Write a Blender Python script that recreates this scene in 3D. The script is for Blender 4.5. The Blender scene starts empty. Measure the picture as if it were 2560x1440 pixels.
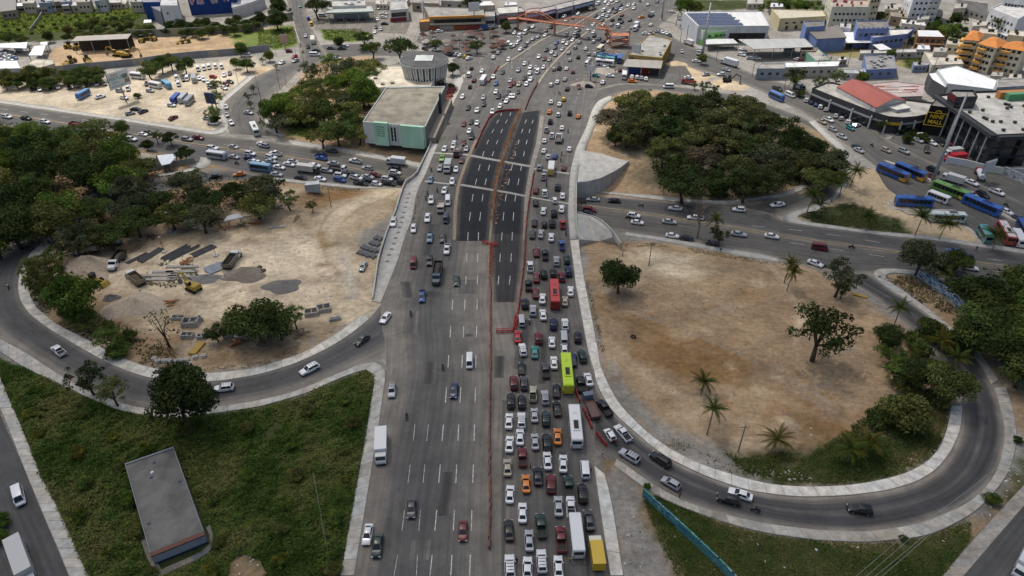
import bpy, math, random
import numpy as np
from mathutils import Vector, Matrix, Euler
R = random.Random(7); RN = np.random.RandomState(7)
scene = bpy.context.scene
COL = scene.collection
# ------------------------------------------------------------------ camera, world, sun, exposure
PITCH = math.radians(35.8); FPX = 1706.67; CAMH = 110.0
cam_d = bpy.data.cameras.new('camera'); cam = bpy.data.objects.new('camera', cam_d); COL.objects.link(cam)
cam.location = (0, 0, CAMH); cam.rotation_euler = (math.pi/2 - PITCH, 0, 0)
cam_d.sensor_width = 36; cam_d.lens = 24; cam_d.clip_start = 1; cam_d.clip_end = 9000
scene.camera = cam
SUN_EL, SUN_AZ = math.radians(62), math.radians(-38)      # azimuth from +Y (view direction), negative = to the left
sun_dir = Vector((math.sin(SUN_AZ)*math.cos(SUN_EL), math.cos(SUN_AZ)*math.cos(SUN_EL), math.sin(SUN_EL)))
w = bpy.data.worlds.new('World'); scene.world = w; w.use_nodes = True
nt = w.node_tree; bg = nt.nodes['Background']
sky = nt.nodes.new('ShaderNodeTexSky'); sky.sky_type = 'NISHITA'; sky.sun_disc = False
sky.sun_elevation = SUN_EL; sky.sun_rotation = SUN_AZ; sky.altitude = 50; sky.air_density = 1.0; sky.dust_density = 2.5; sky.ozone_density = 1.0
nt.links.new(sky.outputs[0], bg.inputs[0]); bg.inputs[1].default_value = 0.11
sd = bpy.data.lights.new('sun', 'SUN'); sd.energy = 3.6; sd.angle = math.radians(0.8); sd.color = (1, 0.955, 0.88)
sun = bpy.data.objects.new('sun', sd); COL.objects.link(sun); sun.rotation_euler = (-sun_dir).to_track_quat('-Z', 'Y').to_euler()
vs = scene.view_settings; vs.view_transform = 'Standard'; vs.look = 'None'; vs.exposure = 0.0; vs.gamma = 1.0; vs.use_curve_mapping = False
scene.cycles.max_bounces = 6; scene.cycles.diffuse_bounces = 3; scene.cycles.glossy_bounces = 2; scene.cycles.transmission_bounces = 3; scene.cycles.transparent_max_bounces = 8
scene.cycles.use_denoising = True

# ------------------------------------------------------------------ where a pixel of the survey picture meets the ground
sP, cP = math.sin(PITCH), math.cos(PITCH)
def atz(px, py, z=0.0):
    dx, dy, dz = px-1280, FPX*cP+(720-py)*sP, -FPX*sP+(720-py)*cP
    t = (z-CAMH)/dz
    return Vector((dx*t, dy*t, z))
def pxof(x, y, z=0.0):
    yc = (z-CAMH)*cP + y*sP; zc = y*cP - (z-CAMH)*sP
    return 1280+FPX*x/zc, 720-FPX*yc/zc
def ppm(py, z=0.0):                # pixels per metre, horizontally
    p = atz(1280, py, z); return FPX/(p.y*cP+(CAMH-z)*sP)
def sm(a, b, x):
    t = np.clip((np.asarray(x, float)-a)/(b-a), 0, 1); return t*t*(3-2*t)
def zm(y):                          # the highway humps slightly where it crosses the avenue
    return 1.8*sm(150, 200, y)*(1-sm(215, 275, y))
CLP = [(-400,225),(0,287),(300,330),(640,382),(890,425),(1015,445),(1440,525),(1600,533),(1920,583),(2245,630),(2560,672),(2900,722)]
_cl = []
for a, b in CLP:
    z = 0
    for k in range(6):
        q = atz(a, b, z); z = float(-4.2*(1-sm(22, 110, abs(q.x))))
    _cl.append(q)
CLX = np.array([q.x for q in _cl]); CLY = np.array([q.y for q in _cl])
MRP = [(1559,1440),(1490,1165),(1465,720),(1452,640),(1447,597),(1440,540),(1441,455),(1445,375),(1455,350),(1480,290),(1500,250),(1540,140),(1600,60),(1700,-60)]
_mr = sorted([(lambda q: (q.y, q.x))(atz(a, b, 1.0 if 270 < b < 700 else 0)) for a, b in MRP])
MRY = np.array([q[0] for q in _mr]); MRX = np.array([q[1] for q in _mr])
def cdist(x, y): return (np.asarray(y)-np.interp(x, CLX, CLY))*0.97
def zg(x, y):
    x = np.asarray(x, float); y = np.asarray(y, float)
    d = np.abs(cdist(x, y)); B = 1-sm(14, 36, d)
    z = -4.2*(1-sm(22, 110, np.abs(x)))*B
    e = x-np.interp(y, MRY, MRX)
    z = z + zm(y)*np.clip(1-e/11, 0, 1)*(e > -2)*(1-B)
    return z
def g(px, py, h=0.0):
    z = 0.0
    for k in range(14):
        p = atz(px, py, z+h); z = 0.5*z+0.5*float(zg(p.x, p.y))
    p = atz(px, py, z+h); return Vector((p.x, p.y, float(zg(p.x, p.y))))
def m(px, py, h=0.0):
    z = 0.0
    for k in range(8):
        p = atz(px, py, z+h); z = float(zm(p.y))
    return Vector((p.x, p.y, z))
def poly_at(pts, py): 
    return float(np.interp(-py, [-q[1] for q in pts], [q[0] for q in pts]))
ML = [(845,1480),(851,1440),(916,1080),(935,905),(930,757),(946,651),(965,590),(989,532),(1010,465),(1040,441),(1055,410),(1077,360),(1100,310),(1130,240),(1150,180),(1230,110),(1290,70),(1340,35),(1430,5),(1520,-60)]
MR_ = [(1570,1480)]+MRP
def on_main(px, py): return poly_at(ML, py) < px < poly_at(MR_, py)
def gm(px, py, h=0.0): return m(px, py, h) if on_main(px, py) else g(px, py, h)

# ------------------------------------------------------------------ materials
MATS = {}
def mat(name, c1, c2=None, scale=1.0, rough=0.85, detail=5, metal=0.0, bump=0.0, stretch=None, coord='Object', c3=None, objcol=False, vcol=False, spec=0.3, var=0.0, contrast=(0.35, 0.65)):
    if name in MATS: return MATS[name]
    M = bpy.data.materials.new(name); M.use_nodes = True; MATS[name] = M
    t = M.node_tree; n = t.nodes; L = t.links; b = n['Principled BSDF']
    b.inputs['Roughness'].default_value = rough; b.inputs['Metallic'].default_value = metal
    b.inputs['Specular IOR Level'].default_value = spec
    col = None
    tc = n.new('ShaderNodeTexCoord'); src = tc.outputs[coord]
    if stretch:
        mp = n.new('ShaderNodeMapping'); mp.inputs['Scale'].default_value = stretch; L.new(src, mp.inputs[0]); src = mp.outputs[0]
    def rgb(c): return (c[0], c[1], c[2], 1)
    nz = None
    if c2 is not None:
        nz = n.new('ShaderNodeTexNoise'); nz.inputs['Scale'].default_value = scale; nz.inputs['Detail'].default_value = detail; nz.inputs['Roughness'].default_value = 0.65
        L.new(src, nz.inputs['Vector'])
        rp = n.new('ShaderNodeValToRGB'); rp.color_ramp.elements[0].position = contrast[0]; rp.color_ramp.elements[1].position = contrast[1]
        rp.color_ramp.elements[0].color = rgb(c1); rp.color_ramp.elements[1].color = rgb(c2)
        if c3 is not None:
            e = rp.color_ramp.elements.new(0.5*(contrast[0]+contrast[1])); e.color = rgb(c3)
        L.new(nz.outputs['Fac'], rp.inputs[0]); col = rp.outputs[0]
    if objcol or vcol:
        if objcol:
            oi = n.new('ShaderNodeObjectInfo'); oc = oi.outputs['Color']
        else:
            at_ = n.new('ShaderNodeAttribute'); at_.attribute_name = 'Col'; oc = at_.outputs['Color']
        if col is not None:
            mx = n.new('ShaderNodeMixRGB'); mx.blend_type = 'MULTIPLY'; mx.inputs[0].default_value = 1; L.new(col, mx.inputs[1]); L.new(oc, mx.inputs[2]); col = mx.outputs[0]
        else: col = oc
    if col is not None: L.new(col, b.inputs['Base Color'])
    else: b.inputs['Base Color'].default_value = rgb(c1)
    if bump and nz is not None:
        bp = n.new('ShaderNodeBump'); bp.inputs['Strength'].default_value = bump; bp.inputs['Distance'].default_value = 0.05; L.new(nz.outputs['Fac'], bp.inputs['Height']); L.new(bp.outputs[0], b.inputs['Normal'])
    return M
def asphalt_mat(name, base, dust, streak=1.0):
    M = bpy.data.materials.new(name); M.use_nodes = True; t = M.node_tree; n = t.nodes; L = t.links; b = n['Principled BSDF']
    b.inputs['Roughness'].default_value = 0.9; b.inputs['Specular IOR Level'].default_value = 0.25
    uv = n.new('ShaderNodeUVMap'); at_ = n.new('ShaderNodeAttribute'); at_.attribute_name = 'Col'
    mp = n.new('ShaderNodeMapping'); mp.inputs['Scale'].default_value = (1.0, 0.035, 1); L.new(uv.outputs[0], mp.inputs[0])
    n1 = n.new('ShaderNodeTexNoise'); n1.inputs['Scale'].default_value = 1.1; n1.inputs['Detail'].default_value = 5; L.new(mp.outputs[0], n1.inputs['Vector'])
    tc = n.new('ShaderNodeTexCoord')
    n2 = n.new('ShaderNodeTexNoise'); n2.inputs['Scale'].default_value = 0.16; n2.inputs['Detail'].default_value = 7; n2.inputs['Roughness'].default_value = 0.7; L.new(tc.outputs['Object'], n2.inputs['Vector'])
    n3 = n.new('ShaderNodeTexNoise'); n3.inputs['Scale'].default_value = 6.0; n3.inputs['Detail'].default_value = 3; L.new(tc.outputs['Object'], n3.inputs['Vector'])
    r1 = n.new('ShaderNodeMapRange'); r1.inputs[1].default_value = 0.3; r1.inputs[2].default_value = 0.7; r1.inputs[3].default_value = 1-0.30*streak; r1.inputs[4].default_value = 1+0.26*streak; L.new(n1.outputs[0], r1.inputs[0])
    r2 = n.new('ShaderNodeMapRange'); r2.inputs[1].default_value = 0.3; r2.inputs[2].default_value = 0.7; r2.inputs[3].default_value = 0.80; r2.inputs[4].default_value = 1.2; L.new(n2.outputs[0], r2.inputs[0])
    r3 = n.new('ShaderNodeMapRange'); r3.inputs[1].default_value = 0.3; r3.inputs[2].default_value = 0.7; r3.inputs[3].default_value = 0.9; r3.inputs[4].default_value = 1.1; L.new(n3.outputs[0], r3.inputs[0])
    m1 = n.new('ShaderNodeMath'); m1.operation = 'MULTIPLY'; L.new(r1.outputs[0], m1.inputs[0]); L.new(r2.outputs[0], m1.inputs[1])
    m2 = n.new('ShaderNodeMath'); m2.operation = 'MULTIPLY'; L.new(m1.outputs[0], m2.inputs[0]); L.new(r3.outputs[0], m2.inputs[1])
    vo = n.new('ShaderNodeTexVoronoi'); vo.feature = 'DISTANCE_TO_EDGE'; vo.inputs['Scale'].default_value = .2; mv = n.new('ShaderNodeVectorMath'); mv.operation = 'ADD'; sc_ = n.new('ShaderNodeVectorMath'); sc_.operation = 'SCALE'; sc_.inputs['Scale'].default_value = 3.0; L.new(n2.outputs['Color'], sc_.inputs[0]); L.new(tc.outputs['Object'], mv.inputs[0]); L.new(sc_.outputs[0], mv.inputs[1]); L.new(mv.outputs[0], vo.inputs['Vector'])
    r4 = n.new('ShaderNodeMapRange'); r4.inputs[1].default_value = 0.0; r4.inputs[2].default_value = .022; r4.inputs[3].default_value = .84; r4.inputs[4].default_value = 1.0; L.new(vo.outputs['Distance'], r4.inputs[0])
    m3 = n.new('ShaderNodeMath'); m3.operation = 'MULTIPLY'; L.new(m2.outputs[0], m3.inputs[0]); L.new(r4.outputs[0], m3.inputs[1]); m2 = m3
    sp = n.new('ShaderNodeSeparateColor'); L.new(at_.outputs['Color'], sp.inputs[0])
    mx = n.new('ShaderNodeMixRGB'); mx.inputs[1].default_value = (*base, 1); mx.inputs[2].default_value = (*dust, 1)
    dm = n.new('ShaderNodeMath'); dm.operation = 'MULTIPLY'; dm.use_clamp = True; L.new(sp.outputs[0], dm.inputs[0]); L.new(r2.outputs[0], dm.inputs[1]); L.new(dm.outputs[0], mx.inputs[0])
    ml = n.new('ShaderNodeVectorMath'); ml.operation = 'SCALE'; L.new(mx.outputs[0], ml.inputs[0]); L.new(m2.outputs[0], ml.inputs['Scale'])
    L.new(ml.outputs[0], b.inputs['Base Color'])
    MATS[name] = M; return M
def ground_mat():
    M = bpy.data.materials.new('earth'); M.use_nodes = True; t = M.node_tree; n = t.nodes; L = t.links; b = n['Principled BSDF']
    b.inputs['Roughness'].default_value = 0.95; b.inputs['Specular IOR Level'].default_value = 0.1
    at_ = n.new('ShaderNodeAttribute'); at_.attribute_name = 'Col'; tc = n.new('ShaderNodeTexCoord')
    def noise(sc, det, a, c, stretch=None):
        src = tc.outputs['Object']
        if stretch:
            mp = n.new('ShaderNodeMapping'); mp.inputs['Scale'].default_value = stretch; mp.inputs['Rotation'].default_value = (0, 0, 0.6); L.new(src, mp.inputs[0]); src = mp.outputs[0]
        x = n.new('ShaderNodeTexNoise'); x.inputs['Distortion'].default_value = 1.6 if stretch else 0.0; x.inputs['Scale'].default_value = sc; x.inputs['Detail'].default_value = det; x.inputs['Roughness'].default_value = 0.7; L.new(src, x.inputs['Vector'])
        r = n.new('ShaderNodeMapRange'); r.inputs[1].default_value = 0.3; r.inputs[2].default_value = 0.7; r.inputs[3].default_value = a; r.inputs[4].default_value = c; L.new(x.outputs[0], r.inputs[0]); return r.outputs[0], x
    a1, _ = noise(0.07, 9, 0.58, 1.36); a2, nx = noise(0.8, 7, 0.72, 1.28); a3, _ = noise(0.5, 6, 0.84, 1.18, (0.3, 1.3, 1)); a4, _ = noise(5, 3, 0.85, 1.15)
    def mul(p, q):
        x = n.new('ShaderNodeMath'); x.operation = 'MULTIPLY'; L.new(p, x.inputs[0]); L.new(q, x.inputs[1]); return x.outputs[0]
    f = mul(mul(a1, a2), mul(a3, a4))
    ml = n.new('ShaderNodeVectorMath'); ml.operation = 'SCALE'; L.new(at_.outputs['Color'], ml.inputs[0]); L.new(f, ml.inputs['Scale']); L.new(ml.outputs[0], b.inputs['Base Color'])
    bp = n.new('ShaderNodeBump'); bp.inputs['Strength'].default_value = 0.5; bp.inputs['Distance'].default_value = 0.25; L.new(nx.outputs[0], bp.inputs['Height']); L.new(bp.outputs[0], b.inputs['Normal'])
    return M

# ------------------------------------------------------------------ mesh and object helpers
def setp(o, label=None, cat=None, group=None, kind=None):
    if label: o['label'] = label
    if cat: o['category'] = cat
    if group: o['group'] = group
    if kind: o['kind'] = kind
    return o
def link(name, data, parent=None):
    o = bpy.data.objects.new(name, data); COL.objects.link(o)
    if parent: o.parent = parent
    return o
def thing(name, label, cat, loc=(0,0,0), rz=0.0, group=None):
    o = link(name, None); o.empty_display_size = 0.5; o.location = loc; o.rotation_euler = (0, 0, rz)
    return setp(o, label, cat, group)
class MB:
    def __init__(s): s.v = []; s.f = []; s.m = []
    def add(s, vs, fs, mi=0):
        k = len(s.v); s.v += [tuple(v) for v in vs]
        for f in fs: s.f.append(tuple(i+k for i in f)); s.m.append(mi)
        return s
    def box(s, x0, x1, y0, y1, z0, z1, mi=0, M=None):
        vs = [Vector(c) for c in ((x0,y0,z0),(x1,y0,z0),(x1,y1,z0),(x0,y1,z0),(x0,y0,z1),(x1,y0,z1),(x1,y1,z1),(x0,y1,z1))]
        if M is not None: vs = [M @ v for v in vs]
        return s.add(vs, [(0,3,2,1),(4,5,6,7),(0,1,5,4),(1,2,6,5),(2,3,7,6),(3,0,4,7)], mi)
    def hull8(s, b, t, mi=0):        # bottom quad, top quad
        return s.add(list(b)+list(t), [(0,3,2,1),(4,5,6,7),(0,1,5,4),(1,2,6,5),(2,3,7,6),(3,0,4,7)], mi)
    def prism(s, pts, z0, z1, mi=0, cap=True, mtop=None):
        n = len(pts); vs = [(p[0], p[1], z0 if not hasattr(z0, '__len__') else z0[i]) for i, p in enumerate(pts)]+[(p[0], p[1], z1 if not hasattr(z1, '__len__') else z1[i]) for i, p in enumerate(pts)]
        s.add(vs, [(i, (i+1) % n, n+(i+1) % n, n+i) for i in range(n)], mi)
        if cap:
            s.f.append(tuple(range(len(s.v)-n, len(s.v)))); s.m.append(mi if mtop is None else mtop)
        return s
    def tube(s, p0, p1, r0, r1=None, n=6, mi=0, cap=True):
        p0, p1 = Vector(p0), Vector(p1); r1 = r0 if r1 is None else r1; d = (p1-p0)
        if d.length < 1e-6: return s
        d.normalize(); a = d.orthogonal().normalized(); b = d.cross(a); vs = []
        for p, r in ((p0, r0), (p1, r1)):
            for i in range(n):
                t = 2*math.pi*i/n; vs.append(p+a*(r*math.cos(t))+b*(r*math.sin(t)))
        fs = [(i, (i+1) % n, n+(i+1) % n, n+i) for i in range(n)]
        if cap: fs += [tuple(range(n-1, -1, -1)), tuple(range(n, 2*n))]
        return s.add(vs, fs, mi)
    def loft(s, rings, mi=0, cap=True, close=True):
        n = len(rings[0]); k0 = len(s.v)
        vs = [p for r in rings for p in r]; fs = []
        for j in range(len(rings)-1):
            for i in range(n if close else n-1):
                fs.append((j*n+i, j*n+(i+1) % n, (j+1)*n+(i+1) % n, (j+1)*n+i))
        if cap: fs += [tuple(range(n-1, -1, -1)), tuple((len(rings)-1)*n+i for i in range(n))]
        return s.add(vs, fs, mi)
    def mesh(s, name, mats=(), smooth=False):
        me = bpy.data.meshes.new(name); me.from_pydata([tuple(v) for v in s.v], [], s.f)
        for x in mats: me.materials.append(x)
        if len(mats) > 1: me.polygons.foreach_set('material_index', s.m)
        if smooth:
            me.polygons.foreach_set('use_smooth', [True]*len(me.polygons))
            if smooth == 2: me.set_sharp_from_angle(angle=.75)
        me.update(); return me
    def build(s, name, mats, parent=None, smooth=False):
        if not isinstance(mats, (list, tuple)): mats = [mats]
        return link(name, s.mesh(name, mats, smooth), parent)
def npmesh(name, V, F, mats, col=None, smooth=False, uv=None, mi=None):
    me = bpy.data.meshes.new(name); V = np.asarray(V, np.float32); F = np.asarray(F, np.int32); k = F.shape[1]
    me.vertices.add(len(V)); me.vertices.foreach_set('co', V.ravel())
    me.loops.add(F.size); me.loops.foreach_set('vertex_index', F.ravel())
    me.polygons.add(len(F)); me.polygons.foreach_set('loop_start', np.arange(0, F.size, k, dtype=np.int32)); me.polygons.foreach_set('loop_total', np.full(len(F), k, np.int32))
    if smooth: me.polygons.foreach_set('use_smooth', np.ones(len(F), bool))
    for x in (mats if isinstance(mats, (list, tuple)) else [mats]): me.materials.append(x)
    if mi is not None: me.polygons.foreach_set('material_index', np.asarray(mi, np.int32))
    if col is not None:
        a = me.color_attributes.new('Col', 'FLOAT_COLOR', 'POINT'); c = np.ones((len(V), 4), np.float32); c[:, :3] = col; a.data.foreach_set('color', c.ravel())
    if uv is not None:
        u = me.uv_layers.new(name='UVMap'); u.data.foreach_set('uv', np.asarray(uv, np.float32)[F.ravel()].ravel())
    me.update(calc_edges=True); return me
def vnoise(x, y, f, seed):
    T_ = np.random.RandomState(seed).random((64, 64)); u = np.asarray(x)*f; v = np.asarray(y)*f; i = np.floor(u).astype(int); j = np.floor(v).astype(int); a = u-i; b = v-j; a = a*a*(3-2*a); b = b*b*(3-2*b)
    q = lambda p, r: T_[(i+p) % 64, (j+r) % 64]
    return (q(0,0)*(1-a)+q(1,0)*a)*(1-b)+(q(0,1)*(1-a)+q(1,1)*a)*b
def inpoly(x, y, poly):
    c = np.zeros(np.shape(x), bool); n = len(poly)
    for i in range(n):
        x1, y1 = poly[i]; x2, y2 = poly[(i+1) % n]
        if y1 == y2: continue
        k = ((y1 > y) != (y2 > y)) & (x < (x2-x1)*(y-y1)/(y2-y1)+x1); c ^= k
    return c
def resample(pts, step=None, n=None):
    P = np.array([tuple(p)[:2] for p in pts]); d = np.r_[0, np.cumsum(np.hypot(*np.diff(P, axis=0).T))]
    if n is None: n = max(2, int(d[-1]/step)+1)
    t = np.linspace(0, d[-1], n)
    return np.c_[np.interp(t, d, P[:, 0]), np.interp(t, d, P[:, 1])], t
def smooth_pts(P, it=2):
    P = np.array(P, float)
    for k in range(it):
        Q = P.copy(); Q[1:-1] = 0.25*P[:-2]+0.5*P[1:-1]+0.25*P[2:]; P = Q
    return P
def strips(Lp, Rp, conv, step=2.5):
    A, _ = resample([conv(*p) for p in Lp], 1.5); B, _ = resample([conv(*p) for p in Rp], 1.5)
    A = smooth_pts(A, 3); B = smooth_pts(B, 3)
    n = max(2, int(max(np.hypot(*np.diff(A, axis=0).T).sum(), np.hypot(*np.diff(B, axis=0).T).sum())/step)+1)
    A, ta = resample(A, n=n); B, tb = resample(B, n=n); return A, B, 0.5*(ta+tb)
def ribbon(name, Lp, Rp, M, zf, zo, nc=10, step=2.5, conv=g, dust=None, skirt=None, kind='structure'):
    A, B, t = strips(Lp, Rp, conv, step); n = len(t); u = np.linspace(0, 1, nc)
    X = A[:, None, :]*(1-u)[None, :, None]+B[:, None, :]*u[None, :, None]
    wid = np.hypot(*(B-A).T); Z = zf(X[..., 0], X[..., 1])+zo
    V = np.concatenate([X, Z[..., None]], 2).reshape(-1, 3)
    UV = np.stack([(u[None, :]-.5)*wid[:, None], np.repeat(t[:, None], nc, 1)], 2).reshape(-1, 2)
    i = np.arange(n-1)[:, None]*nc+np.arange(nc-1)[None, :]; i = i.ravel()
    Fc = np.c_[i, i+1, i+nc+1, i+nc]
    # make faces point up
    p = V[Fc[0]]; nn = np.cross(p[1]-p[0], p[3]-p[0])
    if nn[2] < 0: Fc = Fc[:, ::-1]
    if dust is None: du = np.zeros((n, nc))
    else: du = np.clip(dust(np.repeat(u[None, :], n, 0), np.repeat(t[:, None], nc, 1), X, wid[:, None]), 0, 1.2)
    colr = np.repeat(du.reshape(-1, 1), 3, 1)
    if skirt:
        a = np.r_[np.arange(n-1)*nc]; b = a+nc; k0 = len(V)
        lo = V.copy(); lo[:, 2] -= skirt; V = np.r_[V, lo]; UV = np.r_[UV, UV]; colr = np.r_[colr, colr]
        S1 = np.c_[a, b, b+k0, a+k0]; a2 = a+nc-1; b2 = b+nc-1; S2 = np.c_[b2, a2, a2+k0, b2+k0]
        e1 = np.arange(nc-1); E1 = np.c_[e1+1, e1, e1+k0, e1+1+k0]; e2 = e1+(n-1)*nc; E2 = np.c_[e2, e2+1, e2+1+k0, e2+k0]
        Fc = np.r_[Fc, S1, S2, E1, E2]
    o = link(name, npmesh(name, V, Fc, M, col=colr, uv=UV)); setp(o, kind=kind); return o
# ------------------------------------------------------------------ ground sheet with its soils
def W(pts, f=None): return [tuple((f or g)(*p))[:2] for p in pts]
SAND = (0.44, 0.345, 0.225); PALE = (0.56, 0.46, 0.32); DIRT = (0.27, 0.19, 0.115); GRAV = (0.27, 0.25, 0.22); BROWN = (0.215, 0.122, 0.052)
GRASS = (0.05, 0.062, 0.022); DRYG = (0.2, 0.17, 0.08); CITY = (0.26, 0.245, 0.22); LAWN = (0.13, 0.17, 0.045); TAN = (0.325, 0.232, 0.143)
regions = [   # (colour, blur metres, outline in survey pixels)
 (DIRT, 5, [(-60,300),(240,330),(500,400),(660,440),(1010,468),(1010,560),(700,500),(430,560),(160,600),(-60,620)]),
 ((.365,.285,.19), 3, [(70,640),(160,590),(330,560),(520,540),(650,470),(800,462),(1005,470),(990,530),(965,590),(930,755),(905,790),(840,838),(765,880),(640,922),(510,936),(375,920),(287,887),(205,842),(140,812),(95,772),(72,720)]),
 ((.64,.53,.38), 9, [(560,600),(800,590),(870,640),(880,740),(760,770),(600,760),(300,740),(200,690),(300,640),(450,610)]),
 (PALE, 5, [(500,760),(930,760),(900,790),(700,800),(500,790)]),
 (DIRT, 6, [(800,460),(940,468),(900,500),(780,515),(700,520)]),
 (BROWN, 8, [(780,470),(925,475),(880,500),(800,515)]),
 (GRAV, 4, [(895,590),(990,530),(985,600),(950,650),(940,650),(890,640)]),
 (DIRT, 5, [(72,720),(95,772),(142,812),(205,842),(287,887),(375,920),(480,930),(440,860),(330,800),(270,740),(150,690),(90,680)]),
 (DIRT, 4, [(500,880),(560,850),(760,830),(800,850),(640,915),(500,930)]),
 (GRASS, 3, [(-60,870),(62,920),(165,966),(360,1025),(540,1035),(765,990),(905,928),(935,930),(925,1010),(851,1440),(840,1500),(240,1500),(60,1080),(25,1000),(-60,900)]),
 (DIRT, 5, [(560,1400),(600,1370),(660,1385),(690,1440),(650,1470),(560,1460)]),
 (TAN, 3, [(1450,560),(1550,600),(1700,612),(1920,650),(2010,668),(2100,700),(2180,760),(2240,800),(2310,870),(2370,950),(2400,1020),(2365,1080),(2320,1155),(2257,1187),(2095,1216),(1842,1190),(1655,1110),(1542,1002),(1502,917),(1480,795),(1462,700)]),
 (SAND, 8, [(1560,620),(1760,640),(1750,700),(1600,720),(1540,660)]),
 (PALE, 8, [(1610,620),(1740,650),(1700,690),(1600,660)]),
 (BROWN, 10, [(1560,800),(1640,820),(1760,860),(1860,905),(1820,950),(1700,945),(1600,880)]),
 (BROWN, 9, [(1960,1010),(2150,1050),(2100,1100),(1960,1070)]),
 (DIRT, 8, [(1800,700),(2050,760),(2000,850),(1850,800)]),
 (GRAV, 4, [(1478,780),(1500,880),(1560,960),(1640,1040),(1780,1120),(1900,1165),(2000,1200),(1920,1211),(1842,1190),(1655,1110),(1542,1002),(1502,917)]),
 (GRASS, 6, [(1800,1120),(1850,1150),(1960,1130),(2010,1150),(2090,1100),(2180,1080),(2330,1050),(2370,1070),(2340,1125),(2250,1180),(2100,1212),(1960,1205),(1860,1180)]),
 (DIRT, 3, [(1500,1150),(1540,1150),(1620,1220),(1920,1335),(2220,1356),(2400,1306),(2560,1200),(2600,1200),(2600,1500),(1500,1500)]),
 (GRAV, 2, [(1512,1187),(1545,1160),(1610,1230),(1610,1300),(1690,1440),(1700,1500),(1560,1500),(1540,1320)]),
 (GRASS, 4, [(1600,1240),(1640,1235),(1720,1275),(1830,1315),(1920,1337),(2120,1360),(2220,1358),(2330,1338),(2425,1300),(2430,1340),(2370,1440),(2340,1500),(1720,1500),(1690,1440),(1630,1310)]),
 (GRASS, 4, [(2560,1120),(2530,1190),(2480,1260),(2500,1270),(2600,1180)]),
 (TAN, 4, [(2190,690),(2290,690),(2420,790),(2520,930),(2600,1000),(2600,1100),(2545,1080),(2500,940),(2440,870),(2370,810),(2250,715)]),
 (GRASS, 6, [(2300,650),(2420,650),(2600,660),(2600,960),(2520,920),(2450,820),(2380,750)]),
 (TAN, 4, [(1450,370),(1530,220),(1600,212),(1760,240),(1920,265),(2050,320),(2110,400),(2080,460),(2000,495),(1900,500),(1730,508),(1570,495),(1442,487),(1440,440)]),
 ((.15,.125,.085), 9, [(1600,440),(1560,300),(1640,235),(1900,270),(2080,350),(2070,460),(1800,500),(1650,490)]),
 (SAND, 3, [(1955,545),(2030,515),(2085,495),(2110,460),(2120,410),(2200,430),(2290,480),(2350,560),(2420,560),(2480,600),(2440,620),(2320,600),(2170,585)]),
 (GRASS, 3, [(1985,540),(2050,518),(2140,510),(2240,545),(2290,590),(2170,578),(2050,565)]),
 (TAN, 4, [(660,320),(690,250),(740,210),(780,140),(940,140),(960,220),(905,310),(905,350),(1062,362),(1090,345),(1080,365),(1050,412),(850,378),(765,357),(702,342)]),
 (LAWN, 3, [(715,300),(760,285),(795,300),(790,335),(760,345),(720,335)]),
 ((.47,.40,.30), 4, [(-60,215),(100,205),(330,180),(640,140),(640,185),(575,250),(575,322),(550,335),(325,300),(-60,240)]),
 (SAND, 5, [(640,160),(730,180),(680,230),(660,260),(610,280),(600,230)]),
 (GRASS, 4, [(-80,32),(120,22),(380,14),(400,40),(380,60),(330,85),(100,105),(-80,110)]),
 (LAWN, 5, [(-80,30),(120,22),(330,16),(330,30),(250,50),(100,75),(-80,80)]),
 ((.38,.275,.17), 3, [(120,130),(180,105),(340,95),(420,92),(560,82),(700,64),(735,66),(740,110),(600,120),(400,150),(270,165),(120,165)]),
 (LAWN, 4, [(560,84),(640,75),(740,62),(745,112),(690,125),(600,118)]),
 (LAWN, 2, [(800,72),(905,70),(925,85),(915,102),(850,106),(808,100)]),
 (SAND, 3, [(1660,110),(1690,150),(1750,170),(1790,185),(1760,205),(1680,200),(1600,190)]),
 (SAND, 3, [(1775,205),(1830,190),(1870,215),(1840,226),(1790,222)]),
 (DRYG, 3, [(2040,118),(2280,118),(2420,180),(2400,195),(2300,180),(2180,150),(2040,135)]),
 (GRASS, 3, [(2250,140),(2300,140),(2350,170),(2330,178),(2270,170)]),
 (GRASS, 3, [(1690,0),(2050,0),(2060,25),(1900,22),(1720,28)]),
]
def axis(a, b, st, far, c=0, d=0):
    u = list(np.arange(a, c, st))+list(np.arange(c, d, 1.0))+list(np.arange(d, b+.1, st)); s = st; lo = []; x = a
    while x > -far: s *= 1.6; x -= s; lo.append(x)
    s = st; hi = []; x = b
    while x < far: s *= 1.6; x += s; hi.append(x)
    return np.array(lo[::-1]+u+hi)
gx = axis(-390, 390, 1.8, 4000, -125, 140); gy = axis(35, 560, 1.8, 4000, 62, 250)
GX, GY = np.meshgrid(gx, gy); GZ = zg(GX, GY)
C = np.zeros(GX.shape+(3,)); C[:] = CITY
wob = lambda s, k: s*(np.sin(GX*0.31+k)+np.sin(GY*0.37+1.7*k)+np.sin((GX+GY)*0.83+k*2.1)*.6+np.sin((GX-GY)*1.57+k)*.4)
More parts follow.
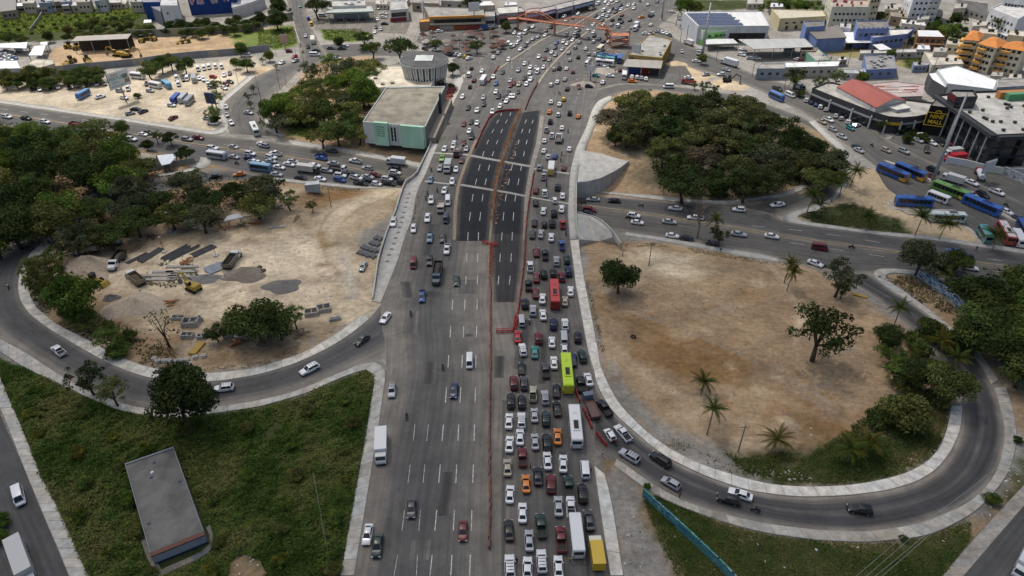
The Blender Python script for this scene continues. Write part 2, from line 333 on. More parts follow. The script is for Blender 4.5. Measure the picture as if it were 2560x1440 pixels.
def soft_in(poly, blur, k):
    P = W(poly); xs = [p[0] for p in P]; ys = [p[1] for p in P]
    acc = np.zeros(GX.shape); ix = np.where((gx > min(xs)-blur-8) & (gx < max(xs)+blur+8))[0]; iy = np.where((gy > min(ys)-blur-8) & (gy < max(ys)+blur+8))[0]
    if len(ix) == 0 or len(iy) == 0: return acc
    s = np.s_[iy[0]:iy[-1]+1, ix[0]:ix[-1]+1]; w1 = wob(0.22*blur, k)[s]; w2 = wob(0.22*blur, k+5)[s]; n = 0; a = 0
    for i in range(6):
        an = i*1.047+k; rr = blur*0.45*(0.4 if i % 2 else 1.0)
        a = a+inpoly(GX[s]+w1+rr*math.cos(an), GY[s]+w2+rr*math.sin(an), P); n += 1
    acc[s] = a/n; return acc
for k, (c, bl, pl) in enumerate(regions):
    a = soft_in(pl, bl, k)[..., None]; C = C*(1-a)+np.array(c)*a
TRACKS = [([(935,762),(880,715),(835,650),(805,590),(825,545),(890,505),(1000,472)],5,(.54,.45,.32),.8),([(930,765),(870,720),(820,650),(795,585),(815,540),(880,500)],.8,DIRT,.6),([(945,760),(900,710),(860,650),(838,600),(850,560),(900,520),(990,480)],.8,DIRT,.55),
 ([(905,770),(780,765),(650,750),(520,745),(420,735),(300,720)],3.5,PALE,.65),([(900,776),(760,772),(600,762),(450,750),(330,742)],.7,DIRT,.5),([(560,740),(620,715),(700,700),(800,690),(850,660)],.8,DIRT,.45),([(560,748),(640,725),(720,712),(820,700),(868,668)],.8,DIRT,.4),([(600,640),(720,620),(800,590),(850,540)],.9,(.3,.25,.19),.5),([(310,600),(420,590),(540,585),(680,590),(800,570),(900,510)],1.2,PALE,.5),([(804,585),(808,600),(818,622),(826,612)],2.2,(.26,.17,.08),.8),([(862,640),(870,690),(885,740)],2,(.5,.47,.43),.5),
 ([(1480,760),(1560,800),(1680,850),(1800,905),(1920,965),(2000,1030)],1.2,DIRT,.5),([(1490,740),(1580,782),(1700,832),(1820,885),(1940,945),(2030,1010)],.8,DIRT,.45),([(1530,720),(1640,765),(1760,812),(1880,865),(1990,930),(2060,990)],1,BROWN,.4),([(1500,690),(1620,730),(1740,775),(1860,825),(1960,880)],.7,DIRT,.4),([(1560,680),(1700,720),(1850,775),(1960,820)],.7,DIRT,.4),([(1520,830),(1600,900),(1700,960),(1850,1020),(1980,1080)],.9,DIRT,.4),([(1540,870),(1620,940),(1720,1000),(1860,1060)],.9,PALE,.3),([(1960,1040),(2060,1060),(2150,1040),(2230,1000)],1.2,BROWN,.5),([(1970,1060),(2080,1085),(2170,1060)],1,BROWN,.5),([(1600,830),(1720,870),(1830,910)],2.4,(.25,.155,.075),.6),([(1620,850),(1740,895),(1850,935)],2,(.25,.155,.075),.55),([(1900,640),(1960,700),(2000,780),(1990,860)],1,PALE,.4),([(1545,800),(1640,850),(1760,890)],3,BROWN,.4),
 ([(20,245),(150,262),(300,285),(430,300),(540,310)],1.5,(.4,.33,.24),.5),([(120,240),(260,225),(400,235),(520,225)],2,(.42,.36,.28),.5),([(200,260),(330,262),(460,275)],1.5,(.36,.31,.24),.5),([(300,130),(450,115),(620,100)],1.5,(.26,.17,.09),.6),([(200,145),(330,135),(500,122)],1.5,(.3,.2,.11),.5)]
_a = [(1490,700),(1580,725),(1720,770),(1860,825),(1980,890),(2080,960)]; _b = [(1510,850),(1580,910),(1690,975),(1820,1035),(1950,1085),(2040,1110)]
for k in range(26):
    t = R.random(); TRACKS.append(([(a[0]+(b[0]-a[0])*t+R.uniform(-8,8), a[1]+(b[1]-a[1])*t+R.uniform(-5,5)) for a, b in zip(_a, _b)][R.randrange(2):6-R.randrange(2)], R.uniform(.5,1.1), BROWN if .25 < t < .75 and R.random() < .6 else R.choice([DIRT,DIRT,GRAV,TAN]), R.uniform(.25,.6)))
for k in range(12):
    TRACKS.append(([(1580,790+k*9),(1660,815+k*9.5),(1760,852+k*8),(1870,905+k*6)], .9, (.21,.125,.055), R.uniform(.4,.9)))
for (xa, ya, xb, yb), n in (((1500,660,2250,1120),110),((120,600,930,880),110),((0,220,540,310),40),((1460,230,1640,480),25)):
    for k in range(n):
        x, y = R.uniform(xa, xb), R.uniform(ya, yb); TRACKS.append(([(x,y),(x+R.uniform(-26,26),y+R.uniform(-6,6)),(x+R.uniform(-40,40),y+R.uniform(-10,10))], R.uniform(.6,2.4), R.choice([DIRT,BROWN,GRAV,(.2,.16,.11),PALE]), R.uniform(.2,.55)))
for pts, wd, c, st in TRACKS:
    PP, _ = resample([g(*p) for p in pts], 1.0); PP = smooth_pts(PP, 12); x0, y0 = PP.min(0)-6; x1, y1 = PP.max(0)+6; ix = np.where((gx > x0) & (gx < x1))[0]; iy = np.where((gy > y0) & (gy < y1))[0]; s = np.s_[iy[0]:iy[-1]+1, ix[0]:ix[-1]+1]; dm = np.full(GX[s].shape, 1e9)
    for q in PP: dm = np.minimum(dm, (GX[s]-q[0])**2+(GY[s]-q[1])**2)
    a = (st*np.exp(-dm/(2*(wd*.6)**2)))[..., None]*(.5+vnoise(GX[s]+900, GY[s]+900, .3, 9))[..., None]; a = np.clip(a, 0, 1); C[s] = C[s]*(1-a)+np.array(c)*a
n_, m_ = GX.shape
I = (np.arange(n_-1)[:, None]*m_+np.arange(m_-1)[None, :]).ravel()
GZ2 = GZ-0.02
gmesh = npmesh('ground', np.c_[GX.ravel(), GY.ravel(), GZ2.ravel()], np.c_[I, I+1, I+m_+1, I+m_], ground_mat(), col=C.reshape(-1, 3), smooth=True)
setp(link('ground', gmesh), kind='structure')


# ------------------------------------------------------------------ the thin cloud layer over the near half of the interchange (well above the camera)
def cloud_layer():
    zc = 460.0; k = zc/math.tan(SUN_EL); ox, oy = math.sin(SUN_AZ)*k, math.cos(SUN_AZ)*k; xs = np.linspace(-430, 430, 70); ys = np.linspace(-330, 330, 60); X, Y = np.meshgrid(xs, ys)
    n1 = vnoise(X+900, Y+900, 1/95, 1)+.5*vnoise(X+900, Y+900, 1/42, 2)+.25*vnoise(X+900, Y+900, 1/20, 3); n1 = n1/1.75
    edge = sm(330+60*(n1-.5), 180, Y+.0*X+60*(n1-.5))*sm(-430, -330, X)*sm(430, 330, X)*sm(-330, -230, Y)
    D = np.clip(edge*(.60+.5*n1), 0, .86); Z = zc+38*n1*edge; n, m_ = X.shape; I = (np.arange(n-1)[:, None]*m_+np.arange(m_-1)[None, :]).ravel()
    M = bpy.data.materials.new('cloud'); M.use_nodes = True; t = M.node_tree; N = t.nodes; L = t.links
    for q in list(N): N.remove(q)
    o = N.new('ShaderNodeOutputMaterial'); mx = N.new('ShaderNodeMixShader'); tp = N.new('ShaderNodeBsdfTransparent'); tl = N.new('ShaderNodeBsdfTranslucent'); tl.inputs[0].default_value = (1.0,.96,.89,1); a = N.new('ShaderNodeAttribute'); a.attribute_name = 'Col'
    L.new(a.outputs['Fac'], mx.inputs[0]); L.new(tp.outputs[0], mx.inputs[1]); L.new(tl.outputs[0], mx.inputs[2]); L.new(mx.outputs[0], o.inputs[0])
    me = npmesh('cloud', np.c_[X.ravel()+ox, Y.ravel()+oy-8, Z.ravel()], np.c_[I, I+1, I+m_+1, I+m_], M, col=np.repeat(D.reshape(-1,1), 3, 1), smooth=True); setp(link('cloud', me), kind='structure')
cloud_layer()

# ------------------------------------------------------------------ roads
ASPH = asphalt_mat('asphalt', (0.085, 0.084, 0.083), (0.235, 0.21, 0.178), .7)
ASPN = asphalt_mat('new_asphalt', (0.021, 0.022, 0.026), (0.14, 0.125, 0.105), 0.6)
ASPL = asphalt_mat('pale_asphalt', (0.10, 0.096, 0.09), (0.27, 0.24, 0.19))
CONC = mat('concrete', (0.33, 0.32, 0.295), (0.48, 0.46, 0.42), 0.5, 0.9, 6)
CONCD = mat('concrete_joint', (0.24, 0.23, 0.21), (0.33, 0.32, 0.29), 0.8)
SLAB = mat('slab_concrete', (0.62, 0.60, 0.57), (1.0, 0.99, 0.97), 0.6, 0.9, 8, objcol=True)
WHITE = mat('road_paint', (0.30, 0.30, 0.29), (0.74, 0.74, 0.72), 1.6, 0.7)
LK = [(876,1480),(886,1440),(945,1080),(967,925),(962,860),(952,800),(952,757),(967,720),(995,650),(1015,585),(1030,550),(1040,490),(1050,462),(1065,435),(1080,397),(1095,360),(1115,315),(1130,265),(1150,225),(1165,185),(1150,150),(1200,125),(1262,90),(1330,45),(1420,15),(1500,-60)]
RK = [(1537,1480),(1525,1440),(1505,1305),(1492,1220),(1485,1162),(1489,1050),(1484,945),(1470,880),(1460,827),(1450,770),(1440,720),(1432,655),(1425,600),(1420,540),(1422,485),(1425,435),(1430,410),(1440,372),(1465,320),(1480,275),(1500,215),(1540,150),(1590,110),(1640,70),(1690,30),(1730,0),(1790,-60)]
pys = np.r_[np.arange(1480, 700, -9.0), np.arange(700, 300, -5.0), np.arange(300, -61, -3.0)]
rows = []; dusts = []
DUSTP = {  # dust across the road (u: 0 left kerb .. 1 right kerb) at a few rows
 1480: [(0,.75),(.05,.7),(.09,.18),(.2,.08),(.38,.25),(.44,.45),(.535,.6),(.59,.65),(.66,.25),(.8,.1),(.93,.15),(1,.5)],
 1100: [(0,.75),(.06,.7),(.12,.15),(.25,.06),(.40,.3),(.46,.5),(.535,.7),(.60,.65),(.68,.25),(.8,.12),(.93,.1),(1,.5)],
 850: [(0,.8),(.08,.75),(.16,.2),(.25,.08),(.42,.45),(.5,.6),(.56,.75),(.62,.6),(.7,.3),(.85,.15),(1,.4)],
 650: [(0,.7),(.07,.5),(.15,.12),(.25,.06),(.33,.25),(.38,.65),(.52,.8),(.6,.5),(.72,.7),(.78,.25),(.9,.15),(1,.3)],
 450: [(0,.4),(.1,.2),(.2,.1),(.3,.2),(.5,.3),(.72,.6),(.8,.2),(1,.3)],
 200: [(0,.35),(.2,.15),(.5,.15),(.8,.12),(1,.35)],
 -60: [(0,.3),(.2,.15),(.32,.35),(.4,.12),(.6,.3),(.7,.1),(1,.3)]}
dk = sorted(DUSTP)
NC = 40; uu = np.linspace(0, 1, NC)
tot = 0; prev = None; UVm = []
for py in pys:
    a, b = m(poly_at(LK, py), py), m(poly_at(RK, py), py)
    X = np.c_[a.x+(b.x-a.x)*uu, a.y+(b.y-a.y)*uu]; X = np.c_[X, zm(X[:, 1])+0.06]
    j = np.clip(np.searchsorted(dk, py), 1, len(dk)-1); f = (py-dk[j-1])/(dk[j]-dk[j-1])
    d0, d1 = DUSTP[dk[j-1]], DUSTP[dk[j]]
    du = (1-f)*np.interp(uu, *zip(*d0))+f*np.interp(uu, *zip(*d1))
    if prev is not None: tot += (0.5*(a+b)-prev).length
    prev = 0.5*(a+b); UVm.append(np.c_[(uu-.5)*(b-a).length, np.full(NC, tot)]); rows.append(X); dusts.append(du)
V = np.array(rows).reshape(-1, 3); nR = len(rows); top_n = len(V)
i = (np.arange(nR-1)[:, None]*NC+np.arange(NC-1)[None, :]).ravel(); Fc = np.c_[i, i+1, i+NC+1, i+NC]
setp(link('highway', npmesh('highway', V, Fc, ASPH, col=np.repeat(np.array(dusts).reshape(-1, 1), 3, 1), uv=np.array(UVm).reshape(-1, 2))), kind='structure')
# the deck that carries the highway over the avenue
mb = MB()
for (ya, yb) in ((178, 216),):
    ys_ = np.linspace(ya, yb, 14)
    for y0, y1 in zip(ys_[:-1], ys_[1:]):
        xl0, xl1 = -36, -36; 
        def edge(y, pts): 
            best = min(pts, key=lambda p: abs(m(*p).y-y)); return m(*best).x
    LW = sorted([(m(*p).y, m(*p).x) for p in ML]); RW = sorted([(m(*p).y, m(*p).x) for p in MR_])
    rings = []
    for y in ys_:
        xl = np.interp(y, *zip(*LW))+.3; xr = np.interp(y, *zip(*RW))-.3; z = float(zm(y))
        rings.append([(xl, y, z-1.3), (xr, y, z-1.3), (xr, y, z-.04), (xl, y, z-.04)])
    mb.loft(rings)
setp(mb.build('overpass_deck', CONC), kind='structure')
# abutment walls under both ends of the deck
for nm, y in (('abutment_wall', 177.5), ('abutment_wall', 216.5)):
    xl = np.interp(y, *zip(*LW)); xr = np.interp(y, *zip(*RW)); b = MB(); b.box(xl, xr, y-.5, y+.5, -5, float(zm(y))-.1); setp(b.build(nm, CONC), kind='structure')
def edge_dust(e=.14, amt=.9, centre=.0, side=(1, 1)):
    def f(u, t, X, wd):
        return amt*(np.exp(-(u/e)**2)*side[0]+np.exp(-((1-u)/e)**2)*side[1])+centre
    return f
# dark fresh asphalt of the two middle carriageways
ribbon('new_asphalt_lanes', [(1140,603),(1141,560),(1142,520),(1150,460),(1177,387),(1195,350),(1222,300),(1250,279)], [(1222,603),(1226,560),(1230,515),(1240,450),(1262,375),(1284,310),(1300,277)], ASPN, lambda x, y: zm(y), .085, 8, conv=m, dust=edge_dust(.06, .6))
ribbon('new_asphalt_lanes', [(1228,585),(1232,540),(1236,500),(1246,450),(1266,385),(1288,320),(1304,282)], [(1308,585),(1310,540),(1312,497),(1326,415),(1340,360),(1349,300),(1352,276)], ASPN, lambda x, y: zm(y), .085, 8, conv=m, dust=edge_dust(.06, .6))
ribbon('new_asphalt_lanes', [(1236,756),(1232,700),(1228,640),(1228,585)], [(1290,756),(1300,700),(1306,640),(1308,585)], asphalt_mat('worn_new_asphalt', (0.043,0.042,0.042), (0.2,0.18,0.14)), lambda x, y: zm(y), .083, 8, conv=m, dust=edge_dust(.06, .7))
for Lp, Rp in (([(1172,386),(1280,406),(1327,414)], [(1171,391),(1280,411),(1327,419)]), ([(1147,459),(1280,481),(1316,489)], [(1146,464),(1280,486),(1316,494)])):
    ribbon('deck_joint', Lp, Rp, CONCD, lambda x, y: zm(y), .1, 3, conv=m)
for Lp, Rp in (([(1085,381),(1170,386)],[(1085,384),(1170,389)]), ([(1062,452),(1140,461)],[(1062,455),(1140,464)]), ([(1335,421),(1423,433)],[(1335,424),(1423,436)]), ([(1325,492),(1421,508)],[(1325,495),(1421,511)])):
    ribbon('deck_joint', Lp, Rp, CONC, lambda x, y: zm(y), .092, 3, conv=m)
PTD = asphalt_mat('patch_dark', (0.062,0.061,0.061), (.2,.18,.15)); PTL = asphalt_mat('patch_pale', (0.105,0.1,0.094), (.22,.2,.17))
for x0, y0, x1, y1, sk, M_ in ((1000,705,1030,745,8,PTD),(1040,728,1112,742,3,PTD),(1296,800,1335,922,-14,PTD),(1345,850,1372,960,-4,PTD),(1056,905,1092,960,-5,PTD),(1098,1180,1140,1290,-14,PTD),(1310,1010,1345,1090,-6,PTL),(1010,780,1048,835,-5,PTL),(1390,1130,1420,1240,3,PTD),(1450,1180,1466,1440,12,PTD),(1255,1000,1268,1440,-4,PTL),(1160,835,1184,842,0,PTD),(1236,890,1262,945,-2,PTD),(1060,560,1096,640,-12,PTD),(1130,700,1200,735,-3,PTL),(1340,620,1362,700,-2,PTL),(1030,1350,1078,1400,-6,PTL)):
    ribbon('asphalt_patch', [(x0+sk,y1),(x0,y0)], [(x1+sk,y1),(x1,y0)], M_, lambda x, y: zm(y), .071, 4, conv=m, dust=edge_dust(.2, .5))
# avenue passing below
up_l = [(-80,247),(0,258),(300,302),(537,339),(640,350),(727,362),(852,382),(965,402),(1050,420),(1130,434)]
md_l = [(-80,272),(0,285),(75,295),(240,322),(350,339),(482,360),(640,382),(790,403),(890,423),(1015,444),(1100,458)]
lo_l = [(-80,300),(0,312),(120,330),(300,362),(440,392),(530,412),(640,442),(760,452),(902,467),(1010,469),(1100,480)]
up_r = [(1370,475),(1442,487),(1567,496),(1635,501),(1730,511),(1830,516),(1930,532),(1957,555),(2170,585),(2320,600),(2560,635),(2700,655)]
md_r = [(1370,500),(1472,515),(1600,531),(1780,560),(1920,583),(2060,605),(2245,630),(2560,672),(2700,690)]
lo_r = [(1370,560),(1490,572),(1565,581),(1655,594),(1755,610),(1855,630),(1920,640),(2007,662),(2110,688),(2290,677),(2420,705),(2560,730),(2700,750)]
def up_or_lo(a, b, nm='avenue', mt=ASPH): return ribbon(nm, a, b, mt, zg, .05, 10, dust=edge_dust(.1, .7, .05))
up_or_lo(up_l, md_l, mt=ASPL); up_or_lo(md_l, lo_l); up_or_lo(up_r, md_r); up_or_lo(md_r, lo_r, mt=ASPL)
def zgm(x, y):                      # ramps start on the highway
    return zg(x, y)
# tunnel floor under the deck
ribbon('avenue', [(1090,426),(1130,434),(1200,447),(1280,460),(1370,475),(1400,480)], [(1060,478),(1120,492),(1200,507),(1300,530),(1370,560),(1400,564)], ASPH, zg, .04, 8)
# loop ramp on the construction side
LL_in = [(955,757),(925,797),(877,837),(815,875),(740,910),(640,940),(532,956),(450,955),(375,947),(325,932),(262,905),(187,862),(125,825),(72,785),(50,752),(44,720),(50,677),(70,640),(112,597),(160,572),(250,522),(400,482),(520,456),(600,448),(700,452)]
LL_out = [(1005,850),(960,900),(927,905),(890,915),(815,950),(740,980),(640,1004),(540,1019),(450,1030),(362,1022),(312,1012),(240,985),(175,955),(100,908),(62,880),(0,847),(-45,800),(-60,745),(-55,690),(0,626),(75,572),(140,530),(215,487),(275,470),(395,442),(460,432),(540,420)]
ribbon('loop_ramp_road', LL_in, LL_out, ASPH, zg, .045, 14, dust=lambda u, t, X, wd: .55*np.exp(-(u/.10)**2)+.95*sm(.55, 1.0, u))
# loop ramp round the cleared lot
RL_in = [(1484,930),(1490,960),(1505,990),(1520,1015),(1540,1042),(1587,1080),(1630,1120),(1680,1152),(1742,1182),(1817,1212),(1880,1230),(1995,1244),(2120,1240),(2220,1227),(2295,1205),(2345,1172),(2377,1130),(2400,1080),(2406,1040),(2406,1015),(2398,975),(2370,925),(2320,865),(2240,790),(2200,752),(2150,722),(2080,690),(2007,662)]
RL_out = [(1482,1110),(1486,1145),(1542,1147),(1580,1175),(1630,1210),(1680,1240),(1755,1270),(1830,1292),(1920,1311),(2045,1326),(2170,1331),(2295,1311),(2345,1292),(2420,1260),(2470,1212),(2495,1172),(2510,1105),(2512,1080),(2500,1020),(2482,965),(2450,910),(2427,880),(2350,812),(2290,765),(2227,727),(2190,700),(2178,685),(2150,672),(2100,668)]
LRA = asphalt_mat('ramp_asphalt', (0.062,0.061,0.063), (0.27,0.24,0.2), .9)
ribbon('loop_ramp_road', RL_in, RL_out, LRA, zg, .045, 18, dust=lambda u, t, X, wd: 1.0*np.exp(-(u/.17)**2)+.8*np.exp(-((1-u)/.11)**2)+.25*np.exp(-((u-.5)/.06)**2))
# loop round the wooded cloverleaf
UR_in = [(1455,352),(1475,320),(1482,282),(1495,262),(1525,242),(1570,226),(1640,226),(1750,240),(1850,256),(1930,285),(2010,312),(2070,345),(2088,385),(2080,425),(2050,455),(2010,478),(1960,497),(1900,507),(1830,515),(1760,512)]
UR_out = [(1430,330),(1440,285),(1455,250),(1490,222),(1550,208),(1640,210),(1740,222),(1850,238),(1925,262),(2000,290),(2060,322),(2100,362),(2118,410),(2108,460),(2080,495),(2025,516),(1975,532),(1940,545),(1880,548),(1800,545)]
ribbon('loop_ramp_road', UR_in, UR_out, ASPL, zg, .044, 10, dust=edge_dust(.16, .7))
# bottom corner streets
ribbon('street', [(-400,900),(-300,1100),(-200,1300),(-120,1500)], [(-60,870),(-15,1000),(20,1080),(62,1175),(112,1297),(150,1385),(195,1500)], ASPH, zg, .05, 8)
ribbon('street', [(2360,1500),(2410,1440),(2482,1355),(2560,1265),(2700,1120)], [(2800,1500),(2800,1440),(2850,1355),(2900,1265),(2950,1120)], ASPH, zg, .05, 8)
# streets further back
ribbon('street', [(575,335),(562,300),(556,262),(575,235),(640,190),(700,165),(745,150),(748,120),(735,80),(722,40),(715,-20)], [(700,342),(662,312),(660,285),(690,235),(745,180),(790,160),(830,148),(800,110),(780,70),(768,30),(765,-20)], ASPL, zg, .048, 8, dust=edge_dust(.15, .6))
ribbon('street', [(745,118),(800,112),(900,110),(1000,128),(1100,128),(1180,118)], [(780,160),(830,148),(900,138),(1000,140),(1100,140),(1200,150)], ASPL, zg, .046, 6)
ribbon('street', [(1640,60),(1695,100),(1760,130),(1842,168),(1920,197),(2012,225),(2132,270),(2220,350),(2310,397),(2415,445),(2560,507),(2700,570)], [(1590,110),(1640,130),(1680,150),(1755,180),(1862,210),(1930,240),(2042,302),(2120,365),(2195,420),(2345,470),(2560,570),(2700,640)], ASPL, zg, .048, 12, dust=edge_dust(.1, .5))
ribbon('bus_yard', [(2190,425),(2215,470),(2290,520),(2330,560),(2400,560),(2430,575),(2470,620)], [(2330,440),(2345,460),(2420,497),(2480,530),(2560,570),(2640,600),(2640,640)], ASPL, zg, .04, 10)
ribbon('yard_apron', [(1130,150),(1165,130),(1180,100),(1265,60),(1340,30)], [(1160,195),(1200,150),(1245,115),(1300,70),(1400,20)], ASPL, zg, .042, 6)
ribbon('yard_apron', [(1470,250),(1500,215),(1545,140),(1600,100)], [(1560,212),(1700,212),(1740,205),(1690,130)], ASPL, zg, .043, 12)
ribbon('station_forecourt', [(785,72),(800,35),(812,5)], [(1015,85),(1025,60),(1030,5)], ASPL, zg, .04, 6, dust=lambda u, t, X, wd: u*0+.35)
ribbon('mall_forecourt', [(2220,350),(2310,397),(2415,445),(2560,507)], [(2300,300),(2400,340),(2480,400),(2600,440)], ASPL, zg, .046, 8)
ribbon('shops_strip', [(1130,130),(1040,105),(1050,85),(1180,80),(1260,72)], [(1180,150),(1180,120),(1270,80),(1290,60),(1330,42)], ASPL, zg, .039, 6)

# ------------------------------------------------------------------ pavements laid in concrete slabs
def pavement(name, inner, outer, step=3.0, slabs=True, conv=g, zf=zg, col=(0.53,0.515,0.48), h=.16, tint=.07, label=None):
    base = ribbon(name, inner, outer, CONCD if slabs else CONC, zf, h-.02 if slabs else h, 3, conv=conv, skirt=.45, step=1.5 if not slabs else 2.0)
    if not slabs: return base
    A, B, t = strips(inner, outer, conv, 0.75); L_ = t[-1]; n = max(1, int(L_/step))
    for k in range(n):
        t0 = L_*k/n+.05; t1 = L_*(k+1)/n-.05; ts = np.linspace(t0, t1, 3)
        a = np.c_[np.interp(ts, t, A[:, 0]), np.interp(ts, t, A[:, 1])]; b = np.c_[np.interp(ts, t, B[:, 0]), np.interp(ts, t, B[:, 1])]
        lo = .04; P = [a+(b-a)*lo, b-(b-a)*lo]; vs = []; 
        for q in (*P[0], *P[1][::-1]): vs.append(q)
        zz = [float(zf(*q)) for q in vs]; mb = MB(); mb.prism(vs, [z+h-.1 for z in zz], [z+h+.02+.01*math.sin(k*1.7) for z in zz])
        # orientation
        o = mb.build('paving_slab', SLAB, base); s = R.gauss(1, tint); wv = R.gauss(0, .012)
        o.color = (max(.1, col[0]*s+wv), max(.1, col[1]*s), max(.1, col[2]*s-wv), 1)
    return base
pavement('pavement', [(886,1440),(945,1080),(967,925),(957,911),(935,905)], [(851,1440),(916,1080),(937,950),(934,932),(915,925)], 3.0)
pavement('pavement', [(935,905),(910,908),(850,932),(740,980),(640,1003),(540,1018),(450,1030),(362,1022),(312,1012),(240,985),(175,955),(62,880),(0,847),(-60,800)], [(915,925),(905,926),(840,950),(765,985),(640,1020),(540,1033),(450,1047),(362,1040),(290,1025),(220,995),(165,968),(62,921),(0,880),(-60,840)], 3.2, col=(.5,.485,.45))
pavement('pavement', [(925,797),(877,837),(815,875),(740,910),(640,940),(532,956),(450,955),(375,947),(325,932),(262,905),(187,862),(125,825),(72,785),(50,752),(44,720),(50,677),(70,640),(112,597),(150,578)], [(905,788),(840,836),(765,880),(640,922),(512,935),(450,932),(375,920),(330,905),(287,887),(205,842),(142,812),(95,772),(78,748),(72,720),(76,690),(92,650),(128,607),(158,588)], 3.6, col=(0.66,0.64,0.59))
pavement('pavement', [(-60,880),(0,1020),(25,1080),(62,1175),(112,1297),(150,1385),(172,1440),(195,1500)], [(-20,870),(0,940),(25,1002),(60,1080),(102,1187),(160,1300),(222,1440),(250,1500)], 2.6)
pavement('pavement', [(1484,925),(1490,960),(1505,990),(1520,1015),(1540,1042),(1587,1080),(1630,1120),(1680,1152),(1742,1182),(1817,1212),(1880,1230),(1995,1244),(2120,1240),(2220,1227),(2295,1205),(2345,1172),(2377,1130),(2400,1080),(2406,1040),(2406,1015)], [(1503,920),(1520,960),(1542,1002),(1560,1024),(1575,1040),(1615,1079),(1655,1110),(1705,1140),(1767,1167),(1842,1190),(1920,1211),(1995,1217),(2095,1216),(2170,1207),(2257,1187),(2320,1155),(2350,1117),(2365,1080),(2370,1057),(2377,1015)], 3.2, col=(0.74,0.72,0.67), tint=.035)
pavement('pavement', [(1542,1147),(1580,1175),(1630,1210),(1680,1240),(1755,1270),(1830,1292),(1920,1311),(2045,1326),(2170,1331),(2295,1311),(2345,1292),(2420,1260),(2470,1212),(2495,1172),(2510,1105),(2512,1080),(2500,1020),(2485,970)], [(1535,1165),(1572,1192),(1618,1226),(1665,1252),(1730,1279),(1830,1313),(1920,1335),(2045,1352),(2170,1357),(2310,1343),(2365,1322),(2440,1280),(2500,1215),(2528,1170),(2542,1105),(2542,1075),(2530,1015),(2515,968)], 2.6, col=(.44,.42,.38), tint=.13)
pavement('pavement', [(2477,962),(2450,910),(2427,880),(2350,812),(2290,765),(2227,727),(2190,700),(2178,685),(2182,675),(2195,671),(2240,672),(2290,678)], [(2497,950),(2465,905),(2442,875),(2370,812),(2310,765),(2252,722),(2215,702),(2207,692),(2210,685),(2220,682),(2240,682),(2285,688)], 3.2)
pavement('pavement', [(2392,1460),(2410,1440),(2482,1355),(2560,1265),(2640,1180)], [(2340,1460),(2355,1440),(2427,1355),(2495,1280),(2560,1212)], 2.6, col=(0.43,0.39,0.34))
pavement('pavement', [(1525,1440),(1505,1305),(1492,1220),(1485,1165)], [(1559,1440),(1540,1317),(1527,1240),(1512,1187)], 4.5, col=(0.70,0.68,0.63), tint=.03)
pavement('pavement', [(1484,925),(1480,915),(1470,880),(1460,827),(1450,770),(1440,720),(1432,655),(1425,602)], [(1503,920),(1500,905),(1492,860),(1480,795),(1472,755),(1465,720),(1452,645),(1447,600)], 4.5, conv=m, zf=lambda x, y: zm(y), col=(0.70,0.68,0.63), tint=.03)
pavement('pavement', [(1425,600),(1420,540),(1422,485),(1425,435),(1430,410),(1440,372),(1447,357)], [(1446,598),(1440,540),(1441,485),(1442,450),(1448,420),(1460,380),(1468,362)], 3, False, conv=m, zf=lambda x, y: zm(y))
pavement('pavement', [(1447,357),(1465,320),(1480,275),(1495,252),(1525,240)], [(1468,362),(1482,328),(1498,285),(1512,262),(1535,247)], 3, False)
pavement('pavement', [(952,757),(967,720),(995,650),(1015,585),(1030,550),(1040,490),(1050,462),(1065,435),(1080,397),(1095,360)], [(930,754),(939,720),(951,650),(968,590),(992,532),(1012,467),(1044,444),(1058,410),(1074,375),(1079,360)], 3, False, conv=m, zf=lambda x, y: zm(y))
pavement('pavement', [(1095,360),(1115,315),(1130,265),(1150,225),(1165,185)], [(1079,360),(1098,310),(1112,262),(1125,225),(1135,195)], 3, False)
for inn, out in (([(-80,249),(0,258),(300,302),(537,339),(562,332),(572,318),(560,270),(562,255),(640,190)], [(-80,242),(0,250),(300,294),(530,328),(550,322),(556,312),(545,270),(548,250),(625,186)]),
                 ([(700,342),(665,325),(662,312),(662,300)], [(715,338),(690,322),(680,312),(674,298)]),
                 ([(727,362),(852,382),(965,402),(1050,420)], [(720,350),(852,370),(970,391),(1055,408)]),
                 ([(640,442),(760,452),(902,467),(1000,469)], [(640,449),(760,460),(800,463),(880,472)]),
                 ([(1565,581),(1655,594),(1755,610),(1855,630),(1920,640),(1950,648)], [(1560,588),(1655,604),(1755,621),(1855,641),(1920,651),(1950,657)]),
                 ([(1475,480),(1567,490),(1635,499),(1730,509),(1830,515),(1920,500),(1970,494),(2020,467)], [(1475,476),(1567,484),(1640,489),(1730,500),(1830,503),(1915,492),(1960,484),(2005,462)]),
                 ([(2030,517),(2025,516),(1975,530),(1953,543),(1958,556),(2060,570),(2170,585),(2320,600),(2560,635),(2660,650)], [(2040,528),(2035,526),(1998,537),(1985,545),(1995,553),(2060,561),(2170,577),(2320,590),(2560,624),(2660,640)]),
                 ([(2118,410),(2108,460),(2080,495),(2030,517)], [(2130,412),(2118,465),(2090,500),(2040,528)]),
                 ([(2040,302),(2075,335),(2110,362),(2125,385)], [(2022,305),(2050,333),(2080,360),(2110,388)]),
                 ([(525,395),(531,408),(520,418),(500,425)], [(500,394),(503,402),(495,410),(470,414)]),
                 ([(112,597),(150,575),(137,587)], [(128,607),(160,588),(150,595)]),
                 ([(395,442),(460,432),(500,425)], [(395,437),(455,426),(490,418)])):
    pavement('pavement', inn, out, 3, False)
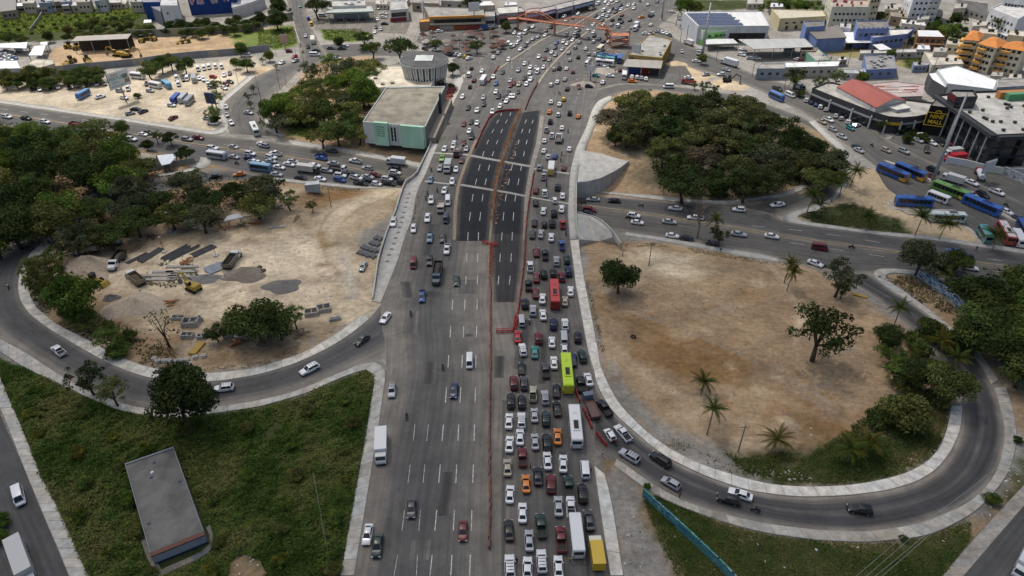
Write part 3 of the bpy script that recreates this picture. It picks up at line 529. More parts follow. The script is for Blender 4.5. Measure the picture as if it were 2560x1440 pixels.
for a in (([(1190,570),(1222,572),(1260,650),(1640,652),(1880,662)],[(1190,582),(1205,645),(1260,664),(1640,668),(1890,668)]),([(1325,668),(1400,716),(1500,722),(1620,730)],[(1345,668),(1410,704),(1500,708),(1620,716)]),([(1560,330),(1640,395),(1700,405)],[(1580,325),(1655,375),(1710,392)]),([(2290,690),(2420,770),(2540,792)],[(2310,660),(2440,735),(2550,775)]),([(1155,170),(1240,215),(1290,215)],[(1165,160),(1240,185),(1290,200)]),([(1900,800),(2050,840),(2120,990),(2260,1000)],[(1900,812),(2035,855),(2105,1008),(2260,1015)])):
    pavement('bus_platform', *[[(1920+x/4, 360+y/4) for x, y in q] for q in a], 3, False)
# raised medians of the avenue
for a, sl in ((md_l, (0, 10)), (md_r, (1, 9))):
    p = a[sl[0]:sl[1]]
    ribbon('median_kerb', [(x, y-1.2) for x, y in p], [(x, y+1.6) for x, y in p], mat('median_earth', (0.2,0.15,0.1), (0.3,0.24,0.17), .6), zg, .2, 3, skirt=.3)
for p in ([(1372,172),(1430,110),(1480,72),(1550,32),(1620,-4),(1680,-40)], [(1240,178),(1280,150),(1355,100),(1430,67),(1492,30),(1550,0),(1600,-30)], [(1343,215),(1358,190),(1372,172)]):
    ribbon('median_kerb', [(x-3.0, y) for x, y in p], [(x+3.5, y) for x, y in p], mat('median_pave', (0.22,0.19,0.15), (0.32,0.28,0.22), .5), lambda x, y: zm(y), .22, 3, conv=m, skirt=.3)
# ------------------------------------------------------------------ lane markings
mk = MB()
def dash(p, q, wd=.16, conv=m, zo=.1):
    a, b = conv(*p), conv(*q); d = (b-a); d.z = 0
    if d.length < .1: return
    n = Vector((-d.y, d.x, 0)).normalized()*wd*.5
    mk.add([a-n+Vector((0,0,zo)), b-n+Vector((0,0,zo)), b+n+Vector((0,0,zo)), a+n+Vector((0,0,zo))], [(0,1,2,3) if d.x*0+1 > 0 else (3,2,1,0)])
DR = [(1388,1440),(1276,1328),(1162,1208),(1062,1103),(969,1007),(889,920),(816,844),(749,775),(690,712),(634,655),(581,602),(531,552),(486,504),(447,463),(412,427),(379,391),(350,361),(323,333),(300,309),(282,290)]
l1 = [(1075,1440),(1090,1300),(1107,1080),(1115,990),(1122,890),(1126,830),(1131,760),(1137,700),(1140,642)]
l2 = [(1127,1440),(1135,1300),(1146,1080),(1151,990),(1156,890),(1159,830),(1162,760),(1165,700),(1167,642),(1171,570),(1181,495),(1190,455),(1198,420),(1208,385),(1219,355),(1232,328),(1244,304),(1254,286)]
l3 = [(1174,1440),(1179,1300),(1186,1080),(1188,990),(1190,890),(1191.5,830),(1193,760),(1193.5,700),(1194,642),(1197,570),(1206,495),(1214,455),(1222,420),(1232,385),(1243,355),(1254,328),(1266,304),(1277,286)]
l4 = [(1240,740),(1247,700),(1250,645),(1254,600),(1258,545),(1264,495),(1272,455),(1279,420),(1290,380),(1298,350),(1308,320),(1320,290)]
l5 = [(1268,740),(1275,700),(1278,645),(1280,600),(1283,545),(1288,495),(1296,455),(1303,420),(1311,380),(1318,350),(1326,320),(1337,290)]
l6 = [(985,1440),(1006,1322),(1024,1175),(1035,1090),(1042,1010)]
l7 = [(1041,1440),(1048,1310),(1061,1175),(1068,1090),(1077,1010)]
for ln in (l1, l2, l3, l4, l5, l6, l7):
    ymx = max(q[1] for q in ln); ymn = min(q[1] for q in ln)
    for (a, b) in DR:
        if a < ymn-6 or b > ymx+6: continue
        dash((poly_at(ln, a), a), (poly_at(ln, b), b), .17 if ln not in (l6, l7) else .09)
for ln in ([(1320,1300),(1322,1100),(1330,900)], [(1385,1440),(1400,1200)]): pass
# far lanes of the highway
for fr in (.12, .22, .33, .43, .55, .66, .76, .86):
    for a in np.arange(-10, 262, 11.0):
        if a > 170 and .12 < fr < .8: continue
        x0 = poly_at(LK, a); x1 = poly_at(RK, a); x2 = poly_at(LK, a+3.6); x3 = poly_at(RK, a+3.6)
        dash((x0+(x1-x0)*fr, a), (x2+(x3-x2)*fr, a+3.6), .12, zo=.085)
def along(pts, per=11, ln=4, conv=g, wd=.14):
    P, t = resample([conv(*q) for q in pts], 0.5)
    k = 0
    while k+ln < t[-1]:
        a = (np.interp(k, t, P[:, 0]), np.interp(k, t, P[:, 1])); b = (np.interp(k+ln, t, P[:, 0]), np.interp(k+ln, t, P[:, 1]))
        d = Vector((b[0]-a[0], b[1]-a[1], 0)); n = Vector((-d.y, d.x, 0)).normalized()*wd/2
        mk.add([(a[0]-n.x, a[1]-n.y, float(zg(*a))+.075), (b[0]-n.x, b[1]-n.y, float(zg(*b))+.075), (b[0]+n.x, b[1]+n.y, float(zg(*b))+.075), (a[0]+n.x, a[1]+n.y, float(zg(*a))+.075)], [(0,1,2,3)]); k += per
along([(1880,565),(2030,580),(2200,607),(2320,625),(2450,645),(2560,660)]); along([(1975,607),(2140,632),(2230,645),(2380,660),(2560,690)]); along([(0,272),(200,298),(400,332)]); along([(560,362),(700,382)]); along([(560,388),(640,400),(760,416)])
for i_, f_ in enumerate(mk.f):
    a, b, c = (Vector(mk.v[j]) for j in f_[:3])
    if (b-a).cross(c-a).z < 0: mk.f[i_] = f_[::-1]
setp(mk.build('lane_markings', WHITE), kind='structure')
# ------------------------------------------------------------------ buildings
PLAS = mat('plaster', (0.78,0.78,0.78), (1.0,1.0,1.0), 0.35, 0.9, 6, objcol=True, stretch=(1,1,.25))
FLAT = mat('flat_roof', (0.55,0.55,0.55), (1.05,1.05,1.05), 0.22, 0.95, 8, objcol=True, contrast=(.32,.62))
SHEET = mat('metal_sheet', (0.8,0.8,0.8), (1.0,1.0,1.0), 0.6, 0.5, 4, objcol=True, stretch=(1,.15,1), spec=.4)
PAINTED = mat('painted_metal', (0.85,0.85,0.85), (1,1,1), 1.5, 0.55, objcol=True)
GLASS = mat('window_glass', (0.015,0.02,0.025), None, rough=0.12, spec=.6)
DARK = mat('dark_opening', (0.02,0.019,0.018), (0.045,0.04,0.036), 1.0, 0.8)
STEEL = mat('grey_steel', (0.22,0.22,0.22), (0.32,0.32,0.32), 1.0, 0.5)
def T(tx, ty): return lambda *p: [(tx+x/4, ty+y/4) for x, y in p]
T1, T2, T3, T4 = T(0,0), T(640,0), T(1280,0), T(1920,0)
U1, U2, U3, U4 = T(0,360), T(640,360), T(1280,360), T(1920,360)
def colr(o, c): o.color = (c[0], c[1], c[2], 1); return o
def ccw(P): return P if sum(P[i][0]*P[(i+1) % len(P)][1]-P[(i+1) % len(P)][0]*P[i][1] for i in range(len(P))) > 0 else P[::-1]
class Bld: pass
def bld(name, label, roof, h, wall, roofc, par=.35, cat='building', roofm=None, open_=False, group=None, z0=-.3, over=0.0):
    hs = h if hasattr(h, '__len__') else [h]*len(roof)
    Pw = [atz(a, b, hh) for (a, b), hh in zip(roof, hs)]
    b = Bld(); b.P = Pw; b.h = hs; o = Pw[0]; b.root = thing(name, label, cat, (o.x, o.y, 0), group=group); b.o = Vector((o.x, o.y, 0))
    L = [(p.x-o.x, p.y-o.y) for p in Pw]; b.L = L; n = len(L)
    cx = sum(p[0] for p in L)/n; cy = sum(p[1] for p in L)/n
    def inset(d): return [(p[0]+(cx-p[0])*d/max(.1, math.hypot(cx-p[0], cy-p[1])), p[1]+(cy-p[1])*d/max(.1, math.hypot(cx-p[0], cy-p[1]))) for p in L]
    b.inset = inset
    if not open_:
        mb = MB(); top = [x+par for x in hs]
        mb.prism(L, [z0]*n, top, cap=False)
        if par:
            I2 = inset(.4); k = len(mb.v); mb.add([(p[0],p[1],t) for p, t in zip(L, top)]+[(p[0],p[1],t) for p, t in zip(I2, top)]+[(p[0],p[1],t-par-.05) for p, t in zip(I2, top)],
                [(i, (i+1) % n, n+(i+1) % n, n+i) for i in range(n)]+[(n+i, n+(i+1) % n, 2*n+(i+1) % n, 2*n+i) for i in range(n)])
        colr(mb.build('wall', PLAS, b.root), wall)
        rb = MB(); I3 = inset(.38 if par else -over); rb.prism(I3, [x-.25 for x in hs], [x if par else x+.02 for x in hs]); b.roof = colr(rb.build('roof', roofm or FLAT, b.root), roofc)
    else:
        rb = MB(); rb.prism(L, [x-.25 for x in hs], hs); rb.add([(p[0],p[1],x-.25) for p, x in zip(L, hs)], [tuple(range(n-1, -1, -1))]); b.roof = colr(rb.build('roof', roofm or SHEET, b.root), roofc)
        for i in range(n):
            q, r_ = L[i], L[(i+1) % n]; ln = math.hypot(r_[0]-q[0], r_[1]-q[1]); k = max(1, int(ln/9))
            for j in range(k):
                x = q[0]+(r_[0]-q[0])*j/k; y = q[1]+(r_[1]-q[1])*j/k; x += (cx-x)*.04; y += (cy-y)*.04
                pb = MB(); pb.box(x-.12, x+.12, y-.12, y+.12, -.3, hs[i]-.2); pb.build('post', STEEL, b.root)
    return b
_wm = {}
def on_edge(b, i, u, z, w_, h_, d=.12, name='window', M_=None, col=None, parent=None, out=.0):
    n = len(b.L); q, r_ = Vector(b.L[i]), Vector(b.L[(i+1) % n]); e = r_-q; ln = e.length; p = q+e*u; an = math.atan2(e.y, e.x)
    key = (name, round(w_, 2), round(h_, 2), round(d, 2), (M_ or GLASS).name)
    if key not in _wm:
        mb = MB(); mb.box(-w_/2, w_/2, -d/2, d/2, -h_/2, h_/2); _wm[key] = mb.mesh(name, [M_ or GLASS])
    o = link(name, _wm[key], parent or b.root); nn = Vector((e.y, -e.x)).normalized()*out
    o.location = (p.x+nn.x, p.y+nn.y, z); o.rotation_euler = (0, 0, an)
    if col: colr(o, col)
    return o
def elen(b, i): return (Vector(b.L[(i+1) % len(b.L)])-Vector(b.L[i])).length
def wins(b, i, rows, cols, w_, h_, z0, dz, u0=.08, u1=.92, frame=False):
    for r_ in range(rows):
        for c in range(cols):
            u = u0+(u1-u0)*(c+.5)/cols
            on_edge(b, i, u, z0+r_*dz, w_, h_)
            if frame: on_edge(b, i, u, z0+r_*dz-h_/2-.12, w_+.3, .15, .4, 'sill', PLAS, (.5,.5,.48))
def band(b, i, z, hh, col, name='fascia', u0=0, u1=1, d=.2, M_=PLAS, out=.05):
    return on_edge(b, i, (u0+u1)/2, z, elen(b, i)*(u1-u0), hh, d, name, M_, col, out=out)
def vents(b, n, seed=1, s=.9, hh=.9, col=(.05,.05,.05)):
    rr = random.Random(seed); I_ = b.inset(3.0); xs = [p[0] for p in I_]; ys = [p[1] for p in I_]; k = 0; t = 0
    while k < n and t < n*30:
        t += 1; x = rr.uniform(min(xs), max(xs)); y = rr.uniform(min(ys), max(ys))
        if not inpoly(np.array([x]), np.array([y]), I_)[0]: continue
        mb = MB(); z = b.h[0]; mb.box(x-s/2, x+s/2, y-s/2, y+s/2, z-.05, z+hh); mb.box(x-s*.65, x+s*.65, y-s*.65, y+s*.65, z+hh, z+hh+.12)
        colr(mb.build('roof_vent', PAINTED, b.roof), col); k += 1

# --- the mint green hall, its terrace and the round pavilion
b = bld('exhibition_hall', 'long flat roofed hall with pale mint front beside the highway', T2((1068,1228),(1690,1278),(1888,872),(1300,885)), 8, (.62,.66,.64), (.285,.26,.205), .5)
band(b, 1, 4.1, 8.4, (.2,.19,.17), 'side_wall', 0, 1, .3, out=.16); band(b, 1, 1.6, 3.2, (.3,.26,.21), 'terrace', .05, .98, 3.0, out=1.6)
for u0, u1, dz in ((.19,.41,.9), (.62,.985,.5)):
    o = band(b, 0, (8+dz)/2, 8+dz+.3, (.42,.66,.5), 'mint_panel', u0, u1, 1.4, out=.55)
for k in range(5): on_edge(b, 0, .30, 7.4-k*.9, 3.2, .16, .1, 'louvre', DARK, out=1.28)
for u in (.465,.515):
    for z in (2.2,3.6,5.0,6.4): on_edge(b, 0, u, z, 1.5, 1.25, .12, 'window', out=.06)
for u in (.44,.49,.54): on_edge(b, 0, u, 4.2, .35, 8, .5, 'pier', PLAS, (.62,.63,.6), out=.2)
sg = on_edge(b, 1, .62, 7, 2.2, 9, .6, 'sign_panel', PAINTED, (.03,.03,.05), out=1.0)
b = bld('terrace_block', 'wide cream paved terrace block below the round pavilion', T2((1075,822),(1230,886),(1300,880),(1745,872),(1800,780),(1452,662),(1205,660)), 5.5, (.6,.58,.52), (.6,.54,.43), .5)
vents(b, 3, 4, 1.4, .5, (.2,.18,.15))
for k in range(3): on_edge(b, 0, .25+.25*k, 2.5, 2.5, 2.2)
# rotunda
zr = 12.6; c = atz(1060.5, 148, zr); rad = 62/ppm(148, zr)
rot = thing('round_pavilion', 'round pavilion with dark disc roof and white vertical fins', 'building', (c.x, c.y, 0))
def disc(z0, z1, r0, r1, n=56): 
    mb = MB(); mb.loft([[(r0*math.cos(2*math.pi*i/n), r0*math.sin(2*math.pi*i/n), z0) for i in range(n)], [(r1*math.cos(2*math.pi*i/n), r1*math.sin(2*math.pi*i/n), z1) for i in range(n)]]); return mb
colr(disc(0, 12.0, rad*.82, rad*.86).build('drum_wall', GLASS, rot), (.1,.1,.1))
colr(disc(11.7, 12.35, rad*1.0, rad*1.0).build('roof_edge', PLAS, rot), (.5,.5,.48))
colr(disc(12.36, 12.6, rad*.985, rad*.97).build('roof', FLAT, rot), (.10,.10,.10))
fin = MB(); fin.hull8([(rad*.80,-.22,5.2),(rad*.86,-.22,5.2),(rad*.86,.22,5.2),(rad*.80,.22,5.2)], [(rad*.80,-.22,11.75),(rad*.97,-.22,11.75),(rad*.97,.22,11.75),(rad*.80,.22,11.75)]); fm = fin.mesh('fin', [PLAS])
pan = MB(); aw = 2*math.pi/48*.62*rad*.84
pan.hull8([(rad*.825,-aw,5.4),(rad*.835,-aw,5.4),(rad*.835,aw,5.4),(rad*.825,aw,5.4)], [(rad*.863,-aw,11.6),(rad*.873,-aw,11.6),(rad*.873,aw,11.6),(rad*.863,aw,11.6)]); pm = pan.mesh('panel', [PLAS])
for k in range(48):
    o = colr(link('fin', fm, rot), (.66,.65,.62)); o.rotation_euler = (0, 0, 2*math.pi*k/48)
    if k % 2: o = colr(link('panel', pm, rot), (.55,.55,.53)); o.rotation_euler = (0, 0, 2*math.pi*(k+.5)/48)
sk = MB(); sk.box(-4,4,-4,4,12.55,13.2); s_ = colr(sk.build('skylight_curb', PLAS, rot), (.62,.6,.54))
for an in range(4):
    q = MB(); q.hull8([(-3.4,-3.4,13.2),(3.4,-3.4,13.2),(3.4,-3.4,13.25),(-3.4,-3.4,13.25)], [(-.2,-.3,14.5),(.2,-.3,14.5),(.2,-.2,14.5),(-.2,-.2,14.5)]); o = colr(q.build('skylight_pane', PAINTED, s_), (.5,.55,.52)); o.rotation_euler = (0,0,an*math.pi/2)

# --- shops, stations and houses along the top
b = bld('bus_station', 'ochre station building with stained grey roof and shop awning', T3((1165,552),(1500,585),(1600,402),(1375,348),(1285,430)), 6.5, (.42,.30,.10), (.34,.33,.30), .4)
on_edge(b, 0, .12, 5, 2.2, 1.2); vents(b, 4, 3, 1.1, .8, (.3,.3,.3))
for k in range(6): on_edge(b, 1, .1+.15*k, 4, .5, 7, .5, 'pier', PLAS, (.4,.28,.09), out=.2)
b = bld('station_awning', 'low grey sheet awning over blue and red shopfronts', T3((1105,662),(1490,684),(1510,606),(1150,590)), [4.6,4.6,5.6,5.6], (.3,.28,.25), (.33,.31,.27), 0, 'awning', SHEET, True)
for nm, u0, u1, col in (('shopfront', .2, .52, (.05,.09,.3)), ('shopfront', .54, .74, (.35,.02,.02)), ('shopfront', .76, .98, (.06,.06,.06))):
    q = (Vector(b.L[0])*(1-(u0+u1)/2)+Vector(b.L[1])*((u0+u1)/2)); ln = elen(b, 0)*(u1-u0)
    mb = MB(); mb.box(q.x-ln/2, q.x+ln/2, q.y+4, q.y+4.5, 0, 4.2); colr(mb.build(nm, PAINTED, b.root), col)
b = bld('car_showroom', 'white roofed showroom carrying rows of blue solar panels', T3((1862,268),(2575,262),(2492,118),(1708,122)), 9, (.5,.52,.55), (.66,.66,.64), .3, roofm=SHEET)
A_, B_, C_, D_ = b.P; 
sp_ = MB(); sp_.box(-1, 1, -.55, .55, 0, .07); spm = sp_.mesh('solar_panel', [mat('solar_cell', (.03,.04,.1), (.05,.07,.16), 3, .25, spec=.6)])
for r_ in range(9):
    for c_ in range(24):
        if c_ > 20-r_*.3+ (r_ % 2): continue
        u = .045+c_*.0285; v_ = .07+r_*.098
        p = (A_*(1-u)+B_*u)*(1-v_)+(D_*(1-u)+C_*u)*v_-b.o; o = link('solar_panel', spm, b.root); o.location = (p.x, p.y, 9.35); o.rotation_euler = (.12, 0, math.atan2((B_-A_).y, (B_-A_).x))
for k in range(7): on_edge(b, 0, .5+.07*k, 3, 3.4, 5, .15, 'bay_opening', DARK, out=.06)
b = bld('green_office', 'bright green and white office block in front of the solar roof', T3((1920,312),(2215,288),(2222,262),(1835,272)), 7.5, (.28,.62,.16), (.5,.48,.44), .3)
band(b, 0, 6.9, .9, (.6,.62,.58), 'fascia'); band(b, 3, 5, 5, (.62,.63,.6), 'white_panel')
for u in (.22,.45,.6,.75): on_edge(b, 0, u, 4.6, 2.0, 1.3)
b = bld('office_awning', 'white awning in front of the bright green office', T3((1940,442),(2262,432),(2212,388),(1938,388)), 3.6, (.5,.5,.5), (.62,.63,.62), 0, 'awning', SHEET, True)
b = bld('repair_canopy', 'wide grey sheet canopy beside the showroom lot', T3((2420,490),(3015,468),(2930,385),(2262,392)), 6, (.4,.4,.4), (.42,.42,.40), 0, 'canopy', SHEET, True)
b = bld('beige_warehouse', 'beige warehouse with ridged pale roof', T4((120,190),(578,165),(545,110),(35,95)), 6.5, (.55,.48,.30), (.55,.49,.36), .3, roofm=SHEET); wins(b, 0, 1, 5, 2.0, 1.1, 4, 1); wins(b, 0, 1, 4, 1.8, 2.2, 1.4, 1)
b = bld('cream_apartments', 'cream four storey apartment block with small dark windows', T4((640,82),(1028,84),(1090,10),(590,-5)), 12.5, (.55,.53,.42), (.4,.34,.3), .9); wins(b, 0, 3, 8, 1.3, 1.3, 2.6, 3.4); wins(b, 3, 3, 3, 1.3, 1.3, 2.6, 3.4); vents(b, 14, 8, .9, 1.2, (.35,.1,.08))
b = bld('cream_apartments', 'taller yellow cream apartment tower behind the cream block', T4((1030,-25),(1140,-35),(1150,-110),(1020,-110)), 18, (.58,.5,.34), (.4,.36,.3), .6); wins(b, 0, 5, 3, 1.2, 1.2, 2.6, 3.3)
b = bld('white_apartments', 'white apartment tower with stacked balconies near the top edge', T4((1475,-70),(1760,-70),(1760,-150),(1450,-150)), 18, (.68,.7,.72), (.5,.5,.5), .6); wins(b, 0, 5, 5, 1.3, 1.3, 2.8, 3.2)
for r_ in range(5): on_edge(b, 0, .78, 2.2+3.2*r_, 5, .9, 1.6, 'balcony', PLAS, (.6,.58,.5), out=.8)
b = bld('white_apartments', 'lower white wing with small windows beside the white tower', T4((1365,-10),(1470,60),(1480,-60),(1380,-60)), 11, (.66,.68,.7), (.5,.5,.5), .4); wins(b, 0, 3, 4, .9, 1.0, 2.6, 3.2); wins(b, 3, 3, 2, .9, 1, 2.6, 3.2)
b = bld('blue_warehouse', 'blue walled warehouse under a brown corrugated roof', T4((495,388),(782,372),(702,248),(412,312)), [7,7,8.2,8.2], (.16,.22,.42), (.21,.185,.155), 0, roofm=SHEET, over=.3)
b = bld('blue_annex', 'small blue two storey annex with white window hoods', T4((385,278),(562,265),(560,212),(352,222)), 10, (.17,.24,.45), (.2,.19,.17), .4)
for u in (.35,.65): on_edge(b, 0, u, 7, 1.6, .3, 1.0, 'window_hood', PLAS, (.7,.7,.7), out=.5); on_edge(b, 0, u, 6.2, 1.4, 1.2)
b = bld('blue_school', 'blue block with light window niches and jagged parapet', T4((890,300),(1205,292),(1192,215),(882,215)), 9.5, (.17,.23,.45), (.22,.2,.18), .7); wins(b, 0, 2, 5, 1.8, 1.6, 2.8, 4)
for k in range(7): on_edge(b, 0, .05+.15*k, 10.4, .7, 1.0, .5, 'pier', PLAS, (.2,.27,.5))
b = bld('blue_school', 'lower blue wing with whitewashed roof in front of the blue block', T4((1050,382),(1395,345),(1462,292),(962,308)), 6.5, (.16,.22,.45), (.62,.6,.54), .4); wins(b, 0, 1, 6, 1.8, 1.4, 4, 1)
b = bld('white_canopy', 'plain white sheet canopy between the two blue buildings', T4((772,428),(1036,424),(900,318),(745,322)), 4.2, (.6,.6,.6), (.74,.75,.75), 0, 'canopy', SHEET, True)
b = bld('white_canopy', 'small white sheet canopy on the lot before the blue wing', T4((1120,500),(1240,492),(1140,435),(1048,445)), 3.6, (.6,.6,.6), (.7,.7,.7), 0, 'canopy', SHEET, True)
b = bld('brown_house', 'brown brick house with balconies and bright sheet roof', T4((1498,365),(1772,372),(1702,305),(1490,300)), 7, (.22,.12,.07), (.68,.69,.7), .1, roofm=SHEET); wins(b, 0, 2, 4, 1.5, 1.5, 2, 3); on_edge(b, 0, .5, 3.6, 14, .4, 2.0, 'balcony', PLAS, (.3,.17,.1), out=1.0)
for lab, rf, hh in (('cream condominium with small orange roof and stepped balconies', ((1960,395),(2108,405),(2160,345),(2030,312)), 13), ('condominium with broad orange roof and rounded orange balconies', ((2110,435),(2285,480),(2398,428),(2232,375)), 12.5), ('white walled condominium with orange roof at the frame edge', ((2312,470),(2570,512),(2650,455),(2400,432)), 12)):
    b = bld('orange_condominium', lab, T4(*rf), hh, (.62,.55,.42), (.5,.2,.07), 0, roofm=SHEET, group='orange roofed condominiums')
    cx = sum(p[0] for p in b.L)/4; cy = sum(p[1] for p in b.L)/4; I_ = b.inset(-.9); hp = MB(); n = 4
    hp.add([(p[0], p[1], hh+.05) for p in I_]+[(p[0]*.25+cx*.75, p[1]*.25+cy*.75, hh+2.2) for p in I_], [(i, (i+1) % n, n+(i+1) % n, n+i) for i in range(n)]+[(4,5,6,7)]); colr(hp.build('hip_roof', PLAS, b.root), (.56,.215,.06))
    wins(b, 0, 4, 4, 1.4, 1.4, 2, 3); wins(b, 3, 4, 3, 1.2, 1.3, 2, 3); wins(b, 1, 4, 3, 1.2, 1.3, 2, 3)
    for r_ in range(4): on_edge(b, 3, .5, 1.5+3*r_, 6, 1.0, 2.2, 'balcony', PLAS, (.55,.3,.08), out=1.1); on_edge(b, 0, .3, 1.5+3*r_, 4, 1.0, 2.0, 'balcony', PLAS, (.55,.3,.08), out=1.0)
b = bld('white_apartments', 'terraced white apartment building in the top corner', T4((2225,90),(2500,200),(2640,120),(2360,30)), 13, (.66,.66,.68), (.55,.54,.52), .6); wins(b, 0, 3, 7, 1.3, 1.3, 2.6, 3.6); wins(b, 3, 3, 4, 1.3, 1.3, 2.6, 3.6); on_edge(b, 0, .5, 4.2, 20, .5, 1.6, 'balcony', PLAS, (.6,.6,.6), out=.8)
b = bld('white_apartments', 'set back white upper storeys of the corner block', T4((2370,-20),(2600,10),(2640,-60),(2400,-90)), 17, (.66,.66,.68), (.55,.54,.52), .5); wins(b, 0, 4, 6, 1.3, 1.3, 3, 3.6)
# small houses and sheds in the blocks behind
for nm, lab, rf, hh, wc, rc in (
 ('green_shed', 'low green walled shed beside the grey canopy lot', ((480,612),(628,602),(495,485),(335,480)), 4, (.16,.36,.25), (.36,.34,.3)),
 ('roadside_depot', 'white sheet roofed depot wall along the street', ((170,678),(700,666),(722,612),(168,626)), 5, (.42,.4,.36), (.72,.73,.73)),
 ('roadside_depot', 'stained grey roofed depot with blue painted base', ((-110,690),(166,690),(166,640),(-80,640)), 5, (.3,.34,.38), (.36,.34,.31)),
 ('workshop', 'blue walled workshop with cluttered grey roof', ((985,702),(1286,690),(1262,560),(962,560)), 4.5, (.17,.22,.4), (.26,.25,.24)),
 ('workshop', 'low white gated wall building beside the blue workshop', ((735,735),(985,740),(960,690),(735,700)), 3, (.5,.52,.56), (.4,.4,.4)),
 ('flat_house', 'long flat roofed cream house below the orange balconies', ((1640,655),(1955,642),(1905,555),(1560,520)), 4, (.52,.48,.4), (.5,.46,.4)),
 ('flat_house', 'small cream house beside the brown brick house', ((1790,445),(1935,455),(1952,405),(1790,400)), 5, (.55,.5,.38), (.55,.5,.42)),
 ('flat_house', 'white sheet lean to behind the green trees', ((1340,235),(1580,262),(1560,215),(1330,195)), 5, (.55,.52,.46), (.7,.69,.66)),
 ('flat_house', 'brown roofed house below the white tower', ((1230,165),(1400,185),(1380,110),(1220,100)), 5, (.32,.25,.18), (.3,.25,.2)),
 ('flat_house', 'pale boxed house left of the white tower', ((1170,95),(1300,105),(1300,50),(1170,45)), 6, (.5,.45,.38), (.45,.41,.36)),
 ('flat_house', 'cream terrace house between orange roofs', ((2100,330),(2290,350),(2290,300),(2120,280)), 9, (.58,.5,.36), (.55,.5,.42)),
 ('flat_house', 'cream rooftop block with black water tanks', ((2400,350),(2560,370),(2560,315),(2420,305)), 11, (.58,.5,.33), (.55,.5,.42)),
 ('flat_house', 'grey concrete lean to with white wall by the lot', ((920,540),(1500,525),(1480,490),(920,505)), 3, (.4,.38,.35), (.45,.44,.42)),
 ('flat_house', 'white annex between warehouse and apartments', ((725,275),(830,285),(830,240),(725,235)), 6, (.6,.6,.6), (.5,.5,.48)),
 ('grey_box_building', 'grey block with white frame ladder on the mall roof', ((2290,880),(2600,860),(2600,785),(2290,800)), 12, (.45,.46,.47), (.33,.31,.28)),
 ('asphalt_roof_hall', 'wide dark roofed hall near the top edge', ((1900,70),(2200,150),(2200,40),(1880,0)), 4, (.3,.28,.26), (.12,.115,.11)),
):
    b = bld(nm, lab, T4(*rf), hh, wc, rc, .3)
    wins(b, 0, 1, max(2, int(elen(b, 0)/4)), 1.3, 1.2, hh*.55, 1)
    if nm == 'workshop' and hh > 4: vents(b, 16, 5, 1.2, .7, (.3,.3,.3))
    elif nm == 'flat_house': vents(b, 3, int(rf[0][0]), .9, 1.2, (.03,.03,.03))
# --- mall row
b = bld('shop_row', 'curving row of shops behind a dark fascia', T4((440,892),(640,975),(860,1062),(1050,1135),(1200,1180),(1345,1192),(1480,1180),(1610,1155),(1650,1040),(1400,1010),(1000,930),(640,835),(575,835)), 6.2, (.06,.06,.065), (.42,.40,.36), .7)
for e in range(8):
    on_edge(b, e, .5, 4.2, elen(b, e)*.96, .7, .3, 'fascia', PLAS, (.33,.34,.36), out=.25)
    for u in (.25, .75): on_edge(b, e, u, 2.0, elen(b, e)*.4, 2.6, .12, 'shop_window', out=.08)
    on_edge(b, e, 1.0, 2.6, .6, 5.2, .6, 'pier', PLAS, (.5,.5,.5), out=.3)
sgn = on_edge(b, 4, .5, 4.2, 6, 1.1, .2, 'sign_panel', PAINTED, (.5,.33,.02), out=.5)
b = bld('red_roof_hall', 'hall with red pitched roof above the shop row', T4((688,872),(1080,1085),(1385,1012),(965,822)), [8,8,8,8], (.5,.5,.5), (.3,.08,.05), 0, roofm=SHEET)
q = [Vector((x, y)) for x, y in b.L]; e1 = (q[0]+q[3])/2; e2 = (q[1]+q[2])/2
for nm, pa, pb in (('roof_slope', (q[0], q[1]), (e1, e2)), ('roof_slope', (q[2], q[3]), (e2, e1))):
    mb = MB(); mb.hull8([(pa[0].x,pa[0].y,8.05),(pa[1].x,pa[1].y,8.05),(pb[1].x,pb[1].y,10.4),(pb[0].x,pb[0].y,10.4)], [(pa[0].x,pa[0].y,8.25),(pa[1].x,pa[1].y,8.25),(pb[1].x,pb[1].y,10.6),(pb[0].x,pb[0].y,10.6)]); colr(mb.build(nm, SHEET, b.root), (.33,.085,.06))
mb = MB(); mb.add([(q[0].x,q[0].y,8),(q[3].x,q[3].y,8),(e1.x,e1.y,10.4),(q[1].x,q[1].y,8),(q[2].x,q[2].y,8),(e2.x,e2.y,10.4)], [(0,1,2),(3,5,4)]); colr(mb.build('gable_wall', PLAS, b.root), (.55,.55,.55))
b = bld('gutted_hall', 'hall with torn pinkish roof sheeting behind the red roof', T4((1100,905),(1300,975),(1545,965),(1565,852),(1270,815),(1030,838)), 6, (.4,.36,.33), (.46,.36,.33), .3, roofm=SHEET)
for k in range(16):
    u, v_ = R.uniform(.1,.85), R.uniform(.12,.88); P_ = b.L; p = (Vector(P_[0])*(1-u)+Vector(P_[2])*u)*(1-v_)+(Vector(P_[5])*(1-u)+Vector(P_[3])*u)*v_
    mb = MB(); mb.box(p.x-3, p.x+3, p.y-.5, p.y+.5, 6.05, 6.15+.05*k*.1, 0, None); colr(mb.build('loose_sheet', SHEET, b.roof), R.choice([(.6,.58,.55),(.35,.12,.1),(.5,.45,.42)]))
b = bld('white_sheet_store', 'large white sheet roofed store behind the mall', T4((1792,838),(2262,898),(2292,808),(1885,660),(1690,700)), 8, (.5,.52,.53), (.78,.79,.8), .2, roofm=SHEET)
b = bld('white_sheet_store', 'smaller white sheet roof with dark glass front', T4((1640,800),(1780,880),(1872,828),(1690,722),(1600,735)), 6.5, (.08,.08,.09), (.74,.75,.75), .2, roofm=SHEET)
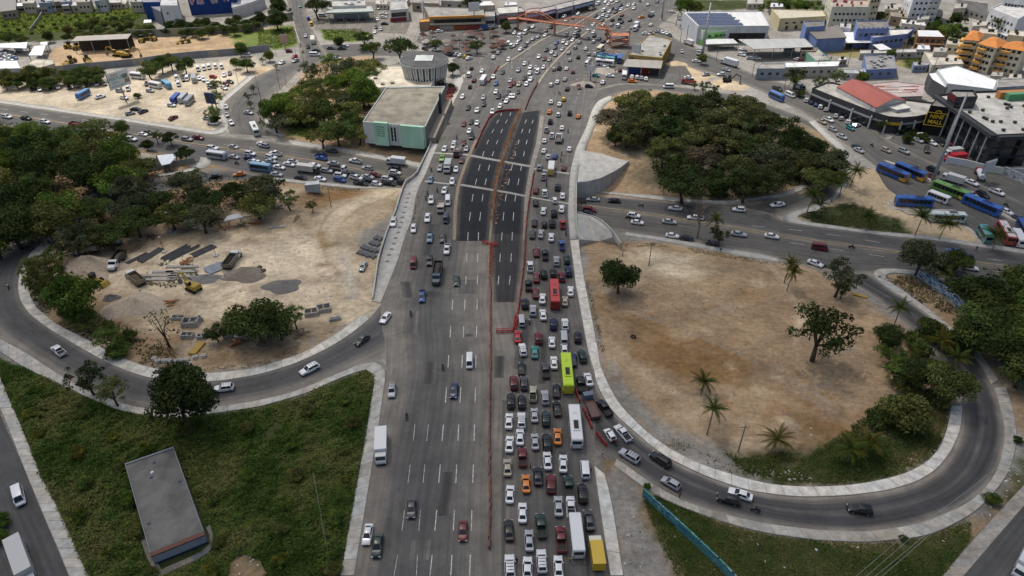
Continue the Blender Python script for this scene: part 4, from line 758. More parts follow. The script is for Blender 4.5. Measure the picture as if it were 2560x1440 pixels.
b = bld('white_pitched_kiosk', 'white pitched kiosk roof at the end of the shop row', T4((1160,1050),(1290,1095),(1425,1075),(1310,1015)), 7.6, (.5,.5,.5), (.68,.66,.6), 0, roofm=SHEET, over=.4)
b = bld('shopping_mall', 'dark glass shopping mall with weathered pale roof', T4((1690,962),(2282,1368),(2680,1352),(2680,905),(2040,930)), 12, (.035,.04,.045), (.52,.5,.46), .8)
wins(b, 0, 3, 9, 5.6, 2.8, 2.2, 3.7); wins(b, 1, 3, 6, 4.2, 2.8, 2.2, 3.7); vents(b, 20, 11, .9, .7)
for k in range(8): on_edge(b, 0, .06+.125*k, 5.5, .35, 11, .4, 'column', PLAS, (.4,.4,.42), out=1.2)
band(b, 0, 11.9, 1.3, (.05,.055,.06), 'fascia', 0, 1, 1.8, out=.9); band(b, 1, 11.9, 1.3, (.05,.055,.06), 'fascia', 0, 1, 1.8, out=.9)
for rf, c_ in ((((2305,958),(2420,985),(2420,1005),(2310,1005)), None),): pass
for (xa, ya), c_, lab in (((2435,950), (.45,.2,.07), 'orange shipping container on the mall roof'), ((2520,970), (.1,.3,.14), 'green shipping container beside the orange one on the mall roof')):
    (px, py), = T4((xa, ya)); p = atz(px, py, 13); mb = MB(); mb.box(-6,6,-1.2,1.2,0,2.6)
    for k in range(12): mb.box(-5.6+k, -5.1+k, -1.26, 1.26, .1, 2.5)
    o = colr(mb.build('shipping_container', PAINTED), c_); o.location = (p.x, p.y, 12.05); o.rotation_euler = (0,0,.12); setp(o, lab, 'container')
b2 = bld('roof_lookout', 'glazed stair box with dark red cap on the mall roof', T4((1810,940),(1885,990),(2092,985),(2052,918),(1830,912)), 16, (.05,.055,.06), (.36,.34,.3), .8, z0=11.9); band(b2, 0, 15.6, 2.0, (.12,.02,.03), 'fascia', out=.2)
for k in range(4): on_edge(b2, 1, .12+.25*k, 13.7, 1.6, 2.2)
b = bld('sign_block', 'black block with yellow shop emblem at the mall corner', T4((1622,1062),(1850,1090),(1905,1010),(1690,975)), 11.5, (.012,.012,.013), (.2,.19,.18), .3)
YEL = mat('sign_yellow', (.75,.48,.03), None, rough=.5)
e = Vector(b.L[1])-Vector(b.L[0]); an = math.atan2(e.y, e.x); nn = Vector((e.y, -e.x)).normalized()
def text_on(b, i, txt, u, z, size, M_, out=.14, parent=None):
    q, r_ = Vector(b.L[i]), Vector(b.L[(i+1) % len(b.L)]); e = r_-q; an = math.atan2(e.y, e.x); nn = Vector((e.y, -e.x)).normalized()*out; p = q+e*u
    cu = bpy.data.curves.new('lettering', 'FONT'); cu.body = txt; cu.size = size; cu.align_x = 'CENTER'; cu.align_y = 'CENTER'; cu.extrude = .03; cu.offset = size*.02; cu.materials.append(M_)
    o = link('lettering', cu, parent or b.root); o.location = (p.x+nn.x, p.y+nn.y, z); o.rotation_euler = (math.pi/2, 0, an); return o
text_on(b, 0, 'NINE', .45, 7.7, 2.1, YEL); text_on(b, 0, 'MALL', .45, 5.5, 2.1, YEL)
E0 = elen(b, 0)
for (u, z, ww, hh) in ((.45, 9.2, 7.4, .25), (.45, 4.1, 7.4, .25), (.45-3.7/E0, 6.65, .25, 5.35), (.45+3.7/E0, 6.65, .25, 5.35)): on_edge(b, 0, u, z, ww, hh, .12, 'emblem_frame', YEL, out=.2)
for k in range(10):
    t = math.pi*k/9; on_edge(b, 0, .45+1.0/E0*math.cos(t), 9.3+.95*math.sin(t), .3, .3, .12, 'emblem_handle', YEL, out=.2)
# --- fuel station and shops across
b = bld('fuel_station_canopy', 'wide grey green fuel station canopy on slim posts', T2((706,128),(1178,112),(1152,62),(712,76)), 6, (.5,.5,.5), (.4,.43,.4), 0, 'canopy', SHEET, True)
band(b, 0, 5.6, .9, (.22,.32,.28), 'fascia', out=.1); band(b, 3, 5.6, .9, (.22,.32,.28), 'fascia', out=.1)
for k in range(4):
    mb = MB(); p = (Vector(b.L[0])*(1-.15-.22*k)+Vector(b.L[1])*(.15+.22*k)); mb.box(p.x-.5,p.x+.5,p.y+2,p.y+4,0,1.8); colr(mb.build('fuel_pump', PAINTED, b.root), (.1,.15,.16))
b = bld('fuel_station_shop', 'flat white shop behind the fuel canopy', T2((762,72),(1095,62),(1090,5),(760,12)), 7, (.5,.5,.5), (.45,.44,.4), .6); vents(b, 5, 2, 1.5, 1, (.5,.5,.5))
b = bld('corner_shop', 'white two storey shop with dark window band', T2((1345,108),(1522,92),(1502,5),(1340,12)), 6.5, (.55,.55,.55), (.4,.39,.37), .4); on_edge(b, 0, .45, 4, 9, 2.4); on_edge(b, 0, .4, 1.2, 10, 2.2, .12, 'shopfront', PAINTED, (.2,.03,.05), out=.06)
b = bld('orange_trim_shops', 'long shop row with orange roof trim and open galleries', T2((1735,178),(2290,162),(2272,90),(1680,66)), 7, (.3,.26,.2), (.3,.29,.26), .3); band(b, 0, 7.2, 1.1, (.6,.27,.06), 'trim', out=.5, d=1.0); wins(b, 0, 2, 10, 3.2, 2.0, 1.6, 3.1); band(b, 0, 3.5, .8, (.4,.36,.28), 'gallery_slab', out=.9, d=1.8)
for u, c_ in ((.12,(.25,.07,.04)),(.3,(.3,.28,.24)),(.55,(.25,.06,.03)),(.78,(.2,.04,.03)),(.92,(.05,.1,.32))): on_edge(b, 0, u, 1.5, 8, 2.4, .5, 'shopfront', PAINTED, c_, out=1.2)
b = bld('orange_trim_shops', 'low orange roofed shop left of the long shop row', T2((1632,225),(1752,215),(1745,190),(1632,198)), 5, (.3,.2,.13), (.6,.28,.07), .2)
for lab, rf, hh, wc, rc in (('white roofed block behind the long shop row', ((2238,62),(2392,55),(2352,8),(2228,14)), 9, (.36,.32,.27), (.72,.73,.72)), ('grey shed with white roof beside the market', ((2430,142),(2620,128),(2620,64),(2400,80)), 5.5, (.32,.31,.3), (.55,.54,.5)), ('small two storey shop with grey shutters', ((2290,170),(2390,165),(2390,110),(2290,118)), 6, (.4,.38,.36), (.36,.35,.33)), ('brown walled shop row at the top edge', ((1560,30),(1830,40),(1830,-30),(1560,-30)), 5, (.3,.26,.22), (.3,.28,.25)), ('grey warehouse at the top edge above the shops', ((1850,10),(2220,25),(2220,-60),(1850,-60)), 5, (.33,.31,.29), (.36,.34,.31))):
    b = bld('market_shop', lab, T2(*rf), hh, wc, rc, .3); wins(b, 0, 1, 3, 2.0, 1.6, hh*.5, 1)
for lab, rf, c_ in (('grey roofed shop beside the footbridge stairs', ((-150,160),(135,118),(100,78),(-180,95)), (.2,.18,.17)), ('shop with red lettered white sign by the footbridge', ((140,146),(282,124),(268,82),(150,95)), (.5,.16,.14)), ('purple fronted shop in the roadside row', ((284,132),(445,92),(432,58),(272,88)), (.2,.1,.22)), ('violet and grey shop further up the roadside row', ((446,102),(615,58),(602,12),(432,50)), (.3,.24,.3)), ('dark shopfront at the head of the roadside row', ((618,60),(830,5),(800,-40),(605,10)), (.16,.18,.17))):
    b = bld('roadside_shop', lab, T3(*rf), 5, c_, (.38,.36,.34), .4); band(b, 0, 3.9, 1.2, R.choice([(.55,.55,.58),(.45,.2,.2),(.35,.4,.55)]), 'sign_panel', .05, .95, .2, PAINTED, .15); on_edge(b, 0, .5, 1.5, elen(b, 0)*.8, 2.4, .12, 'shutter', DARK, out=.06)
# --- blue superstore top left
b = bld('superstore', 'deep blue superstore facade with collage shapes', T1((1840,-140),(2330,-165),(2360,-330),(1800,-300)), 17, (.012,.045,.19), (.2,.2,.22), .5)
for k, (u, pts) in enumerate(((.07, [(-1.6,3.5),(1.5,3.6),(2.6,-.5),(.2,-4.2),(-.9,-3.6)]), (.24, [(-1.6,4.2),(1.2,4.2),(1.9,-4),(-1.6,-4)]), (.5, [(-3,4),(2.6,4),(2.4,1),(2.6,-3.8),(-.6,-4),(-2.2,.5)]), (.72, [(-2.4,4),(2.6,4),(2,-.8),(.6,-3.8),(-1.2,-.5)]), (.88, [(-1,3.6),(2.2,3),(3,0),(-1.6,-3.4),(-2.6,-2.4)]))):
    q, r_ = Vector(b.L[0]), Vector(b.L[1]); e = r_-q; an = math.atan2(e.y, e.x); p = q+e*u; mb = MB(); n = len(pts); mb.add([(x*1.15,-.12,y*1.25) for x, y in pts]+[(x*1.15,.05,y*1.25) for x, y in pts], [tuple(range(n-1,-1,-1))]+[(i, (i+1) % n, n+(i+1) % n, n+i) for i in range(n)])
    o = mb.build('collage_panel', mat('collage', (.5,.12,.06), (.6,.58,.55), .9, .6, 2, c3=(.1,.22,.4), contrast=(.4,.6)), b.root); o.location = (p.x, p.y, 11.2); o.rotation_euler = (0,0,an)
b = bld('superstore_wing', 'white stair tower beside the blue superstore', T1((1605,60),(1775,60),(1765,-60),(1612,-60)), 12, (.62,.63,.65), (.5,.5,.5), .4); on_edge(b, 0, .3, 8, 1.2, .8)
b = bld('superstore_wing', 'low blue wing left of the white stair tower', T1((1428,30),(1602,26),(1610,-60),(1410,-50)), 10, (.015,.06,.22), (.3,.3,.32), .4)
b = bld('superstore_wing', 'grey ramp building leaning on the white tower', T1((1515,75),(1605,120),(1610,20),(1530,10)), 8, (.22,.23,.28), (.25,.25,.3), .3)
b = bld('white_canopy', 'small white canopy at the superstore entrance', T1((1435,228),(1515,222),(1512,196),(1440,198)), 3, (.6,.6,.6), (.75,.75,.75), 0, 'canopy', SHEET, True)
b = bld('parking_deck', 'curved white parking deck with upright fins', T1((2320,88),(2440,55),(2560,15),(2640,-25),(2620,-60),(2320,20)), 6, (.5,.5,.52), (.4,.4,.4), .6)
for e_ in range(3):
    for k in range(8): on_edge(b, e_, (k+.5)/8, 4, .3, 4, .5, 'fin', PLAS, (.62,.62,.62), out=.3)
# --- lots at the top left
for lab, rf, hh, wc, rc in (('grey barn roof at the top left corner', ((0,118),(160,100),(160,-20),(-60,-20)), 5, (.22,.2,.18), (.2,.18,.16)), ('white tin shed beside the grey barn', ((165,65),(240,58),(235,25),(165,30)), 4, (.35,.33,.3), (.7,.71,.72)), ('tin shed with pale roof behind the meadow', ((365,75),(470,70),(465,40),(370,45)), 4, (.3,.28,.25), (.6,.62,.65)), ('tall white house behind the meadow', ((468,10),(530,5),(525,-40),(465,-40)), 7, (.6,.6,.62), (.5,.5,.5)), ('brown block house behind the meadow', ((535,20),(600,15),(600,-40),(535,-40)), 6, (.3,.22,.17), (.3,.27,.24)), ('bright tin roofed house behind the meadow', ((615,58),(690,54),(690,12),(620,16)), 5, (.3,.27,.24), (.74,.75,.76)), ('low house with white lean to behind the meadow', ((710,60),(890,45),(890,10),(710,20)), 4.5, (.34,.3,.25), (.5,.47,.42)), ('grey blue sheet clad house behind the meadow', ((945,10),(1070,0),(1065,-60),(940,-50)), 7, (.22,.28,.33), (.3,.32,.34)), ('long block house near the superstore', ((1090,30),(1210,25),(1210,-30),(1090,-25)), 4, (.35,.31,.26), (.5,.48,.45))):
    b = bld('tin_house', lab, T1(*rf), hh, wc, rc, .1, roofm=SHEET); wins(b, 0, 1, 3, 1.1, 1.2, hh*.5, 1)
b = bld('machine_shed', 'long brown grey open shed sheltering machines', T1((712,412),(1275,386),(1312,336),(765,362)), [6.4,6.4,7.6,7.6], (.2,.18,.15), (.27,.24,.2), 0, 'shed', SHEET, True)
q = [Vector(p) for p in b.L]; mb = MB(); mb.hull8([(*p, -.2) for p in (q[3]-Vector((0,.4)), q[2]-Vector((0,.4)), q[2], q[3])], [(*p, 7.2) for p in (q[3]-Vector((0,.4)), q[2]-Vector((0,.4)), q[2], q[3])]); colr(mb.build('shed_shade_wall', PLAS, b.root), (.06,.05,.04))  # added wall, coloured near black to give the shade inside the open shed
for lab, rf in (('upper white canopy over the car lot', ((-60,472),(262,482),(276,420),(-60,440))), ('slanted white canopy over the car lot', ((285,552),(420,552),(458,450),(342,462))), ('small pale canopy behind the slanted one', ((402,446),(474,446),(474,416),(406,420)))):
    b = bld('white_canopy', lab, T1(*rf), 4, (.6,.6,.6), (.76,.76,.77), 0, 'canopy', SHEET, True)
b = bld('white_office', 'white flat roofed office at the left edge', T1((-80,692),(208,686),(172,606),(-80,610)), 5, (.4,.41,.43), (.76,.77,.79), .2, roofm=SHEET); wins(b, 0, 1, 5, 1.8, 1.4, 2.6, 1)
b = bld('block_shed', 'plain beige concrete shed beside the white office', T1((245,660),(420,680),(500,600),(350,590)), 3.6, (.45,.41,.33), (.5,.46,.38), .2); b = bld('block_shed', 'small taller concrete box next to the beige shed', T1((425,672),(540,640),(530,592),(450,600)), 4.4, (.42,.39,.33), (.46,.43,.36), .2)
# --- walls of the yard
def wall_line(name, label, pts, hh, th, col, conv=g, M_=PLAS, cat='wall', coping=None, pan=4.0, kind=None, pz=None):
    P = [conv(*p) for p in pts]; root = thing(name, label, cat, P[0]); k = 0
    PP, t = resample(P, n=max(2, int(sum((P[i+1]-P[i]).length for i in range(len(P)-1))/pan)+1))
    for i in range(len(PP)-1):
        a, b_ = PP[i], PP[i+1]; e = b_-a; n = np.array([-e[1], e[0]])/max(1e-6, np.hypot(*e))*th/2; o = np.array(P[0])[:2]; z0, z1 = (float((pz or zg)(*q)) for q in (a, b_)); zb = P[0].z
        qs = [a-n-o, b_-n-o, b_+n-o, a+n-o]; zz = [z0-zb, z1-zb, z1-zb, z0-zb]; mb = MB(); e2 = e*.003
        mb.hull8([(q[0], q[1], z-.6) for q, z in zip(qs, zz)], [(q[0], q[1], z+hh) for q, z in zip(qs, zz)]); c_ = col(i) if callable(col) else tuple(x*R.gauss(1,.06) for x in col)
        colr(mb.build('wall_panel', M_, root), c_)
    return root
wall_line('block_wall', 'grey block wall along the machine yard with faded patches', T1((540,735),(800,705),(1100,680),(1400,650),(1700,605),(2000,575),(2350,550),(2560,525),(2700,510)), 3.4, .3, lambda i: (.22,.23,.25) if i % 7 else (.33,.31,.25), pan=5)
wall_line('block_wall', 'tall grey wall behind the machine yard', T1((1300,372),(1700,362),(2100,340),(2400,318),(2640,300)), 4, .3, (.27,.25,.22), pan=6)
wall_line('block_wall', 'stone wall beside the street corner lot', T2((0,252),(150,235),(370,200)), 4.5, .4, (.24,.21,.18), pan=5)
wall_line('block_wall', 'white capped wall running up beside the street', T2((375,250),(400,330),(430,430),(445,470)), 2.2, .4, (.45,.42,.37), pan=5)
wall_line('block_wall', 'low grey wall behind the slip road', U1((880,450),(1100,395),(1350,300),(1600,245),(1960,195)), 2.2, .3, (.3,.29,.26), pan=5)
wall_line('block_wall', 'thin boundary wall climbing across the green meadow', T1((310,320),(400,200),(460,90)), 2, .3, (.3,.3,.24), pan=5)
wall_line('block_wall', 'white retaining wall of the mall forecourt', U4((1770,190),(2000,230),(2250,300),(2560,310),(2700,315)), 2.6, .4, (.55,.55,.55), pan=6)
# --- bottom left flat block
b = bld('roadside_block', 'grey flat roofed kiosk block standing in the weeds', U1(*[(x, y+2880) for x, y in ((1508,1240),(2048,1022),(1735,152),(1250,322))]), 2.5, (.24,.25,.27), (.165,.16,.15), .22)
band(b, 0, 2.62, .3, (.15,.075,.055), 'coping', out=-.1, d=.9); band(b, 0, .2, .35, (.02,.035,.08), 'plinth_band', out=.1, d=.2); band(b, 0, 1.4, 1.9, (.30,.33,.37), 'shutter_wall', .01, .99, .2, PAINTED, .06)
for k, (u, v_) in enumerate(((.4,.75),(.45,.8),(.55,.9),(.9,.6),(.12,.3))):
    P_ = [Vector(p) for p in b.L]; p = (P_[0]*(1-u)+P_[1]*u)*(1-v_)+(P_[3]*(1-u)+P_[2]*u)*v_; mb = MB(); mb.box(-.3,.3,-.2,.2,0,.08); mb.box(-.12,.24,-.12,.3,.08,.14); o = colr(mb.build('litter', PAINTED, b.roof), R.choice([(.7,.7,.72),(.6,.6,.62),(.06,.07,.12)])); o.location = (p.x, p.y, 2.52); o.rotation_euler = (0,0,k)
pavement('kiosk_apron', T(0,1080)((1555,1405),(2160,1140),(2060,960)), T(0,1080)((1585,1455),(2180,1185),(2100,930)), 2.4, True, col=(.2,.19,.17))
pavement('kiosk_apron', T(0,1080)((1380,960),(1460,1260),(1555,1405)), T(0,1080)((1500,960),(1545,1250),(1620,1390)), 2.4, True, col=(.2,.19,.17))
# --- huts near the construction site
b = bld('site_hut', 'beige hut with flat roof among the trees', U1((1395,150),(1555,165),(1560,100),(1400,78)), 3.4, (.36,.33,.24), (.36,.32,.25), .2); on_edge(b, 0, .4, 1.8, .9, 1.4)
b = bld('site_hut', 'bright sheet roof shelter beside the beige hut', U1((1615,212),(1700,195),(1760,130),(1755,95),(1568,115)), 3.2, (.3,.32,.36), (.66,.7,.76), 0, 'shelter', SHEET, True)
b = bld('site_hut', 'pale blue tapering sheet hut beside the avenue', U2((482,415),(634,400),(630,360),(500,390)), [2,3,3,2], (.36,.42,.46), (.5,.54,.54), 0, roofm=SHEET)
b = bld('site_hut', 'tin roofed open shelter on the construction site', U1((2240,770),(2425,730),(2390,690),(2270,720)), 3, (.3,.3,.3), (.5,.52,.55), 0, 'shelter', SHEET, True)
# --- low houses filling the blocks behind
k_ = {}
for wh, lst in (('behind the shops and condominiums', ((1868,10,40,14),(1925,18,34,10),(2003,128,36,9),(2046,146,30,9),(2092,152,26,8),(2292,124,34,11),(2335,130,30,10),(2405,112,30,12),(2432,66,34,12),(2455,100,24,10),(2385,22,30,12),(2425,14,30,10),(2292,50,30,12),(2332,34,26,10),(2240,100,30,10),(2196,78,28,10),(2520,196,34,10),(2476,190,30,9),(1962,112,28,8),(2285,165,36,9),(2100,30,30,10),(2225,20,30,11),(2480,120,20,9))), ('beyond the green meadow', ((15,6,34,10),(55,9,30,9),(96,8,30,9),(150,6,26,8),(190,6,34,9),(236,5,30,9),(282,8,32,9),(325,5,30,9),(345,14,24,7))), ('behind the fuel station', ((820,3,30,9),(938,10,30,9),(985,4,34,10),(1040,6,26,9),(1110,4,40,9),(1260,14,34,9)))):
    for x, y, w_, d_ in sorted(lst):
        hh = R.choice([3.2,3.6,4.5,6.4]); wc, rc, cn, M_ = R.choice([((.42,.38,.32),(.42,.4,.36),'grey',FLAT),((.5,.46,.38),(.5,.46,.4),'cream',FLAT),((.3,.27,.24),(.62,.63,.64),'bright tin',SHEET),((.28,.22,.18),(.26,.2,.16),'rusty tin',SHEET),((.45,.45,.46),(.66,.66,.66),'white',SHEET),((.2,.25,.35),(.34,.33,.31),'dull',FLAT)]); k_[(cn,wh)] = k_.get((cn,wh),0)+1
        b = bld('small_house', f'low house with {cn} roof {wh}, {["first","second","third","fourth","fifth","sixth","seventh","eighth","ninth","tenth"][k_[(cn,wh)]-1]} from the left', ((x,y),(x+w_,y-R.uniform(-2,3)),(x+w_+R.uniform(-4,6),y-d_),(x+R.uniform(-3,6),y-d_-1)), hh, wc, rc, .15, roofm=M_); wins(b, 0, 1, 3, 1.1, 1.1, hh*.55, 1); vents(b, 2, int(x), .8, 1.0, R.choice([(.02,.02,.02),(.5,.5,.5),(.05,.1,.3)]))
# --- market roofs
hm = MB(); n = 8
hm.add([(math.cos(2*math.pi*i/n), math.sin(2*math.pi*i/n), 2.4) for i in range(n)]+[(.25*math.cos(2*math.pi*i/n), .25*math.sin(2*math.pi*i/n), 3.3) for i in range(n)]+[(0,0,3.45)], [(i, (i+1) % n, n+(i+1) % n, n+i) for i in range(n)]+[(n+i, n+(i+1) % n, 2*n) for i in range(n)]+[tuple(range(n-1,-1,-1))])
TERR = mat('faded_canvas', (.7,.7,.7), (1,1,1), 1.2, .9, 4, objcol=True); hmesh = hm.mesh('canopy', [TERR])
pm_ = MB(); pm_.tube((0,0,0),(0,0,2.5),.06,n=5); pmesh = pm_.mesh('pole', [STEEL])
CAN = []
zones = [('beside the taxi rank', (1650,320,1800,420)), ('in the middle of the street market', (1880,320,2200,470)), ('near the shops', (2200,290,2420,400)), ('before the market tree', (1900,430,2130,520)), ('along the bus stops', (2350,380,2470,470))]
k = 0
for zn, (x0, y0, x1, y1) in zones:
    for j in range(11 if 'middle' in zn else 8):
        (px, py), = T2((R.uniform(x0, x1), R.uniform(y0, y1))); p = atz(px, py, 2.6); s = R.uniform(1.4, 3.2)
        c_ = R.choice([(.095,.05,.04),(.12,.065,.05),(.075,.042,.036),(.14,.085,.065),(.33,.31,.28),(.24,.2,.17)])
        r_ = thing('market_canopy', None, 'canopy', (p.x, p.y, 0), R.random()*3, 'street market stall canopies '+zn); CAN.append((zn, px, c_, r_))
        o = colr(link('canopy', hmesh, r_), c_); o.scale = (s, s*R.uniform(.8,1.1), R.uniform(.9,1.25)); link('pole', pmesh, r_); k += 1
CAN.sort(key=lambda q: (q[0], q[1])); cn_ = {}
for zn, px, c_, r_ in CAN:
    cn_[zn] = cn_.get(zn, 0)+1; r_['label'] = f'{"pale" if c_[0] > .3 else "rust brown"} stall canopy {zn}, {["first","second","third","fourth","fifth","sixth","seventh","eighth","ninth","tenth","eleventh"][cn_[zn]-1]} from the left'
# ------------------------------------------------------------------ trees
def leaf_material(name, trans=.28):
    M = bpy.data.materials.new(name); M.use_nodes = True; t = M.node_tree; n = t.nodes; L = t.links
    for x in list(n): n.remove(x)
    out = n.new('ShaderNodeOutputMaterial'); d = n.new('ShaderNodeBsdfDiffuse'); tr = n.new('ShaderNodeBsdfTranslucent'); mx = n.new('ShaderNodeMixShader'); mx.inputs[0].default_value = trans
    oi = n.new('ShaderNodeObjectInfo'); a = n.new('ShaderNodeAttribute'); a.attribute_name = 'Col'; m_ = n.new('ShaderNodeMixRGB'); m_.blend_type = 'MULTIPLY'; m_.inputs[0].default_value = 1
    L.new(oi.outputs['Color'], m_.inputs[1]); L.new(a.outputs['Color'], m_.inputs[2]); L.new(m_.outputs[0], d.inputs[0]); L.new(m_.outputs[0], tr.inputs[0]); L.new(d.outputs[0], mx.inputs[1]); L.new(tr.outputs[0], mx.inputs[2]); L.new(mx.outputs[0], out.inputs[0]); return M
LEAF = leaf_material('leaf'); BARK = mat('bark', (.055,.04,.03), (.11,.085,.065), 3.0, .95)
def leaf_cards(P, N, size, rs, col):
    n = len(P); T_ = rs.normal(size=(n,3)); T_ -= N*(T_*N).sum(1)[:,None]; T_ /= np.linalg.norm(T_,axis=1)[:,None]+1e-9; B = np.cross(N,T_)
    s = (size*rs.uniform(.6,1.35,n))[:,None]; w_ = s*rs.uniform(.5,.95,n)[:,None]
    V = np.stack([P-T_*s, P+B*w_*.7-T_*s*.1, P+T_*s, P-B*w_*.7+T_*s*.1],1).reshape(-1,3); F = np.arange(4*n).reshape(n,4); C = np.repeat(col,4,axis=0); return V, F, C
def crown(seed, nb, per, flat, zc, leaf, spread=.74, br=(.26,.42), thin=1.0):
    rs = np.random.RandomState(seed); Ps=[]; Ns=[]; Cs=[]; cen=[]
    for k in range(nb):
        while True:
            q = rs.uniform(-1,1,3)
            if np.linalg.norm(q) < 1 and (k > nb*.3 or q[2] > -.2): break
        q = q*np.array([spread,spread,spread*flat]); r = rs.uniform(*br)*(1.15-.45*np.linalg.norm(q[:2])); c = q+np.array([0,0,zc]); cen.append((c,r))
        n = int(per*(r/.34)**2); d = rs.normal(size=(n,3)); d /= np.linalg.norm(d,axis=1)[:,None]; d[:,2] = np.where(d[:,2] < -.35, -d[:,2]*.6, d[:,2])
        rad = r*(1-.55*rs.random(n)**2.2); P = c+d*rad[:,None]*np.array([1,1,.82]); N = d+rs.normal(size=(n,3))*.55; N /= np.linalg.norm(N,axis=1)[:,None]
        tint = rs.uniform(.62,1.42); hue = rs.uniform(-.12,.14); v = (tint*rs.uniform(.68,1.32,n))[:,None]; Ps.append(P); Ns.append(N); Cs.append(np.c_[v*(1+hue), v, v*(1-hue*.6)])
    P = np.concatenate(Ps); N = np.concatenate(Ns); C_ = np.concatenate(Cs); keep = rs.random(len(P)) < thin
    V, F, CC = leaf_cards(P[keep], N[keep], leaf, rs, C_[keep]); return npmesh('crown', V, F, LEAF, col=CC), cen
def trunk_mesh(seed, cen, zc, th=.055, nl=6, lean=.08):
    rs = np.random.RandomState(seed+99); mb = MB(); fork = Vector((rs.normal()*lean, rs.normal()*lean, zc*.45)); mb.tube((0,0,-.05), fork, th*1.25, th*.85, 7)
    for c, r in sorted(cen, key=lambda q: -q[1])[:nl]:
        mid = (fork+Vector(c))*.5+Vector((rs.normal()*.06, rs.normal()*.06, .03)); mb.tube(fork, mid, th*.6, th*.4, 5); mb.tube(mid, c, th*.4, th*.12, 4)
    return mb.mesh('trunk', [BARK], True)
TREES = {}
def tdef(k, n, **kw):
    TREES[k] = []
    for i in range(n):
        cr, cen = crown(hash(k) % 1 + 31*i+len(k)*7+ord(k[0]), **kw); TREES[k].append((cr, trunk_mesh(i+ord(k[0]), cen, kw['zc'])))
tdef('broad', 5, nb=24, per=260, flat=.58, zc=.88, leaf=.052)
tdef('round', 3, nb=28, per=280, flat=.9, zc=.95, leaf=.045, spread=.62, br=(.3,.45))
tdef('umbrella', 3, nb=26, per=220, flat=.24, zc=.85, leaf=.048, spread=.85, br=(.2,.32))
tdef('airy', 3, nb=32, per=240, flat=.7, zc=1.1, leaf=.044, spread=.82, br=(.14,.28))
tdef('bush', 3, nb=16, per=200, flat=.55, zc=.5, leaf=.062, spread=.66, br=(.28,.45))
tdef('sparse', 2, nb=26, per=34, flat=.8, zc=1.15, leaf=.05, spread=.85, br=(.14,.28))
# bare branching tree
def bare(seed):
    rs = random.Random(seed); mb = MB()
    def br(p, d, l, r, dep):
        q = p+d*l; mb.tube(p, q, r, r*.6, 5 if dep > 2 else 3, cap=False)
        if dep == 0: return
        for k in range(3 if dep > 1 else 2):
            e = (d+Vector((rs.gauss(0,.5), rs.gauss(0,.5), rs.gauss(.15,.3)))).normalized(); br(q, e, l*rs.uniform(.6,.82), r*.58, dep-1)
    br(Vector((0,0,0)), Vector((.05,0,1)), .62, .06, 5); return mb.mesh('branches', [mat('dry_bark', (.16,.12,.1), (.25,.2,.17), 3, .95)])
BARE = [bare(3), bare(8)]
DK = (.048,.068,.024); MD = (.082,.11,.034); OL = (.125,.136,.044); BR_ = (.105,.155,.032); GY = (.09,.102,.054); LT = (.10,.145,.035); YG = (.13,.14,.03); DO = (.095,.104,.042); DB = (.13,.112,.07)
TN = {DK: 'dark green', MD: 'mid green', OL: 'olive', BR_: 'bright green', GY: 'grey green', LT: 'light green', YG: 'yellow green', DO: 'deep olive', DB: 'brownish olive'}
KW = {'broad': 'broad crowned tree', 'round': 'dense round tree', 'umbrella': 'flat topped spreading tree', 'airy': 'airy open crowned tree', 'bush': 'low leafy shrub', 'sparse': 'thin sparsely leaved tree'}
TREELOG = []
def tree(cx, cy, wpx, kind, colr_, where, group=None, conv=None):
    zc = {'broad':.88,'round':.95,'umbrella':.85,'airy':1.1,'bush':.5,'sparse':1.15}[kind]
    r = .5*wpx/ppm(cy)
    for k in range(3): p = g(cx, cy, r*zc); 
    i = R.randrange(len(TREES[kind])); s = r*1.04
    root = thing('shrub' if kind == 'bush' else 'tree', '', 'shrub' if kind == 'bush' else 'tree', (p.x, p.y, p.z), R.uniform(0, 6.28), group); root.scale = (s, s, s*R.uniform(.92,1.1))
    cr, tr = TREES[kind][i]; o = link('crown', cr, root); f = R.uniform(.86,1.16); o.color = (colr_[0]*f*R.uniform(.94,1.06), colr_[1]*f, colr_[2]*f, 1); link('trunk', tr, root)
    TREELOG.append((root, cx, cy, wpx, kind, TN[colr_], where)); return root
def fill(where, poly, spacing, wr, kinds, cols, group, seed, sub=None):
    rs = random.Random(seed); xs = [p[0] for p in poly]; ys = [p[1] for p in poly]; pts = []; t = 0; P = poly
    while t < 1400:
        t += 1; x = rs.uniform(min(xs), max(xs)); y = rs.uniform(min(ys), max(ys))
        if not inpoly(np.array([x]), np.array([y]), P)[0]: continue
        if any(inpoly(np.array([x]), np.array([y]), q)[0] for q in (sub or [])): continue
        k = (y+510)/900.0
        if any(math.hypot(x-a, (y-b)*1.9) < spacing*k for a, b in pts): continue
        pts.append((x, y)); tree(x, y, rs.uniform(*wr)*k, rs.choice(kinds), rs.choice(cols), where, group).scale.z *= rs.uniform(.72,.95)
    return len(pts)
FIELD0 = [(60,960),(165,1000),(360,1060),(540,1055),(765,1005),(905,950),(905,1080),(845,1420),(240,1440),(110,1170)]; KIOSK0 = [(300,1150),(440,1110),(560,1400),(400,1450)]
